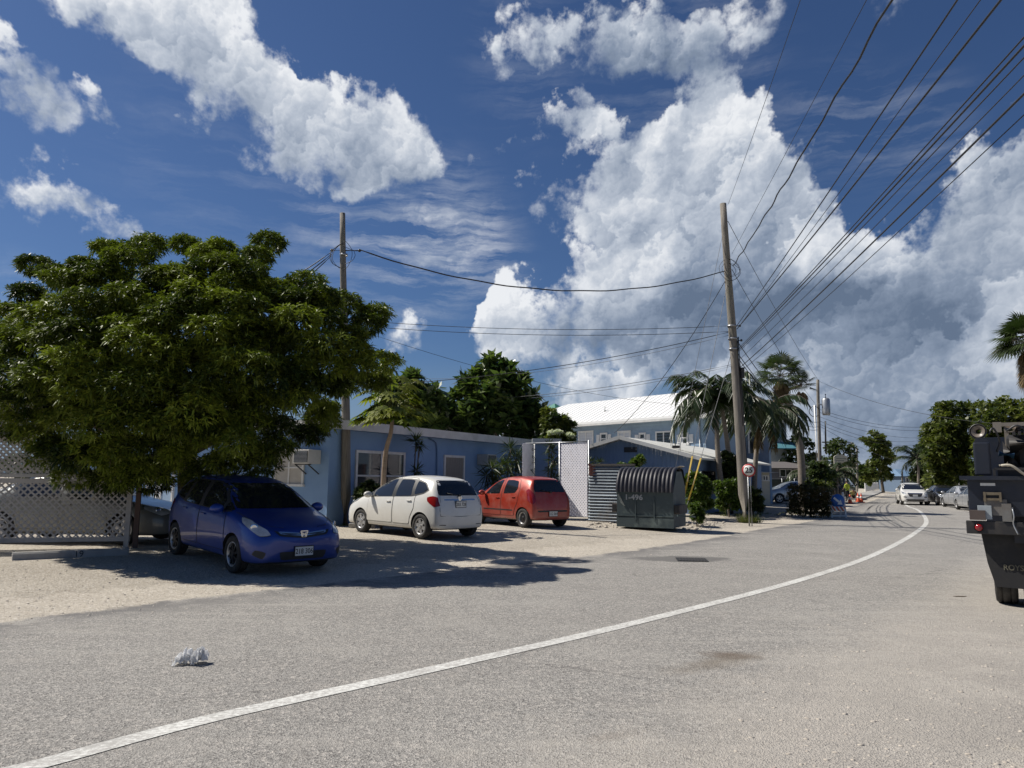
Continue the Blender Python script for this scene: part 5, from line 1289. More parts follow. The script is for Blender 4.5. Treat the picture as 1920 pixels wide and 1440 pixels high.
# ------------------------------------------------------------------ wires
NW = [0]
def wire(label, a, b_, r=.012, sag=.0, wob=0.0, n=26, cat='wire', group=None, name='overhead_wire', mat='wire'):
    a = Vector(a); b_ = Vector(b_); L = (b_ - a).length; q = random.Random(int(L * 100)); pts = []
    for k in range(n + 1):
        f = k / n; p = a.lerp(b_, f); p.z -= sag * 4 * f * (1 - f)
        if wob: p += Vector((math.sin(f * L * 2.3) * wob, 0, math.cos(f * L * 3.1) * wob))
        pts.append(p)
    t = thing(name, label, cat, a, 0, group)
    m = MB(); m.tube(pts, r, 6); m.build('cable', MT[mat], t, world=True)
    return t
# from the leaning pole over our heads to the upper right; the far ends lie past the frame
def up_wire(lbl, py0, px1, py1, z1, r, sag=.1, wob=0.0, ext=1.6, mat='wire'):
    a = on_pole(P2b, P2t, py0) + Vector((.16, -.1, 0)); b_ = Z(px1, py1, z1)
    # keep the line straight through the sighted point and beyond
    c = a.lerp(b_, ext); return wire(lbl, a, c, r, sag, wob, 60, mat=mat)
UW = [('thin grey wire climbing from the very top of the leaning pole to the top edge', 384, 1497, 0, 9.8, .008, .1, 0),
 ('thin jointed wire rising between the pole top wire and the twisted cable', 478, 1619, 5, 8.8, .008, .05, 0),
 ('thick twisted black cable climbing steeply from high on the leaning pole', 500, 1655, 0, 8.6, .024, .25, .018),
 ('black wire leaving the frame at the top, first right of the twisted cable', 612, 1783, 0, 7.4, .016, .12, 0),
 ('thin wire leaving the frame at the top between two thicker black wires', 618, 1825, 0, 7.3, .009, .12, 0),
 ('thickest smooth black wire reaching the top edge nearest the corner', 618, 1862, 0, 7.2, .020, .12, 0),
 ('upper wire of the dense bundle reaching the right edge near its top', 655, 1920, 46, 6.7, .013, .15, 0),
 ('middle wire of the dense bundle near the top right corner', 658, 1920, 62, 6.6, .018, .15, 0),
 ('lower wire of the dense bundle near the top right corner', 660, 1920, 80, 6.6, .011, .18, 0),
 ('thin lone wire reaching the right edge below the dense bundle', 676, 1920, 118, 6.4, .009, .15, 0),
 ('thick black wire reaching the right edge in the lower set of three', 690, 1920, 148, 6.2, .018, .18, 0),
 ('lowest thin wire of the set reaching the right edge', 698, 1920, 182, 6.1, .009, .22, 0)]
for (lb, y0, px, py, z1, r, sg_, wb2) in UW: up_wire(lb, y0, px, py, z1, r * .8, sg_, wb2)
# pole to pole and service drops
def P1p(y, dx=0): return on_pole(P1b, P1t, y) + Vector((dx, -.08, 0))
def P2p(y, dx=-.17): return on_pole(P2b, P2t, y) + Vector((dx, -.05, 0))
wire('heavy black sagging cable strung between the two nearest wooden poles', P1p(470, .5), P2p(510), .022, 1.05, .012, 40)
for k, (y, dz_) in enumerate(((475, 0), (479, 0), (482, 0))):
    wire(('highest', 'middle', 'lowest')[k] + ' black cable running down left from the pole behind the tree', P1p(y, -.38), A(250 + 40 * k, 640 + 12 * k, 24), .016 if k != 2 else .014, .4, .01)
wire('upper of two parallel wires from the tree top to the leaning pole', P2p(612), A(560, 590, 30), .011, .35)
wire('lower of two parallel wires from the tree top to the leaning pole', P2p(622), A(560, 600, 29), .011, .35)
wire('black wire from the leaning pole dropping left over the breadfruit tree', P2p(624), A(700, 722, 29.5), .014, .35)
wire('thin lamp-jointed wire from the leaning pole sloping left', P2p(630), A(640, 700, 44), .008, .9)
wire('faint wire sloping from the tree down to the breadfruit tree', A(700, 628, 30), A(1300, 760, 48), .009, .6)
wire('wire running left from the leaning pole above the white roof', P2p(684), A(700, 745, 40), .011, .6)
wire('second wire just above the white roof running left', P2p(688), A(760, 745, 40), .008, .6)
wire('service cable dropping from the leaning pole to the board house gable', P2p(528), A(1152, 812, 38), .014, .5)
wire('upper guy wire falling from the pole top toward the yellow guards', on_pole(P2b, P2t, 434) + Vector((-.1, 0, 0)), GL(1222, 985) * 0 + A(1262, 900, 27.5), .008, .0, name='guy_wire', mat='copper')
ga = GL(1273, 963)
def guy(lbl, top, foot, gz0=.1, gL=2.6, guard=True):
    t = wire(lbl, top, foot, .010, 0, name='guy_wire', mat='copper', cat='guy wire')
    d = (Vector(top) - Vector(foot)).normalized()
    if guard: m = MB(); m.tube([Vector(foot) + d * gz0, Vector(foot) + d * (gz0 + gL)], .032, 10); m.build('yellow_guard', MT['yellow'], t, world=True)
f1 = base_at(1271, 25.2); f2 = base_at(1277, 25.8)
guy('guy wire with the left yellow sleeve, anchored right of the dumpster', on_pole(P2b, P2t, 520), f1, 1.1, 1.5)
guy('guy wire with the right yellow sleeve, anchored right of the dumpster', on_pole(P2b, P2t, 650), f2, .95, 1.7)
# far wires beyond the leaning pole to the far pole and on
def P3p(y, dx=0): return on_pole(P3b, P3t, y) + Vector((dx, -.1, 0))
wire('top conductor from the leaning pole tip to the far transformer pole', on_pole(P2b, P2t, 415) + Vector((.12, 0, 0)), P3p(714), .012, .3)
wire('slanting wire from mid leaning pole down toward the far pole', on_pole(P2b, P2t, 505) + Vector((.15, 0, 0)), P3p(766), .012, .4)
for k, (y0, y1) in enumerate(((640, 792), (664, 800), (672, 806))):
    wire(('first', 'second', 'third')[k] + ' low cable from the leaning pole toward the far pole', on_pole(P2b, P2t, y0) + Vector((.17, 0, 0)), P3p(y1, -.1), .018, .9)
far_end = A(1722, 873, 120)
for k, (y0, px, py, Y) in enumerate(((716, 1960, 800, 40), (768, 1790, 795, 70), (774, 1790, 802, 72), (782, 1760, 818, 90), (790, 1730, 825, 90), (796, 1730, 832, 90), (800, 1720, 868, 120))):
    wire('far thin wire number %s down from the tip of the transformer pole heading right' % ('one two three four five six seven'.split()[k]), P3p(y0, .1), A(px, py, Y), .014, .8, 0, 20, group=None)

# ------------------------------------------------------------------ vegetation
rng = np.random.default_rng(11)
def nrm(a): return a / np.maximum(np.linalg.norm(a, axis=1, keepdims=True), 1e-6)
def leaves(P, Dn, L, Wd, curl=.25, rs=None, wmid=.42, jit=.25):
    """one folded diamond leaf per point: base P, direction Dn"""
    rs = rs or rng; n = len(P); L = L * rs.uniform(1 - jit, 1 + jit, (n, 1)); Wd = Wd * rs.uniform(.8, 1.2, (n, 1))
    up = np.tile([[0, 0, 1.0]], (n, 1)) + rs.normal(0, .35, (n, 3)); s = nrm(np.cross(Dn, up)); u = np.cross(s, Dn)
    tip = P + Dn * L + np.array([[0, 0, -1.0]]) * L * curl
    mid = P + Dn * L * wmid + np.array([[0, 0, -1.0]]) * L * curl * .15
    V = np.stack([P, mid + s * Wd - u * Wd * .25, tip, mid - s * Wd - u * Wd * .25], 1).reshape(-1, 3)
    Fq = np.arange(4 * n).reshape(n, 4)
    return V, Fq
def tuft_leaves(clumps, per, L, Wd, spread=1.0, curl=.3, upb=.35, shell=.6, rs=None, tn=(.0, 1.0), zflat=0.0, backset=.6):
    """clumps (cx,cy,cz,rx,ry,rz,n_twigs): whorls of leaves at twig ends near each clump's surface"""
    rs = rs or rng; VV = []; TT = []; FF = []; off = 0
    for (cx, cy, cz, rx, ry, rz, n) in clumps:
        n = int(n)
        if n < 1: continue
        d = nrm(rs.normal(size=(n, 3))); d[:, 2] = np.abs(d[:, 2]) * np.where(rs.random(n) < .72, 1, -1)
        r = shell + (1 - shell) * rs.random((n, 1)) ** .6; r = r * rs.uniform(.85, 1.12, (n, 1))
        P = np.array([[cx, cy, cz]]) + d * r * np.array([[rx, ry, rz]])
        ax = nrm(d + np.array([[0, 0, upb]]) + rs.normal(0, .25, (n, 3)))
        a = nrm(np.cross(ax, rs.normal(size=(n, 3)))); b = np.cross(ax, a)
        tt = np.clip(rs.normal(.45, .22) + rs.normal(0, .14, n), tn[0], tn[1])
        for k in range(per):
            th = 2 * math.pi * (k / per) + rs.uniform(-.4, .4, (n, 1)); sp_ = spread * rs.uniform(.55, 1.15, (n, 1))
            Dn = nrm(ax * np.cos(sp_) + (a * np.cos(th) + b * np.sin(th)) * np.sin(sp_))
            Pk = P - ax * L * backset * rs.random((n, 1)) 
            V, Fq = leaves(Pk, Dn, L, Wd, curl, rs)
            VV.append(V); FF.append(Fq + off); off += len(V); TT.append(np.repeat(np.clip(tt + rs.normal(0, .08, n), 0, 1), 4))
    return np.concatenate(VV), np.concatenate(FF), np.concatenate(TT)
def crown_obj(name, parent, data, mat):
    V, Fq, T = data; V = V - np.array([parent.location[:]], np.float32)
    return link_mesh(name, np_mesh(name, V, Fq, T), mat, parent)
def poly_clumps(poly, Yc, ry, step, rpx, rs, zf=.75, n=40, back=True, mid=True, edge_r=.75, ef=.32):
    """fill a silhouette (picture outline of the crown as seen from the street) with clumps over an ellipsoidal volume"""
    P = [Vector((a, b, 0)) for a, b in poly]; xs = [p[0] for p in poly]; ys = [p[1] for p in poly]; out = []
    gx = np.arange(min(xs), max(xs), step); gy = np.arange(min(ys), max(ys), step * .8)
    X, Yy = np.meshgrid(gx, gy); X = X.ravel() + rs.uniform(-.35, .35, X.size) * step; Yy = Yy.ravel() + rs.uniform(-.35, .35, Yy.size) * step
    ins = in_poly(X, Yy, P); dist = pdist(X, Yy, P + [P[0]]); mx = dist[ins].max()
    for x, y, i, d in zip(X, Yy, ins, dist):
        if not i or d < rpx * ef: continue
        e = min(1, d / (mx * .8)); dep = ry * math.sqrt(max(0, 1 - (1 - e) ** 2)); rr = rpx * (edge_r + (1 - edge_r) * e)
        for sgn in ((-1, 1) if back else (-1,)):
            Y = Yc + sgn * dep * rs.uniform(.8, 1.05); q = A(x, y, Y); r = rr / FPX * Yc * rs.uniform(.8, 1.2)
            out.append((q.x, Y, q.z, r, r, r * zf, n * (1 if sgn < 0 else .7)))
        if mid and e > .5:
            Y = Yc + rs.uniform(-.4, .4) * dep; q = A(x, y, Y); r = rr / FPX * Yc * 1.1; out.append((q.x, Y, q.z, r, r, r, n * .5))
    return out
def limbs(parent, base, r0_, clumps, rs, k=9, fork=.35, mat='bark', name='trunk'):
    m = MB(); base = Vector(base); cs = [Vector(c[:3]) for c in clumps]
    cen = sum(cs, Vector()) / len(cs); zlo = min(c.z for c in cs)
    f = base.lerp(Vector((base.x * .7 + cen.x * .3, base.y * .7 + cen.y * .3, max(base.z + .8, zlo + (cen.z - zlo) * fork))), 1)
    m.tube(spline([base - Vector((0, 0, .2)), base.lerp(f, .5) + Vector((rs.uniform(-.08, .08), 0, 0)), f], 5), [r0_ * (1.25 - .045 * i) for i in range(11)], 10)
    for c in rs.permutation(len(cs))[:k]:
        c = cs[c]; mid_ = f.lerp(c, .5) + Vector((rs.uniform(-.2, .2), rs.uniform(-.2, .2), -.12 * (c - f).length * .5))
        m.tube(spline([f, mid_, c], 5), [r0_ * (.62 - .055 * i) for i in range(11)], 6)
    return m.build(name, MT[mat], parent, world=True)

LF_BIG = leaf_mat('leathery_leaf', (.016, .032, .007), (.22, .265, .032), trans=.17, spec=.25, rough=.5)
LF_BREAD = leaf_mat('breadfruit_leaf', (.028, .055, .018), (.125, .165, .045), rough=.28, trans=.32, spec=.6)
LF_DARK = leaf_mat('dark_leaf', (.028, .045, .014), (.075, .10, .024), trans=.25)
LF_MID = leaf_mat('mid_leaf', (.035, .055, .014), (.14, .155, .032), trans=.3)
LF_LIGHT = leaf_mat('papaya_leaf', (.07, .11, .015), (.20, .21, .03), trans=.38, rough=.5)
LF_BUSH = leaf_mat('bush_leaf', (.035, .065, .012), (.12, .17, .03), trans=.3)
LF_HEDGE = leaf_mat('hedge_leaf', (.030, .045, .012), (.13, .085, .030), trans=.25)
LF_PALM = leaf_mat('palm_leaflet', (.022, .04, .014), (.065, .09, .028), rough=.38, trans=.22, spec=.6)
LF_SPIKE = leaf_mat('spiky_leaf', (.022, .040, .014), (.075, .10, .035), rough=.4, trans=.15)
LF_DRY = leaf_mat('dry_frond', (.10, .07, .035), (.24, .17, .09), rough=.8, trans=.15)
LF_GRASS = leaf_mat('grass_blade', (.05, .075, .018), (.20, .20, .07), trans=.3)

# the big tree over the blue car
BT = [(0, 640), (28, 560), (42, 508), (110, 500), (172, 492), (182, 452), (250, 462), (300, 470), (375, 462), (400, 446), (485, 440), (512, 470), (505, 500), (560, 518), (600, 508), (640, 535), (652, 585), (668, 605), (700, 588), (728, 610), (715, 650), (698, 668), (722, 695), (700, 725), (655, 742), (620, 765), (598, 795), (556, 835), (518, 870), (480, 888), (440, 900), (380, 895), (330, 893), (270, 903), (215, 925), (160, 932), (120, 905), (80, 862), (40, 822), (-10, 790), (-60, 760), (-70, 680)]
rs1 = np.random.default_rng(5)
tb = Vector((-6.9, 16.0, 0)); tb.z = gz(tb.x, tb.y)
bt = thing('leafy_tree', 'huge dense dark green tree with a low spreading crown over the blue hatchback', 'tree', tb)
cl = poly_clumps([(x + (x - 340) * .02, y - (12 if y < 760 else -6)) for x, y in BT], 15.2, 2.85, 46, 45, rs1, .56, n=140, ef=.0)
crown_obj('crown', bt, tuft_leaves(cl, 8, .122, .0155, spread=1.15, curl=.35, upb=.7, shell=.62, rs=rs1), LF_BIG)
limbs(bt, tb, .22, cl, rs1, 14, .25)

def tree(name, label, outline, Y, ry, step, rpx, per, L, Wd, mat, n, base_px, base_y=None, r0_=.14, seed=1, zf=.75, k=8, spread=1.1, curl=.25, fork=.3, cat='tree', group=None, shell=.4, ground=None):
    rs = np.random.default_rng(seed); b_ = base_at(base_px, base_y or Y)
    t = thing(name, label, cat, b_, 0, group)
    cl = poly_clumps(outline, Y, ry, step, rpx, rs, zf, n)
    crown_obj('crown', t, tuft_leaves(cl, per, L, Wd, spread, curl, .4, shell, rs), mat)
    limbs(t, b_, r0_, cl, rs, k, fork); return t
tree('breadfruit_tree', 'glossy broad leaved tree rising behind the left part of the low blue roof', [(690, 765), (712, 725), (735, 708), (762, 682), (785, 692), (800, 712), (822, 704), (836, 740), (845, 800), (830, 815), (760, 805), (700, 800)], 36, 2.0, 21, 15, 7, .62, .13, LF_BREAD, 7, 770, seed=2, spread=1.0)
tree('breadfruit_tree', 'tallest glossy broad leaved tree behind the blue roof, its top reaching the clouds', [(830, 740), (862, 705), (876, 678), (890, 690), (905, 700), (908, 668), (926, 655), (945, 672), (968, 685), (990, 695), (1002, 722), (1012, 745), (1028, 768), (1045, 790), (1040, 830), (960, 835), (900, 830), (838, 820)], 37.5, 2.6, 21, 16, 7, .64, .13, LF_BREAD, 7, 930, seed=3, spread=1.0, k=12)
tree('leafy_tree', 'small round leafy tree between the tall glossy tree and the white roof', [(1020, 770), (1040, 760), (1062, 778), (1078, 800), (1080, 830), (1010, 835), (1005, 800)], 34.5, 1.2, 16, 13, 6, .26, .07, LF_MID, 20, 1045, seed=4)
# flowering shrub: white blossom clusters
b_ = base_at(1048, 31.5); fs_ = thing('flowering_shrub', 'leafy shrub with white blossom heads just above the fence top rail', 'shrub', b_)
rs = np.random.default_rng(8); cl = []
for px, py, r in ((1033, 822, 12), (1046, 818, 12), (1068, 822, 12), (1040, 836, 14), (1062, 838, 14), (1050, 850, 16), (1046, 870, 16)):
    q = A(px, py, 31.5); cl.append((q.x, q.y, q.z, r / FPX * 31.5, r / FPX * 31.5, r / FPX * 26, 30))
crown_obj('foliage', fs_, tuft_leaves(cl, 6, .22, .045, rs=rs), LF_MID); limbs(fs_, b_, .05, cl, rs, 7)
cl2 = []
for px, py in ((1032, 812), (1037, 810), (1050, 811), (1045, 809), (1068, 815), (1072, 818)):
    q = A(px, py, 31.2); cl2.append((q.x, q.y, q.z, .16, .16, .09, 26))
crown_obj('blossom', fs_, tuft_leaves(cl2, 5, .07, .03, curl=0, rs=rs), leaf_mat('white_petal', (.55, .55, .50), (.75, .75, .7), trans=.3))
# far street trees
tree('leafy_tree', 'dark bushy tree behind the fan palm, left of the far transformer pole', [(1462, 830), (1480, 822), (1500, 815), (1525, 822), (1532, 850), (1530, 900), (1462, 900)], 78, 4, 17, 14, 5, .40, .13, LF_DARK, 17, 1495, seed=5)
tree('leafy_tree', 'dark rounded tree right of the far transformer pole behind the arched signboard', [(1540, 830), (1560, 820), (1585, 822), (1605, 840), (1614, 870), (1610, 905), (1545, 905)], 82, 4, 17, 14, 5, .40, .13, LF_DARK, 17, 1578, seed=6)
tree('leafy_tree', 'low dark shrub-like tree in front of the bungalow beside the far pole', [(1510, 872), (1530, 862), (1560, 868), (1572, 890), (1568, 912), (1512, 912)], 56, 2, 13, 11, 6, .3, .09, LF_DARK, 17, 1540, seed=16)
tree('sea_grape_tree', 'open branched street tree with an uneven crown beside the far kerb', [(1620, 815), (1640, 806), (1668, 812), (1662, 825), (1680, 838), (1692, 852), (1672, 862), (1668, 880), (1675, 898), (1655, 905), (1625, 905), (1605, 895), (1612, 868), (1632, 860), (1628, 840), (1612, 826)], 112, 4, 12, 9, 6, .55, .20, LF_MID, 13, 1658, seed=7, r0_=.2, k=16)
tree('leafy_tree', 'dense green tree at the right with its crown above the black parked car', [(1728, 900), (1732, 850), (1738, 800), (1750, 765), (1775, 752), (1800, 750), (1825, 760), (1832, 800), (1830, 850), (1825, 915), (1770, 925), (1745, 920)], 62, 4.5, 21, 21, 7, .42, .11, LF_MID, 26, 1785, seed=8, r0_=.2)
tree('leafy_tree', 'broad green tree directly behind the dark service truck', [(1820, 760), (1850, 742), (1890, 748), (1930, 740), (1990, 760), (2010, 820), (1990, 900), (1900, 915), (1825, 905)], 57, 4.5, 24, 23, 7, .40, .10, LF_MID, 26, 1890, seed=9, r0_=.2)
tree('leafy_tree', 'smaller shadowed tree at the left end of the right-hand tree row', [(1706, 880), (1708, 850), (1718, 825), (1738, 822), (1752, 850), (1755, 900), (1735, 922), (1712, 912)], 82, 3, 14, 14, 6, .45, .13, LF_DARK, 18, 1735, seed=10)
tree('bush', 'pale green bush on the verge between the oncoming white car and the black car', [(1730, 905), (1742, 896), (1762, 900), (1768, 920), (1764, 934), (1732, 936)], 68, 1.4, 9, 8, 6, .20, .05, LF_MID, 20, 1748, seed=12, r0_=.05, cat='shrub')
# bushes
tree('bush', 'bright green rounded bush behind the leaning pole', [(1342, 902), (1360, 893), (1382, 895), (1398, 905), (1402, 950), (1396, 958), (1345, 958), (1338, 930)], 31.5, .8, 12, 10, 6, .13, .035, LF_BUSH, 30, 1368, seed=13, r0_=.04, cat='shrub')
tree('bush', 'shaded bush against the board house, right of the dumpster', [(1280, 885), (1300, 880), (1318, 892), (1335, 905), (1340, 940), (1330, 955), (1285, 955)], 29.5, .9, 12, 10, 6, .15, .04, LF_BUSH, 24, 1308, seed=14, r0_=.04, cat='shrub')
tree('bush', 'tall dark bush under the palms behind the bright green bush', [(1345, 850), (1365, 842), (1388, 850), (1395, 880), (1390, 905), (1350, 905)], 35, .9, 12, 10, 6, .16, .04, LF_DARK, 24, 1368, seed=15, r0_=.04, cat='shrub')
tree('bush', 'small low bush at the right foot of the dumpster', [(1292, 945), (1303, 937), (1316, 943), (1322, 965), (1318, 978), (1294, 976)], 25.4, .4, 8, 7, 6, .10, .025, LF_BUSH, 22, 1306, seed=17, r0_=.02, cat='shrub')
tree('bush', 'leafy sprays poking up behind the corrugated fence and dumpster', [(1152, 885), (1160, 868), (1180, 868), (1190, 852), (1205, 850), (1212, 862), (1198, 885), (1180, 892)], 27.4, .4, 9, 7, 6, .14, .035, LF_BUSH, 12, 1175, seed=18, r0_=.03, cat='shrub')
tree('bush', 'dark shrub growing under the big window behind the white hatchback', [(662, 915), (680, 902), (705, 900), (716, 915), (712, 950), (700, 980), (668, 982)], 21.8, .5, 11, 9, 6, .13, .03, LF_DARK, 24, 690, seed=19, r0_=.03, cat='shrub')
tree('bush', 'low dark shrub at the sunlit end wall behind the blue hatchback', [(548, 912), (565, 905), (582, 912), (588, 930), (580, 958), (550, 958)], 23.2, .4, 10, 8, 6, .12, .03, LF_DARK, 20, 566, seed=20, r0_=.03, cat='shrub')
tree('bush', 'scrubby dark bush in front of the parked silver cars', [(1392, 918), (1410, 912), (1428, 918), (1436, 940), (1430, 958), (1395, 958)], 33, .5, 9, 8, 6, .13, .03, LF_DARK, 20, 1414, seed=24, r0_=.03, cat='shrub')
tree('bush', 'dark shrubs filling the yard right behind the trimmed hedge', [(1500, 905), (1520, 897), (1545, 899), (1562, 905), (1562, 920), (1500, 922)], 40, .7, 9, 8, 6, .15, .04, LF_MID, 20, 1530, seed=25, r0_=.03, cat='shrub')
# trimmed hedge
hb = base_at(1518, 33.4); hd_ = thing('hedge', 'boxy trimmed hedge with rusty tips left of the blue arrow sign', 'hedge', hb)
rs = np.random.default_rng(21); cl = []
for px in range(1482, 1560, 8):
    for py in range(914, 966, 9):
        for dy in (-.35, .35):
            q = A(px + rs.uniform(-3, 3), py + rs.uniform(-2, 3) + (4 if px > 1520 else 0), 33.4 + dy + (px - 1480) * -.004); cl.append((q.x, q.y, q.z, .19, .19, .16, 26))
crown_obj('foliage', hd_, tuft_leaves(cl, 6, .075, .020, rs=rs, shell=.3), LF_HEDGE)
limbs(hd_, hb, .04, cl, rs, 20)

# spiky and strappy plants
def rosettes(name, label, items, base_px, Y, mat=None, stems=True, cat='plant', L=.6, Wd=.022, per=42, seed=1, curl=.25, ub=.4):
    rs = np.random.default_rng(seed); b_ = base_at(base_px, Y); t = thing(name, label, cat, b_)
    VV = []; FF = []; TT = []; off = 0; m = MB()
    for (px, py, sc) in items:
        c = A(px, py, Y + rs.uniform(-.15, .15)); n = per
        d = nrm(rs.normal(size=(n, 3)) + np.array([[0, 0, ub]])); P = np.tile([[c.x, c.y, c.z]], (n, 1)) + d * .02
        V, Fq = leaves(P, d, L * sc, Wd, curl, rs, .35); VV.append(V); FF.append(Fq + off); off += len(V); TT.append(rs.uniform(.1, .9, len(V)))
        if stems: m.tube(spline([b_ + Vector((rs.uniform(-.1, .1), 0, -.05)), b_.lerp(c, .5) + Vector((rs.uniform(-.1, .1), 0, 0)), c], 4), .022, 6)
    crown_obj('foliage', t, (np.concatenate(VV), np.concatenate(FF), np.concatenate(TT)), mat or LF_SPIKE)
    if stems: m.build('stem', MT['bark'], t, world=True)
    return t
rosettes('dracaena', 'thin stemmed plant with two spiky heads against the wall above the white hatchback', [(780, 828, 1.0), (781, 882, .8), (786, 836, .6)], 780, 24.6, LF_DARK, L=.50, seed=1, per=46)
rosettes('dracaena', 'big spiky yucca clump leaning over the red hatchback by the roof edge', [(957, 842, 1.1), (968, 858, 1.1), (952, 868, .9), (985, 870, 1.0), (960, 885, 1.0), (978, 890, 1), (990, 850, .8)], 965, 28.0, seed=2, L=.62, per=60)
rosettes('dracaena', 'dark spiky plants low on the wall between the two hatchbacks', [(922, 878, 1.0), (912, 892, .9), (935, 892, .9), (940, 872, .8), (925, 905, 1)], 925, 27.0, LF_DARK, seed=3, L=.62, per=55)
rosettes('dracaena', 'tall narrow leafy plant in front of the dark wall left of the white panel', [(1035, 845, .7), (1038, 862, .8), (1033, 880, .8), (1040, 895, .7), (1030, 835, .6)], 1036, 27.6, seed=4, L=.55, per=46)
rosettes('dracaena', 'spiky plant tips above the corrugated fence beside the white panel', [(1112, 866, .7), (1124, 868, .7), (1105, 862, .6)], 1114, 26.6, seed=5, L=.42, per=30)

# papaya
def fan(c, axis_, up, Rr, nseg, spread, wseg, rs, droop=.15, L0=0.0):
    axis_ = Vector(axis_).normalized(); side = axis_.cross(Vector(up)); side = side.normalized() if side.length > 1e-3 else Vector((1, 0, 0)); out = []
    for k in range(nseg):
        a = (k / (nseg - 1) - .5) * spread; d = axis_ * math.cos(a) + side * math.sin(a); out.append(d)
    Dn = np.array([d[:] for d in out]); n = len(out); P = np.tile([c[:]], (n, 1)) + Dn * L0
    Lr = Rr * (1 - .25 * np.abs(np.linspace(-1, 1, n)))[:, None] * rs.uniform(.9, 1.05, (n, 1))
    nv = np.array(side.cross(axis_)[:]); s = nrm(np.cross(Dn, np.tile([nv], (n, 1)))); dn = np.array([[0, 0, -1.0]])
    mid = P + Dn * Lr * .55 + dn * droop * Lr * .25; tip = P + Dn * Lr + dn * droop * Lr
    V = np.stack([P, mid + s * wseg, tip, mid - s * wseg], 1).reshape(-1, 3); return V, np.arange(4 * n).reshape(n, 4)
def acc_new(): return dict(V=[], F=[], T=[], o=0)
def acc_add(a, V, Fq, t):
    a['V'].append(V); a['F'].append(Fq + a['o']); a['o'] += len(V); a['T'].append(np.full(len(V), t))
def acc_out(a): return np.concatenate(a['V']), np.concatenate(a['F']), np.concatenate(a['T'])
rs = np.random.default_rng(31)
pb_ = base_at(716, 20.9); pt2 = A(737, 765, 20.4)
pap = thing('papaya_tree', 'slim yellow green papaya tree in front of the big window', 'tree', pb_)
m = MB(); m.tube(spline([pb_ - Vector((0, 0, .2)), A(722, 860, 20.8), A(733, 810, 20.5), pt2], 5), [.085 - .0028 * i for i in range(16)], 10); m.build('trunk', pm('papaya_trunk', (.30, .22, .16), (.20, .15, .11), rough=.8, stretch=(1, 1, 12)), pap, world=True)
ac = acc_new(); m = MB()
for k in range(74):
    th = rs.uniform(0, 2 * math.pi); e = rs.uniform(-.35, 1.2); Lp = rs.uniform(.35, 1.1); d = Vector((math.cos(th) * math.cos(e), math.sin(th) * math.cos(e), math.sin(e)))
    c = pt2 + Vector((0, 0, rs.uniform(-.25, .15))) ; q = c + d * Lp + Vector((0, 0, -.12)); m.tube(spline([c, c + d * Lp * .5 + Vector((0, 0, .06)), q], 3), .011, 5)
    V, Fq = fan(q, Vector((d.x, d.y, -.35)), (rs.uniform(-.3, .3), rs.uniform(-.3, .3), 1), rs.uniform(.26, .40), 9, 4.6, .055, rs, .35); acc_add(ac, V, Fq, rs.uniform(.1, 1))
    V, Fq = fan(q, Vector((d.x, d.y, -.5)), (rs.uniform(-.3, .3), rs.uniform(-.3, .3), 1), rs.uniform(.14, .2), 9, 5.2, .06, rs, .2); acc_add(ac, V, Fq, rs.uniform(.1, 1))
crown_obj('foliage', pap, acc_out(ac), LF_LIGHT); m.build('leaf_stalks', pm('leaf_stalk', (.16, .18, .05), rough=.6), pap, world=True)
m = MB()
for k in range(7): th = k * .9; m.ball(pt2 + Vector((.10 * math.cos(th), .10 * math.sin(th), -.22 - .05 * (k % 3))), (.05, .05, .08), 10, 8)
m.build('fruit', pm('green_fruit', (.08, .14, .03), rough=.4), pap, world=True)

# palms
def frond(ac, c, az_, el_, L, rs, droop=.9, leafL=.55, n=28, tint=.5, m=None, lw=.030):
    """feather frond: arching midrib with paired hanging leaflets"""
    c = Vector(c); h = Vector((math.cos(az_), math.sin(az_), 0)); pts = []
    for k in range(n + 1):
        f = k / n; a = el_ - droop * f * f * 1.1 - droop * .35 * f
        pts.append(c if k == 0 else pts[-1] + (h * math.cos(a) + Vector((0, 0, math.sin(a)))) * (L / n))
    if m is not None: m.tube(pts[::3] + [pts[-1]], [.028 * (1 - .8 * i / (n / 3 + 1)) for i in range(len(pts[::3]) + 1)], 5)
    P = []; Dn = []
    for k in range(3, n + 1):
        f = k / n; t = (pts[k] - pts[k - 1]).normalized(); s = t.cross(Vector((0, 0, 1))); s = s.normalized() if s.length > .01 else Vector((h.y, -h.x, 0)); ll = math.sin(math.pi * min(1, .15 + f * .85)) ** .6
        for sg in (-1, 1):
            for j in (0, .5):
                d = (s * sg * .75 + t * .65 + Vector((0, 0, -.35 + rs.uniform(-.2, .15)))).normalized(); P.append((pts[k - 1].lerp(pts[k], j))[:]); Dn.append(d[:])
    P = np.array(P); Dn = np.array(Dn); V, Fq = leaves(P, Dn, leafL, lw, .35, rs, .3, .15); acc_add(ac, V, Fq, tint)
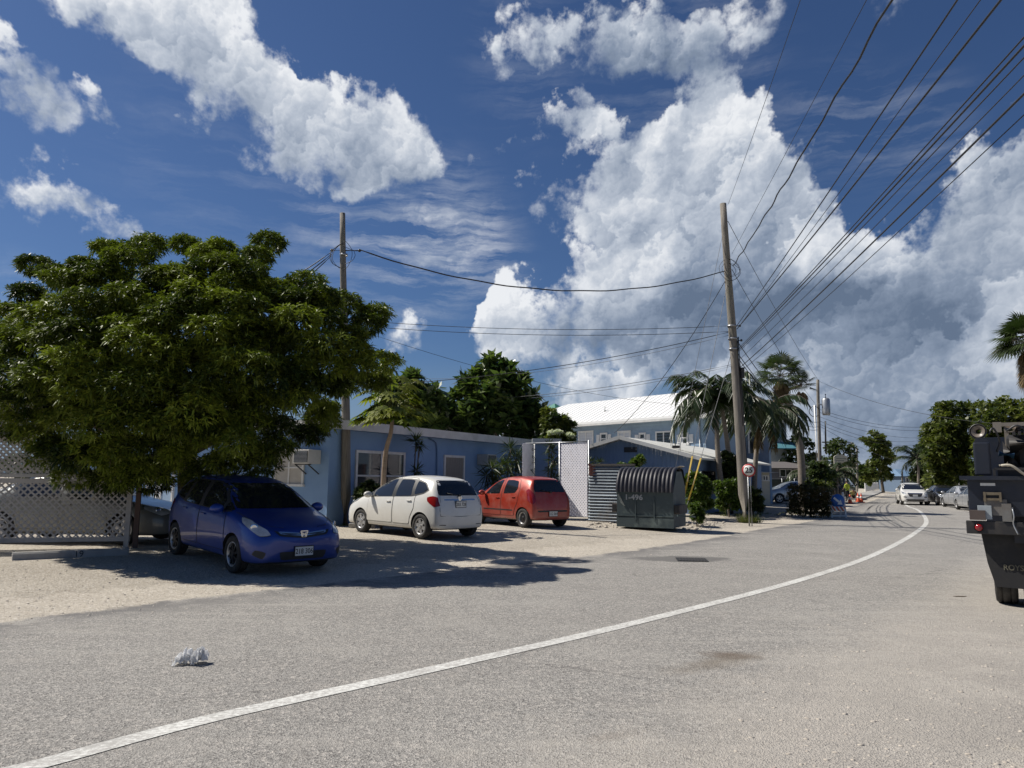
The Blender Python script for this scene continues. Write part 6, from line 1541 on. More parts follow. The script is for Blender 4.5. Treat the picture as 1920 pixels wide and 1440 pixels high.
def feather_palm(label, stems, Y, Lf, nf, seed, leafL=.5, dead=0, droop=.9):
    rs = np.random.default_rng(seed); b_ = base_at(stems[0][0][0], Y); t = thing('palm_tree', label, 'palm tree', b_)
    ac = acc_new(); m = MB(); ad = acc_new(); md = MB()
    for (pb2, pm_, ptp, dy) in stems:
        g = base_at(pb2[0], Y + dy); mi = A(pm_[0], pm_[1], Y + dy); tp_ = A(ptp[0], ptp[1], Y + dy)
        tr = MB(); n_ = 9; tr.tube(spline([g - Vector((0, 0, .2)), mi, tp_], 4), [.15 - .008 * i for i in range(9)], 10); tr.build('trunk', MT['palmbark'], t, world=True)
        for k in range(nf):
            azm = 2 * math.pi * k / nf + rs.uniform(-.3, .3); e = rs.uniform(-.1, 1.25)
            frond(ac, tp_, azm, e, Lf * rs.uniform(.8, 1.1), rs, droop * rs.uniform(.8, 1.2), leafL, tint=rs.uniform(.1, .8), m=m)
        for k in range(dead):
            frond(ad, tp_ - Vector((0, 0, .25)), rs.uniform(0, 6.28), -1.0, Lf * .7, rs, .45, leafL * .6, 16, rs.uniform(.1, .9), m=md, lw=.03)
    crown_obj('crown', t, acc_out(ac), LF_PALM); m.build('midribs', MT['palmbark'], t, world=True)
    if dead: crown_obj('dead_fronds', t, acc_out(ad), LF_DRY); md.build('dead_midribs', MT['deadleaf'], t, world=True)
    return t
feather_palm('twin stemmed feather palm left of the leaning pole in front of the annex', [((1360, 893), (1346, 850), (1343, 752), 0), ((1373, 893), (1366, 850), (1352, 758), .5)], 34, 2.7, 22, 41, .66, 0, 1.05)
feather_palm('dark feather palm right of the leaning pole with brown dead fronds hanging', [((1412, 880), (1418, 850), (1433, 770), 0)], 38, 2.6, 26, 42, .66, 7, 1.0)
feather_palm('tiny distant palm leaning out of the right-hand trees over the street', [((1722, 905), (1722, 880), (1718, 862), 0)], 78, 2.6, 14, 43, .7, 0, .9)
feather_palm('low bushy feather palm in front of the arched signboard', [((1570, 925), (1569, 905), (1568, 885), 0)], 58, 1.9, 14, 44, .5, 0, .9)
feather_palm('small feather palm in the shade left of the far transformer pole', [((1518, 925), (1518, 905), (1519, 888), 0)], 58, 1.9, 13, 45, .5, 0, .9)
def fan_palm(label, trunk, heads, Y, seed, nf=30, Rf=1.0, pet=.95, dead=True):
    rs = np.random.default_rng(seed); b_ = base_at(trunk[0][0], Y); t = thing('fan_palm', label, 'palm tree', b_)
    pts = [b_ - Vector((0, 0, .2))] + [A(x, y, Y) for x, y in trunk[1:]]
    m = MB(); sp_ = spline(pts, 5); m.tube(sp_, [.21 - .07 * i / len(sp_) for i in range(len(sp_))], 12); m.build('trunk', MT['palmbark'], t, world=True)
    ac = acc_new(); ad = acc_new(); st_m = MB()
    for (px, py, s, n, hb_) in heads:
        c = A(px, py, Y)
        if hb_: q = MB(); q.tube(spline([pts[-1] - Vector((0, 0, .6)), (pts[-1] + c) / 2 - Vector((0, 0, .35)), c], 4), .08, 8); q.build('side_branch', MT['palmbark'], t, world=True)
        for k in range(n):
            th = 2.4 * k + rs.uniform(-.2, .2); e = 1.35 - 1.75 * (k / n) ** .8; d = Vector((math.cos(th) * math.cos(e), math.sin(th) * math.cos(e), math.sin(e)))
            q = c + d * pet * s * rs.uniform(.7, 1.05); st_m.tube([c, q], .014, 4)
            upv = Vector((-d.x * math.sin(e), -d.y * math.sin(e), math.cos(e))) + Vector((rs.uniform(-.3, .3), rs.uniform(-.3, .3), 0))
            V, Fq = fan(q, d, upv, Rf * s, 22, 3.6, .035 * s, rs, .35); acc_add(ac, V, Fq, rs.uniform(.1, .9))
        if dead:
            for k in range(int(n * .8)):
                th = rs.uniform(0, 6.28); d = Vector((math.cos(th) * .3, math.sin(th) * .3, -1)).normalized(); q = c + Vector((math.cos(th) * .18, math.sin(th) * .18, -.25 - rs.uniform(0, .9) * s))
                V, Fq = fan(q, d, (math.cos(th), math.sin(th), .2), Rf * .9 * s, 12, 1.5, .03, rs, .1); acc_add(ad, V, Fq, rs.uniform(0, 1))
    crown_obj('crown', t, acc_out(ac), LF_PALM); st_m.build('leaf_stalks', MT['palmbark'], t, world=True)
    if dead: crown_obj('dead_skirt', t, acc_out(ad), LF_DRY)
    return t
fan_palm('tall fan palm with a curved trunk and a hanging brown skirt by the far pole', [(1505, 905), (1502, 860), (1494, 805), (1484, 765), (1470, 735), (1463, 712)], [(1463, 705, 1.0, 30, False), (1503, 722, .55, 14, True)], 40, 51)
fan_palm('fan palm cut by the right edge of the picture, high above the truck', [(1962, 930), (1955, 800), (1948, 720), (1940, 655)], [(1930, 640, 1.0, 40, False)], 27, 52, Rf=.95, pet=.75)
# grass tufts at the foot of the leaning pole, weeds along the lot edge (nobody could count them)
rs = np.random.default_rng(61)
def tufts(name, pts, n, L, seed, mat=LF_GRASS, ub=1.6):
    rs = np.random.default_rng(seed); VV = []; FF = []; TT = []; off = 0
    for (x, y, r) in pts:
        a = rs.uniform(0, 6.28, n); q = np.sqrt(rs.random(n)) * r; P = np.stack([x + q * np.cos(a), y + q * np.sin(a), np.full(n, gz(x, y))], 1)
        d = nrm(rs.normal(size=(n, 3)) * [.5, .5, .2] + np.array([[0, 0, ub * .6]])); V, Fq = leaves(P, d, L, .006, .15, rs, .3, .5); VV.append(V); FF.append(Fq + off); off += len(V); TT.append(rs.uniform(0, 1, len(V)))
    o = link_mesh(name, np_mesh(name, np.concatenate(VV), np.concatenate(FF), np.concatenate(TT)), mat); tag(o, 'tuft of long green grass round the foot of the leaning pole and the lot edge', 'grass', kind='stuff'); return o
pts = [(P2b.x + .1, P2b.y - .15, .28), (P2b.x + .35, P2b.y - .1, .25), (P2b.x - .1, P2b.y - .1, .2)]
tufts('grass', pts, 260, .34, 62)
wpts = []
for k in range(46):
    px = rs.uniform(1280, 1560); q = GL(px, rs.uniform(958, 968)); wpts.append((q.x, q.y, .15))
for k in range(20):
    q = GL(rs.uniform(640, 720), rs.uniform(975, 990)); wpts.append((q.x, q.y, .12))
o = tufts('grass', wpts, 50, .12, 63); o['label'] = 'scattered low weeds along the edge of the yard and the building'

# loose stones and marl crumbs strewn over the lot and the road edge
def stones(name, label, pts, smin, smax, seed, mat):
    rs = np.random.default_rng(seed); b_ = bmesh.new(); bmesh.ops.create_icosphere(b_, subdivisions=1, radius=1); bv = np.array([v.co[:] for v in b_.verts]); b_.verts.index_update(); bf = np.array([[v.index for v in f.verts] for f in b_.faces]); b_.free()
    VV = []; FF = []; off = 0
    for (x, y) in pts:
        s = smin + (smax - smin) * rs.random() ** 3; v = bv * rs.uniform(.7, 1.3, (len(bv), 1)) * np.array([s * rs.uniform(.8, 1.4), s, s * .6]); VV.append(v + [x, y, gz(x, y) + s * .25]); FF.append(bf + off); off += len(bv)
    o = link_mesh(name, np_mesh(name, np.concatenate(VV), np.concatenate(FF)), mat); tag(o, label, 'stones', kind='stuff'); return o
ST = pm('limestone_chips', (.52, .47, .40), (.34, .30, .25), scale=30, rough=.95)
pts = []
for k in range(2600):
    px = rs.uniform(-40, 1560); 
    y0 = np.interp(px, [p[0] for p in EDGE_PX], [p[1] for p in EDGE_PX]); q = G(px, y0 + rs.normal(-6, 9) * (1 + .6 * (px < 900))); pts.append((q.x, q.y))
for k in range(900): q = GL(rs.uniform(0, 1300), rs.uniform(1000, 1090)); pts.append((q.x, q.y))
for k in range(1500):
    f = rs.random() ** .6; q = G(rs.uniform(1350, 1960), rs.uniform(1130, 1480)); 
    if q.x > .4 + (q.y - 3) * .55 + rs.normal(0, .4): pts.append((q.x, q.y))
stones('loose_stones', 'loose pale marl stones strewn along the road edge and lot', pts, .004, .018, 64, ST)
pts = []
for k in range(260): q = GL(rs.normal(1310, 26), rs.normal(983, 6)); pts.append((q.x, q.y))
for k in range(90): q = GL(rs.uniform(1100, 1160), rs.uniform(976, 990)); pts.append((q.x, q.y))
stones('rubble', 'small heap of broken rubble and stones beside the dumpster', pts, .015, .07, 65, ST)

# ------------------------------------------------------------------ more vehicles
TO_US = math.atan2(-.88, -.475); AWAY = math.atan2(.88, .475)
def at_px(px, Y): p = at_depth(px, Y); return Vector((p.x, p.y, max(.004, gz(p.x, p.y) + .004)))
make_car('moving_car', 'white compact SUV with roof bars driving towards us on the centre line', 'car', at_px(1707, 54.5), math.atan2(-.93, -.37), SUV, white_p)
S2 = dict(SUV); S2['extra'] = [hood_seam]; S2['rim'] = 'five'
make_car('parked_car', 'silver family car parked side-on behind the trimmed hedge', 'car', at_px(1484, 52.5), R(184), S2, silver_p)
make_car('parked_car', 'white car mostly hidden behind the silver family car, only its roof showing', 'car', at_px(1496, 57.5), R(182), dict(SUV), white_p)
tk = make_car('parked_car', 'dark truck with a canopy parked behind the crouching road workers', 'truck', at_px(1577, 68), AWAY - R(4), S2, black_p); tk.scale = (1.15, 1.12, 1.24)
make_car('parked_car', 'black car parked facing us under the right-hand trees', 'car', at_px(1768, 54), TO_US + R(12), SEDAN, black_p)
make_car('parked_car', 'silver saloon parked tail towards us between the black car and the truck', 'car', at_px(1804, 48.5), AWAY + R(14), SEDAN, silver_p)
make_car('parked_car', 'silver car half hidden by the left edge of the dark truck', 'car', at_px(1833, 43.5), AWAY + R(12), SEDAN, silver_p)
make_car('parked_car', 'grey car parked behind the lattice fence with its nose showing past the brown post', 'car', at_px(168, 16.3), R(-3), SEDAN, grey_p)
make_car('parked_car', 'tiny dark vehicle at the very end of the street', 'car', at_px(1671, 150), AWAY, S2, black_p)

# ------------------------------------------------------------------ dark service truck at the right edge
TY = 9.45; tl = A(1812, 990, TY); TR = -R(34)
truck = thing('service_truck', 'dark service truck with welding gear on its deck, cut by the right edge', 'truck', (tl.x, tl.y, 0.002), TR)
NAVY = pm('navy_truck_paint', (.014, .019, .034), (.010, .013, .021), rough=.45, dirt=(.04, .038, .036), dscale=1.6)
DKM = pm('greasy_black_steel', (.018, .018, .02), (.035, .032, .03), rough=.55, dirt=(.08, .065, .05), dscale=2)
def TM(nm, f, mat, par=None, **k):
    m = MB(); f(m); return m.build(nm, mat, par or truck, **k)
TM('rear_bumper', lambda m: (m.box((1.2, .05, 1.045), (2.4, .12, .16), ch=.008), m.box((1.45, .09, 1.0), (1.9, .14, .26))), DKM)
lt = TM('tail_light', lambda m: m.lathe([(0, .03), (.03, .028), (.042, .015), (.045, 0)], (.135, -.012, 1.045), (0, -1, 0), 18), MT['redlamp'])
TM('light_ring', lambda m: m.lathe([(.046, .0), (.056, .012), (.056, 0)], (.135, -.012, 1.045), (0, -1, 0), 18), MT['blackplastic'], lt)
TM('mud_flap', lambda m: m.prism([(.15, .98), (1.02, .98), (1.02, .30), (.27, .32), (.20, .6)], (0, .018, 0), O=(0, .10, 0)), pm('mud_flap_rubber', (.02, .02, .021), (.032, .03, .028), scale=3, rough=.85, dirt=(.075, .068, .058), dscale=1.5))
text_mesh('flap_lettering', 'ROYSTON', .095, pm('worn_lettering', (.13, .12, .085), rough=.8), truck, (.56, .094, .56), (1, 0, 0), (0, 0, 1), .002, sx=.9, bold=.002)
TM('body', lambda m: (m.box((1.22, 1.6, 1.42), (2.36, 3.1, .46), ch=.012), m.box((1.2, 1.58, 1.665), (2.48, 3.2, .05))), NAVY)
TM('reflective_strip', lambda m: m.box((.26, .045, 1.585), (.16, .006, .035)), MT['plate'])
TM('latch', lambda m: (m.box((.30, .02, 1.47), (.19, .05, .035)), m.box((.30, .02, 1.40), (.19, .05, .03)), m.box((.22, .02, 1.43), (.025, .06, .12)), m.box((.385, .02, 1.43), (.025, .06, .12))), pm('brassy_steel', (.26, .22, .15), (.15, .12, .08), rough=.5, metal=.4))
TM('bracket', lambda m: (m.box((.33, .03, 1.30), (.24, .03, .20)), m.box((.44, .0, 1.24), (.10, .05, .22))), pm('dull_steel', (.22, .22, .21), (.14, .12, .1), rough=.6, metal=.3, dirt=(.16, .1, .07)))
TM('plate', lambda m: m.box((.21, .0, 1.235), (.15, .02, .17), ch=.004), pm('galvanised_plate', (.36, .40, .42), rough=.55))
TM('step', lambda m: m.box((.13, .06, 1.20), (.17, .2, .12)), pm('brown_wood_step', (.10, .075, .065), rough=.8))
TM('strap', lambda m: m.tube(spline([(.50, -.02, 1.30), (.51, -.05, 1.20), (.50, -.03, 1.10), (.54, -.06, .98)], 5), .009, 6), MT['steel'])
TM('gas_cylinder', lambda m: (m.box((.22, .18, 1.91), (.18, .26, .42), ch=.02), m.prism([(.14, 2.12), (.30, 2.12), (.27, 2.18), (.17, 2.18)], (0, .2, 0), O=(0, .08, 0))), NAVY)
wl = TM('work_lamp', lambda m: (m.lathe([(.03, .10), (.075, .06), (.095, .0), (.10, -.03), (.092, -.03)], (.20, .12, 2.26), (0.15, 1, -.05), 22), m.cyl((.22, .16, 2.16), (.20, .16, 2.24), .015)), MT['fitting'])
TM('lens', lambda m: m.lathe([(.03, -.0), (.05, -.025), (.078, -.034)], (.20, .12, 2.26), (.15, 1, -.05), 20), pm('dull_lamp_lens', (.20, .17, .14), (.06, .05, .045), scale=14, rough=.4), wl)
def genset(m):
    m.box((1.05, .75, 1.75), (1.35, 1.1, .12)); m.box((.80, .75, 2.02), (.62, .6, .42), ch=.05); m.cyl((.52, .35, 2.10), (1.0, .35, 2.10), .13, n=18); m.cyl((.45, .5, 1.98), (.62, .5, 1.98), .17, n=18)
    m.box((1.35, .8, 2.05), (.6, .8, .5), ch=.03)
    for k in range(5): m.box((.58 + .06 * k, .42, 2.24), (.03, .2, .05))
gs = TM('generator', genset, DKM)
TM('air_filter', lambda m: m.cyl((.62, .7, 2.27), (.62, .7, 2.35), .14, n=20), pm('rusty_filter', (.09, .07, .055), rough=.8), gs)
TM('blue_canister', lambda m: m.cyl((.40, .22, 1.98), (.56, .24, 1.95), .04, n=12), pm('blue_can', (.05, .14, .24), rough=.5), gs)
TM('cable', lambda m: (m.tube(spline([(.30, .1, 2.20), (.36, .12, 2.30), (.42, .2, 2.14), (.38, .2, 2.0)], 5), .012, 6), m.tube(spline([(.5, .2, 2.26), (.62, .18, 2.33), (.75, .22, 2.2), (.8, .2, 2.0)], 5), .014, 6)), MT['fitting'], gs)
TM('hose', lambda m: m.tube(spline([(.40, -.02, 1.82), (.52, -.05, 1.82), (.64, -.03, 1.72), (.80, .0, 1.60)], 6), .016, 8), pm('beige_hose', (.42, .38, .30), rough=.6))
TM('deck_rail', lambda m: (m.bar((.34, .05, 1.78), (2.3, .05, 1.78), .03, .03), m.bar((.34, .05, 1.68), (.34, .05, 1.78), .03, .03)), DKM)
TM('roof_frame', lambda m: (m.box((1.4, 1.0, 2.40), (1.9, .08, .05)), m.box((.40, .9, 2.36), (.10, .02, .14)), m.bar((.5, 1.0, 1.7), (.5, 1.0, 2.4), .05, .05)), pm('tan_frame', (.25, .22, .18), rough=.7))
TM('chassis', lambda m: (m.box((.75, 2.6, .80), (.12, 5.6, .22)), m.box((1.65, 2.6, .80), (.12, 5.6, .22)), m.cyl((.4, .95, .5), (2.0, .95, .5), .09)), DKM)
TM('cab', lambda m: (m.prism([(3.3, .7), (3.3, 2.35), (4.6, 2.4), (5.0, 1.6), (5.4, 1.45), (5.6, .7)], (2.1, 0, 0), O=(.15, 0, 0), X=(0, 1, 0)), ), NAVY)
for xs in ((.24, .28), (.56, .28), (1.68, .28), (2.0, .28)):
    t = MB(); w_ = .13; r = .48
    t.lathe([(r * .55, -w_ * .8), (r * .8, -w_), (r * .95, -w_ * .95), (r, -w_ * .75), (r, -w_ * .42), (r * .97, -w_ * .40), (r * .97, -w_ * .32), (r, -w_ * .30), (r, w_ * .30), (r * .97, w_ * .32), (r * .97, w_ * .40), (r, w_ * .42), (r, w_ * .75), (r * .95, w_ * .95), (r * .8, w_), (r * .55, w_ * .8)], (xs[0] + .13, 1.12, r), (1, 0, 0), 40, closed=True)
    wo_ = t.build('wheel', MT['rubber'], truck); q = MB(); q.cyl((xs[0] + .03, 1.12, r), (xs[0] + .2, 1.12, r), r * .56, n=20); q.build('rim', MT['darkrim'], wo_)
for xx in (.75, 1.9):
    t = MB(); t.lathe([(.2, -.12), (.42, -.13), (.46, -.10), (.46, .10), (.42, .13), (.2, .12)], (xx, 4.7, .46), (1, 0, 0), 32, closed=True); t.build('wheel', MT['rubber'], truck)

# ------------------------------------------------------------------ signs, cones, bollards
c = A(1404, 882, 26.3); b_ = base_at(1404, 26.3)
s25 = thing('speed_sign', 'round 25 speed limit sign with a red rim on a thin grey post', 'sign', b_)
m = MB(); m.cyl(b_ - Vector((0, 0, .2)), Vector((b_.x, b_.y, c.z + .15)), .030, n=10); m.cyl(b_ + Vector((.10, .02, -.2)), Vector((b_.x + .10, b_.y + .02, c.z - .05)), .022, n=8); m.build('post', MT['steel'], s25, world=True)
nd = Vector((-b_.x, -b_.y, 0)).normalized(); rt = Vector((-nd.y, nd.x, 0)); cc = Vector((c.x, c.y, c.z)) + nd * .05 - b_
m = MB(); m.lathe([(0, -.006), (.235, -.006), (.235, .004), (0, .004)], cc, nd, 40); d_ = m.build('sign_face', MT['red'], s25)
m = MB(); m.lathe([(0, .008), (.182, .008), (.182, .004)], cc, nd, 40); m.build('white_disc', MT['plate'], d_)
text_mesh('speed_number', '25', .27, MT['ink'], s25, cc + nd * .011, -rt * -1, (0, 0, 1), .001, bold=.007)
b_ = base_at(1570, 33.4); sA = thing('arrow_sign', 'white folding road sign with a white arrow on a blue disc and red stripes', 'sign', b_, R(4))
m = MB()
for x in (-.33, .33): m.bar((x, -.12, 0), (x * .97, .06, 1.14), .07, .035, up=(0, 1, 0))
for x in (-.33, .33): m.bar((x, .42, 0), (x * .97, .08, 1.14), .06, .03, up=(0, 1, 0))
m.build('legs', MT['white'], sA)
def brd(z0, z1, w, mt, nm, par=sA, o=-.03, t=.015):
    m = MB(); y0 = -.12 + .18 * z0 / 1.14; y1 = -.12 + .18 * z1 / 1.14
    m.prism([(-w, z0), (w, z0), (w, z1), (-w, z1)], (0, t, 0), O=(0, (y0 + y1) / 2 + o, 0)); return m.build(nm, mt, par)
bb = brd(.30, .50, .335, MT['white'], 'striped_board', o=-.035)
m = MB()
for k in range(4): x = -.33 + k * .19; m.prism(sh_clip([(x, .50), (x + .09, .50), (x + .23, .30), (x + .14, .30)], -.33, .33, .3, .5), (0, .006, 0), O=(0, -.105, 0))
m.build('red_stripes', pm('red_stripe', (.50, .09, .04), rough=.5), bb)
brd(.06, .12, .33, MT['white'], 'cross_rail'); brd(.52, 1.0, .33, MT['white'], 'backing_board', o=-.02)
nd = Vector((0, -1, 0)); cc = Vector((0, -.075, .74))
m = MB(); m.lathe([(0, .0), (.315, .0), (.315, -.012), (0, -.012)], cc, nd, 40); dsk = m.build('blue_disc', MT['blue'], sA)
m = MB(); a45 = R(-38); ex = Vector((math.cos(a45), 0, math.sin(a45))); ey = Vector((-math.sin(a45), 0, math.cos(a45)))
m.prism([(-.24, -.045), (.06, -.045), (.06, -.13), (.25, 0), (.06, .13), (.06, .045), (-.24, .045)], (0, -.004, 0), O=cc + Vector((0, -.003, 0)), X=ex, Y=ey); m.build('white_arrow', MT['plate'], dsk)
b_ = base_at(1551, 34.3); bo = thing('bollard', 'stubby brownish white pipe bollard with a pale cap beside the arrow sign', 'bollard', b_)
m = MB(); m.cyl((0, 0, -.1), (0, 0, 1.05), .09, n=18); m.build('pipe', pm('dirty_pipe', (.38, .28, .24), (.25, .17, .15), scale=3, rough=.8), bo); m = MB(); m.lathe([(.11, 1.0), (.115, 1.12), (.09, 1.2), (0, 1.23)], n=18); m.lathe([(.11, 1.0), (.085, 1.0)], n=18); m.build('cap', MT['plate'], bo)
def cone(label, px, Y, lean=0.0):
    b_ = at_px(px, Y); t = thing('traffic_cone', label, 'traffic cone', b_, group='orange cones round the road works')
    m = MB(); m.box((0, 0, .02), (.38, .38, .04), ch=.01); m.lathe([(.16, .04), (.145, .08), (.03, .72), (.0, .73)], n=20); m.build('cone_body', MT['orange'], t)
    m = MB(); m.lathe([(.101, .30), (.075, .46), (.08, .46), (.106, .30)], n=20, closed=True); m.build('white_band', MT['plate'], t)
cone('leftmost orange cone, in front of the standing worker', 1592, 55); cone('middle orange cone just right of the crouching worker', 1607, 60); cone('rightmost orange cone, nearest the traffic lane', 1613, 58.5)
b_ = base_at(1318, 29); yb = thing('bollard', 'slim yellow bollard standing before the shaded bush', 'bollard', b_)
m = MB(); m.cyl((0, 0, -.1), (0, 0, A(1318, 910, 29).z - b_.z), .075, n=16); m.build('post', MT['yellow'], yb)
# arched signboard
b_ = base_at(1580, 66); sb_ = thing('signboard', 'cream arched signboard on two posts behind the pickup', 'sign', b_)
z0, z1 = A(1580, 887, 66).z - b_.z, A(1580, 856, 66).z - b_.z
CRM = pm('cream_board', (.60, .57, .45), (.5, .48, .38), rough=.6)
P = [(-.6, z0), (.6, z0), (.6, z1 - .1)] + [(.6 * math.cos(t), z1 - .1 + .28 * math.sin(t)) for t in [math.pi * k / 12 for k in range(1, 12)]] + [(-.6, z1 - .1)]
m = MB(); m.prism(P, (0, .08, 0), O=(0, -.04, 0)); bd = m.build('board', CRM, sb_)
m = MB(); [m.box(((-1) ** k * .05, -.045, z0 + .15 + .19 * k), (.9 - .1 * (k % 3), .012, .05)) for k in range(7)]; m.build('faded_rows', pm('faded_green_print', (.16, .18, .14), rough=.8), bd)
m = MB(); m.box((-.45, 0, z0 / 2), (.09, .09, z0)); m.build('post', CRM, sb_); m = MB(); m.box((.45, 0, z0 / 2), (.09, .09, z0)); m.build('post', CRM, sb_)
# street lamp
b_ = base_at(1602, 84); sl = thing('street_lamp', 'dark street lamp with a short arm to the left above the signboard', 'street lamp', b_); hz = A(1602, 829, 84).z - b_.z
m = MB(); m.tube([(0, 0, -.2), (0, 0, hz)], [.14, .09], 8); m.build('lamp_post', MT['fitting'], sl)
m = MB(); m.bar((0, 0, hz - .05), (-2.9, 0, hz), .08, .08); m.build('arm', MT['fitting'], sl); m = MB(); m.box((-3.0, 0, hz - .05), (.7, .25, .14), ch=.04); m.build('lamp_head', MT['fitting'], sl)
pole('utility_pole', 'farthest wooden pole just right of the street lamp', 1608, 915, 1607, 840, .16, .12, Y=98)
# distant lamp pole by the blue roofed house
pole('utility_pole', 'short dark pole beside the far blue roofed house', 1693, 908, 1692, 884, .14, .12, Y=112)
# yard fence behind the silver cars
a = base_at(1396, 60); b2 = base_at(1562, 60); yf = thing('mesh_fence', 'long dark green screened fence behind the parked silver cars', 'fence', a)
ztop = A(1480, 898, 60).z
m = MB(); m.bar(a + Vector((0, 0, (ztop - a.z) / 2)), Vector((b2.x, b2.y, a.z + (ztop - a.z) / 2)), .02, ztop - a.z - .08); m.build('screen', pm('green_screen', (.045, .06, .055), (.03, .04, .04), rough=.9), yf, world=True)
m = MB(); m.bar(Vector((a.x, a.y, ztop)), Vector((b2.x, b2.y, ztop)), .05, .05); m.build('top_rail', MT['steel'], yf, world=True)
for k in range(8):
    q = a.lerp(b2, k / 7) - Vector((0, .06, 0)); m = MB(); m.cyl(q, Vector((q.x, q.y, ztop + .03)), .035); m.build('post', MT['steel'], yf, world=True)
# white picket fence along the far pavement
a = at_px(1622, 122); d = DIRR.normalized(); pf_ = thing('picket_fence', 'white fence running along the far left pavement', 'fence', a)
m = MB()
for z in (.45, 1.15): m.bar(Vector((0, 0, z)), d * 60 + Vector((0, 0, z)), .05, .08)
m.build('rail', MT['white'], pf_)
m = MB(); [m.box(d * (k * .28) + Vector((0, 0, .68)), (.10, .04, 1.3)) for k in range(210)]; m.build('pickets', MT['white'], pf_)
for k in range(8): m = MB(); m.box(d * (k * 8) + Vector((0, -.05, .75)), (.22, .22, 1.5)); m.build('post', MT['white'], pf_)
# white gate panels behind the silver saloon
a = at_px(1799, 60); wg = thing('fence_panel', 'small white picket gate between the right-hand trees and the truck', 'gate', a)
m = MB(); [m.box((k * .12, 0, .95), (.08, .03, 1.8)) for k in range(14)]; m.build('pickets', MT['white'], wg); m = MB(); m.box((.8, .03, .4), (1.7, .04, .08)); m.build('rail', MT['white'], wg); m = MB(); m.box((.8, .03, 1.5), (1.7, .04, .08)); m.build('rail', MT['white'], wg)
# concrete kerb block at the foot of the first pole
a = GL(672, 990); kb = thing('concrete_block', 'low pale concrete kerb block between the wooden pole and the white hatchback', 'block', on_ground(a)); m = MB(); m.box((.1, .1, .06), (.75, .3, .13), ch=.015); m.build('block', MT['concrete'], kb)
# leaning broken post by the hedge
a = base_at(1467, 33.8); bp_ = thing('broken_post', 'pale broken post leaning against the hedge', 'post', a); m = MB(); m.bar((0, 0, 0), (.42, .1, .42), .07, .07); m.build('post', MT['concrete'], bp_)
m = MB(); m.ball((0, 0, .05), (.16, .12, .10), 8, 6); m.build('footing', MT['concrete'], bp_)

# drain cover, litter
a = G(1297, 1050); dc = thing('drain_cover', 'dark rectangular iron drain grate set in the asphalt patch', 'drain cover', (a.x, a.y, .003), R(-8))
m = MB(); m.box((0, 0, .004), (.60, .64, .012)); 
for k in range(9): m.box((-.24 + .06 * k, 0, .013), (.022, .56, .010), mi=1)
m.build('grate', [MT['ink'], pm('worn_iron', (.07, .065, .06), rough=.6, metal=.4)], dc)
a = G(352, 1246); bg = thing('litter', 'crumpled translucent white plastic bag lying on the road', 'plastic bag', (a.x, a.y, .003))
me_, b, p, o_ = new_mat('thin_white_plastic'); p.inputs['Base Color'].default_value = (.86, .86, .85, 1); p.inputs['Roughness'].default_value = .35
tr = b.n('ShaderNodeBsdfTranslucent'); tr.inputs[0].default_value = (.9, .9, .9, 1); ms = b.n('ShaderNodeMixShader'); ms.inputs[0].default_value = .45; b.nt.links.new(p.outputs[0], ms.inputs[1]); b.nt.links.new(tr.outputs[0], ms.inputs[2]); b.nt.links.new(ms.outputs[0], o_.inputs[0])
from mathutils import noise as MN
def film(nm, w_, h_, off, sd, rot, lift):
    n = 44; vs = []; fs = []
    for i in range(n + 1):
        for j in range(n + 1):
            u, v = i / n * 2 - 1, j / n * 2 - 1; p = Vector((u * 1.6 + sd, v * 1.6, sd * .7))
            q = Vector((u * w_, v * h_, 0)); d = MN.noise_vector(p * .9) * .055 + MN.noise_vector(p * 2.4) * .028
            r1 = abs(MN.noise(p * 1.7 + Vector((9, 2, 4)))); r2 = abs(MN.noise(p * 3.7)); z = lift * (1 - .55 * (u * u + v * v)) + .11 * r1 - .05 * r2 + d.z
            q = Vector((q.x * (1 - .25 * r1) + d.x, q.y * (1 - .25 * r2) + d.y, max(.001 + .0004 * (i % 3), z))); q.rotate(Matrix.Rotation(rot, 3, 'Z')); vs.append(q + off)
    for i in range(n):
        for j in range(n): k = i * (n + 1) + j; fs.append((k, k + n + 1, k + n + 2, k + 1))
    me = bpy.data.meshes.new(nm); me.from_pydata(vs, [], fs); return link_mesh(nm, me, me_, bg)
film('crumpled_film', .095, .07, Vector((-.01, 0, 0)), 1.3, .2, .05); film('torn_flap', .06, .045, Vector((.075, .02, .02)), 5.1, 1.0, .06)
a = G(1800, 1119); tg = thing('litter', 'small dark dry leaf on the gritty verge left of the truck wheel', 'leaf', (a.x, a.y, .004)); m = MB(); m.prism([(-.10, 0), (-.02, .02), (.10, .006), (.02, -.02)], (0, 0, .006), X=(1, 0, 0), Y=(0, 1, 0)); m.build('leaf', MT['deadleaf'], tg)
# thin dark curved ribbons laid on the far road
def dark_arc(pts, w):
    q = spline([G(*p) for p in pts], 8); vs = []; fs = []
    for i, p in enumerate(q):
        d = (q[min(i + 1, len(q) - 1)] - q[max(i - 1, 0)]).normalized(); n = Vector((-d.y, d.x, 0)); vs += [(p.x + n.x * w, p.y + n.y * w, .0052), (p.x - n.x * w, p.y - n.y * w, .0052)]
    fs = [(2 * i, 2 * i + 1, 2 * i + 3, 2 * i + 2) for i in range(len(q) - 1)]; me = bpy.data.meshes.new('road_arc'); me.from_pydata(vs, [], fs)
    o = link_mesh('road_arc', me, SCM); tag(o, kind='structure')
SCM = pm('dark_arc_grey', (.13, .125, .12), (.26, .25, .235), scale=30, rough=.9)
dark_arc([(1650, 944), (1634, 950), (1628, 958), (1634, 968), (1650, 980), (1672, 992)], .06)
dark_arc([(1644, 943), (1630, 952), (1622, 962), (1628, 976), (1640, 990)], .05)
dark_arc([(1668, 944), (1663, 952), (1665, 962), (1676, 975), (1690, 988)], .06)

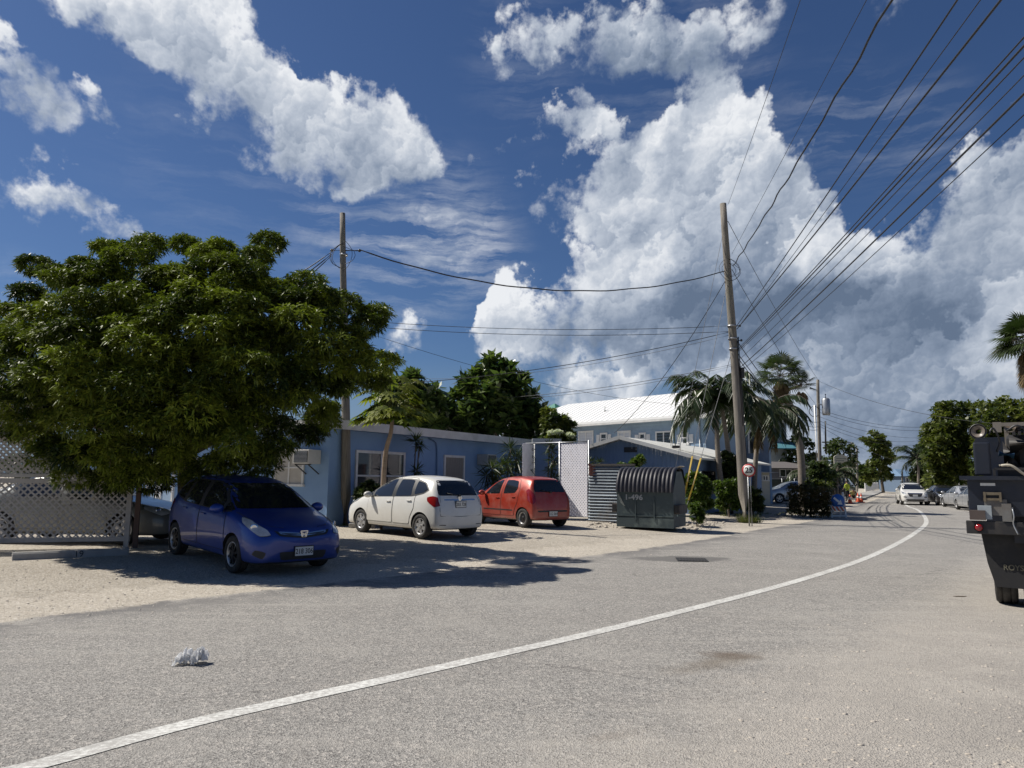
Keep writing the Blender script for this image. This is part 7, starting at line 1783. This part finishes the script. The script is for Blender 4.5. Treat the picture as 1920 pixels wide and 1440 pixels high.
# ------------------------------------------------------------------ people
SKIN = pm('skin', (.30, .17, .11), rough=.6); HIVIS = pm('hi_vis_yellow', (.50, .62, .05), (.42, .52, .05), rough=.7); TRS = pm('dark_trousers', (.02, .022, .03), rough=.85); KHAKI = pm('khaki_yellow_shirt', (.42, .40, .16), (.33, .31, .13), rough=.8)
def skin_body(name, J, Eg, mats, root, matf):
    me = bpy.data.meshes.new(name); me.from_pydata([j[:3] for j in J], Eg, []); ob = bpy.data.objects.new('t', me); COL.objects.link(ob)
    ob.modifiers.new('s', 'SKIN'); 
    if not me.skin_vertices: bpy.data.meshes[me.name]
    for i, j in enumerate(J):
        sv = me.skin_vertices[0].data[i]; r = j[3]; sv.radius = r if isinstance(r, tuple) else (r, r)
        sv.use_root = (i == 0)
    su = ob.modifiers.new('u', 'SUBSURF'); su.levels = 2; su.render_levels = 2
    dg = bpy.context.evaluated_depsgraph_get(); dg.update(); m2 = bpy.data.meshes.new_from_object(ob.evaluated_get(dg)); bpy.data.objects.remove(ob); m2.name = name
    m2.materials.clear(); [m2.materials.append(m) for m in mats]
    for p in m2.polygons: p.material_index = matf(p.center); p.use_smooth = True
    o = bpy.data.objects.new(name, m2); COL.objects.link(o); o.parent = root; return o
#        0 pelvis 1 waist 2 chest 3 neck 4 head 5 headtop | arms | legs
def person(label, loc, rz, J, matf, shirt):
    p = thing('person', label, 'person', loc, rz)
    E = [(0, 1), (1, 2), (2, 3), (3, 4), (4, 5), (2, 6), (6, 7), (7, 8), (8, 9), (2, 10), (10, 11), (11, 12), (12, 13), (0, 14), (14, 15), (15, 16), (16, 17), (0, 18), (18, 19), (19, 20), (20, 21)]
    skin_body('body', J, E, [SKIN, shirt, TRS, MT['ink']], p, matf)
    h = J[4]; q = MB(); q.ball((h[0], h[1] + .01, h[2] + .07), (.10, .115, .085), 14, 8); q.build('hair', MT['ink'], p)
    # hands: palm with fingers
    for wi, hi in ((8, 9), (12, 13)):
        a = Vector(J[wi][:3]); b_ = Vector(J[hi][:3]); d = (b_ - a).normalized(); s = d.cross(Vector((0, 1, 0))); s = s.normalized() if s.length > .1 else Vector((1, 0, 0))
        q = MB()
        for k in range(4): o_ = s * (-.026 + .018 * k); q.tube([b_ + o_, b_ + o_ + d * .045, b_ + o_ + d * (.075 + .008 * (k in (1, 2))) + Vector((0, -.012, 0))], [.009, .008, .006], 6)
        q.tube([b_ - s * .03 - d * .03, b_ - s * .055 + d * .015], [.010, .008], 6); q.build('fingers', SKIN, p)
    return p
J1 = [(0, 0, .92, (.15, .11)), (0, -.01, 1.08, (.13, .10)), (0, .0, 1.30, (.17, .11)), (0, -.02, 1.46, .055), (0, -.05, 1.56, .085), (0, -.06, 1.68, .075),
      (.20, 0, 1.38, .06), (.25, -.05, 1.12, .045), (.20, -.24, .98, .035), (.18, -.32, .94, .03), (-.20, 0, 1.38, .06), (-.26, -.03, 1.12, .045), (-.24, -.12, .88, .035), (-.23, -.16, .80, .03),
      (.10, 0, .84, .09), (.11, -.02, .48, .06), (.11, .02, .09, .042), (.11, -.14, .03, .035), (-.10, 0, .84, .09), (-.12, -.0, .48, .06), (-.13, .04, .09, .042), (-.13, -.12, .03, .035)]
def mf1(c):
    if c.z > 1.43 : return 0
    if c.z > .90 and abs(c.x) < .30 and c.y > -.12: return 1
    if c.z > .78 and (abs(c.x) > .17 or c.y < -.12): return 0
    return 2 if c.z > .10 else 3
w1 = person('road worker in a yellow hi-vis vest and dark trousers standing with bowed head', at_px(1588, 62), R(200), J1, mf1, HIVIS)
J2 = [(0, .15, .42, (.15, .13)), (0, .08, .60, (.14, .11)), (0, -.10, .78, (.17, .12)), (0, -.22, .86, .055), (0, -.32, .88, .085), (0, -.42, .86, .075),
      (.20, -.08, .80, .06), (.25, -.22, .55, .045), (.16, -.40, .34, .035), (.14, -.46, .26, .03), (-.20, -.08, .80, .06), (-.26, -.20, .55, .045), (-.16, -.40, .34, .035), (-.14, -.46, .26, .03),
      (.12, .08, .42, .10), (.24, -.30, .46, .065), (.20, -.02, .09, .045), (.20, -.18, .03, .035), (-.12, .08, .42, .10), (-.24, -.28, .44, .065), (-.20, .02, .09, .045), (-.20, -.14, .03, .035)]
def mf2(c):
    if c.z > .80 and c.y < -.20: return 0
    if c.z > .50 and not (abs(c.x) > .15 and c.y < -.15): return 1
    if c.y < -.28 and c.z < .5 and abs(c.x) < .2: return 0
    return 2 if c.z > .10 else 3
w2 = person('road worker in a khaki yellow shirt crouching over the road by the cones', at_px(1598, 60.5), R(-15), J2, mf2, KHAKI)

# far-off trees that read as one mass along the horizon
rs = np.random.default_rng(71); VV = []; FF = []; TT = []; off = 0
for k in range(230):
    x = rs.uniform(-190, 330); Y = rs.uniform(205, 240) if k % 3 else rs.uniform(180, 205)
    if abs(x / Y - .532) < .028: continue
    h = rs.uniform(3.0, 6.5) * (1.0 if x > 60 else 1.2); r = rs.uniform(3, 6)
    c = tuft_leaves([(x, Y, h * .55, r, r, h * .55, 130)], 5, 1.0, .35, rs=rs)
    VV.append(c[0]); FF.append(c[1] + off); off += len(c[0]); TT.append(c[2])
o = link_mesh('distant_trees', np_mesh('distant_trees', np.concatenate(VV), np.concatenate(FF), np.concatenate(TT)), LF_DARK); tag(o, 'far belt of dark trees along the horizon behind the street', 'trees', kind='stuff')
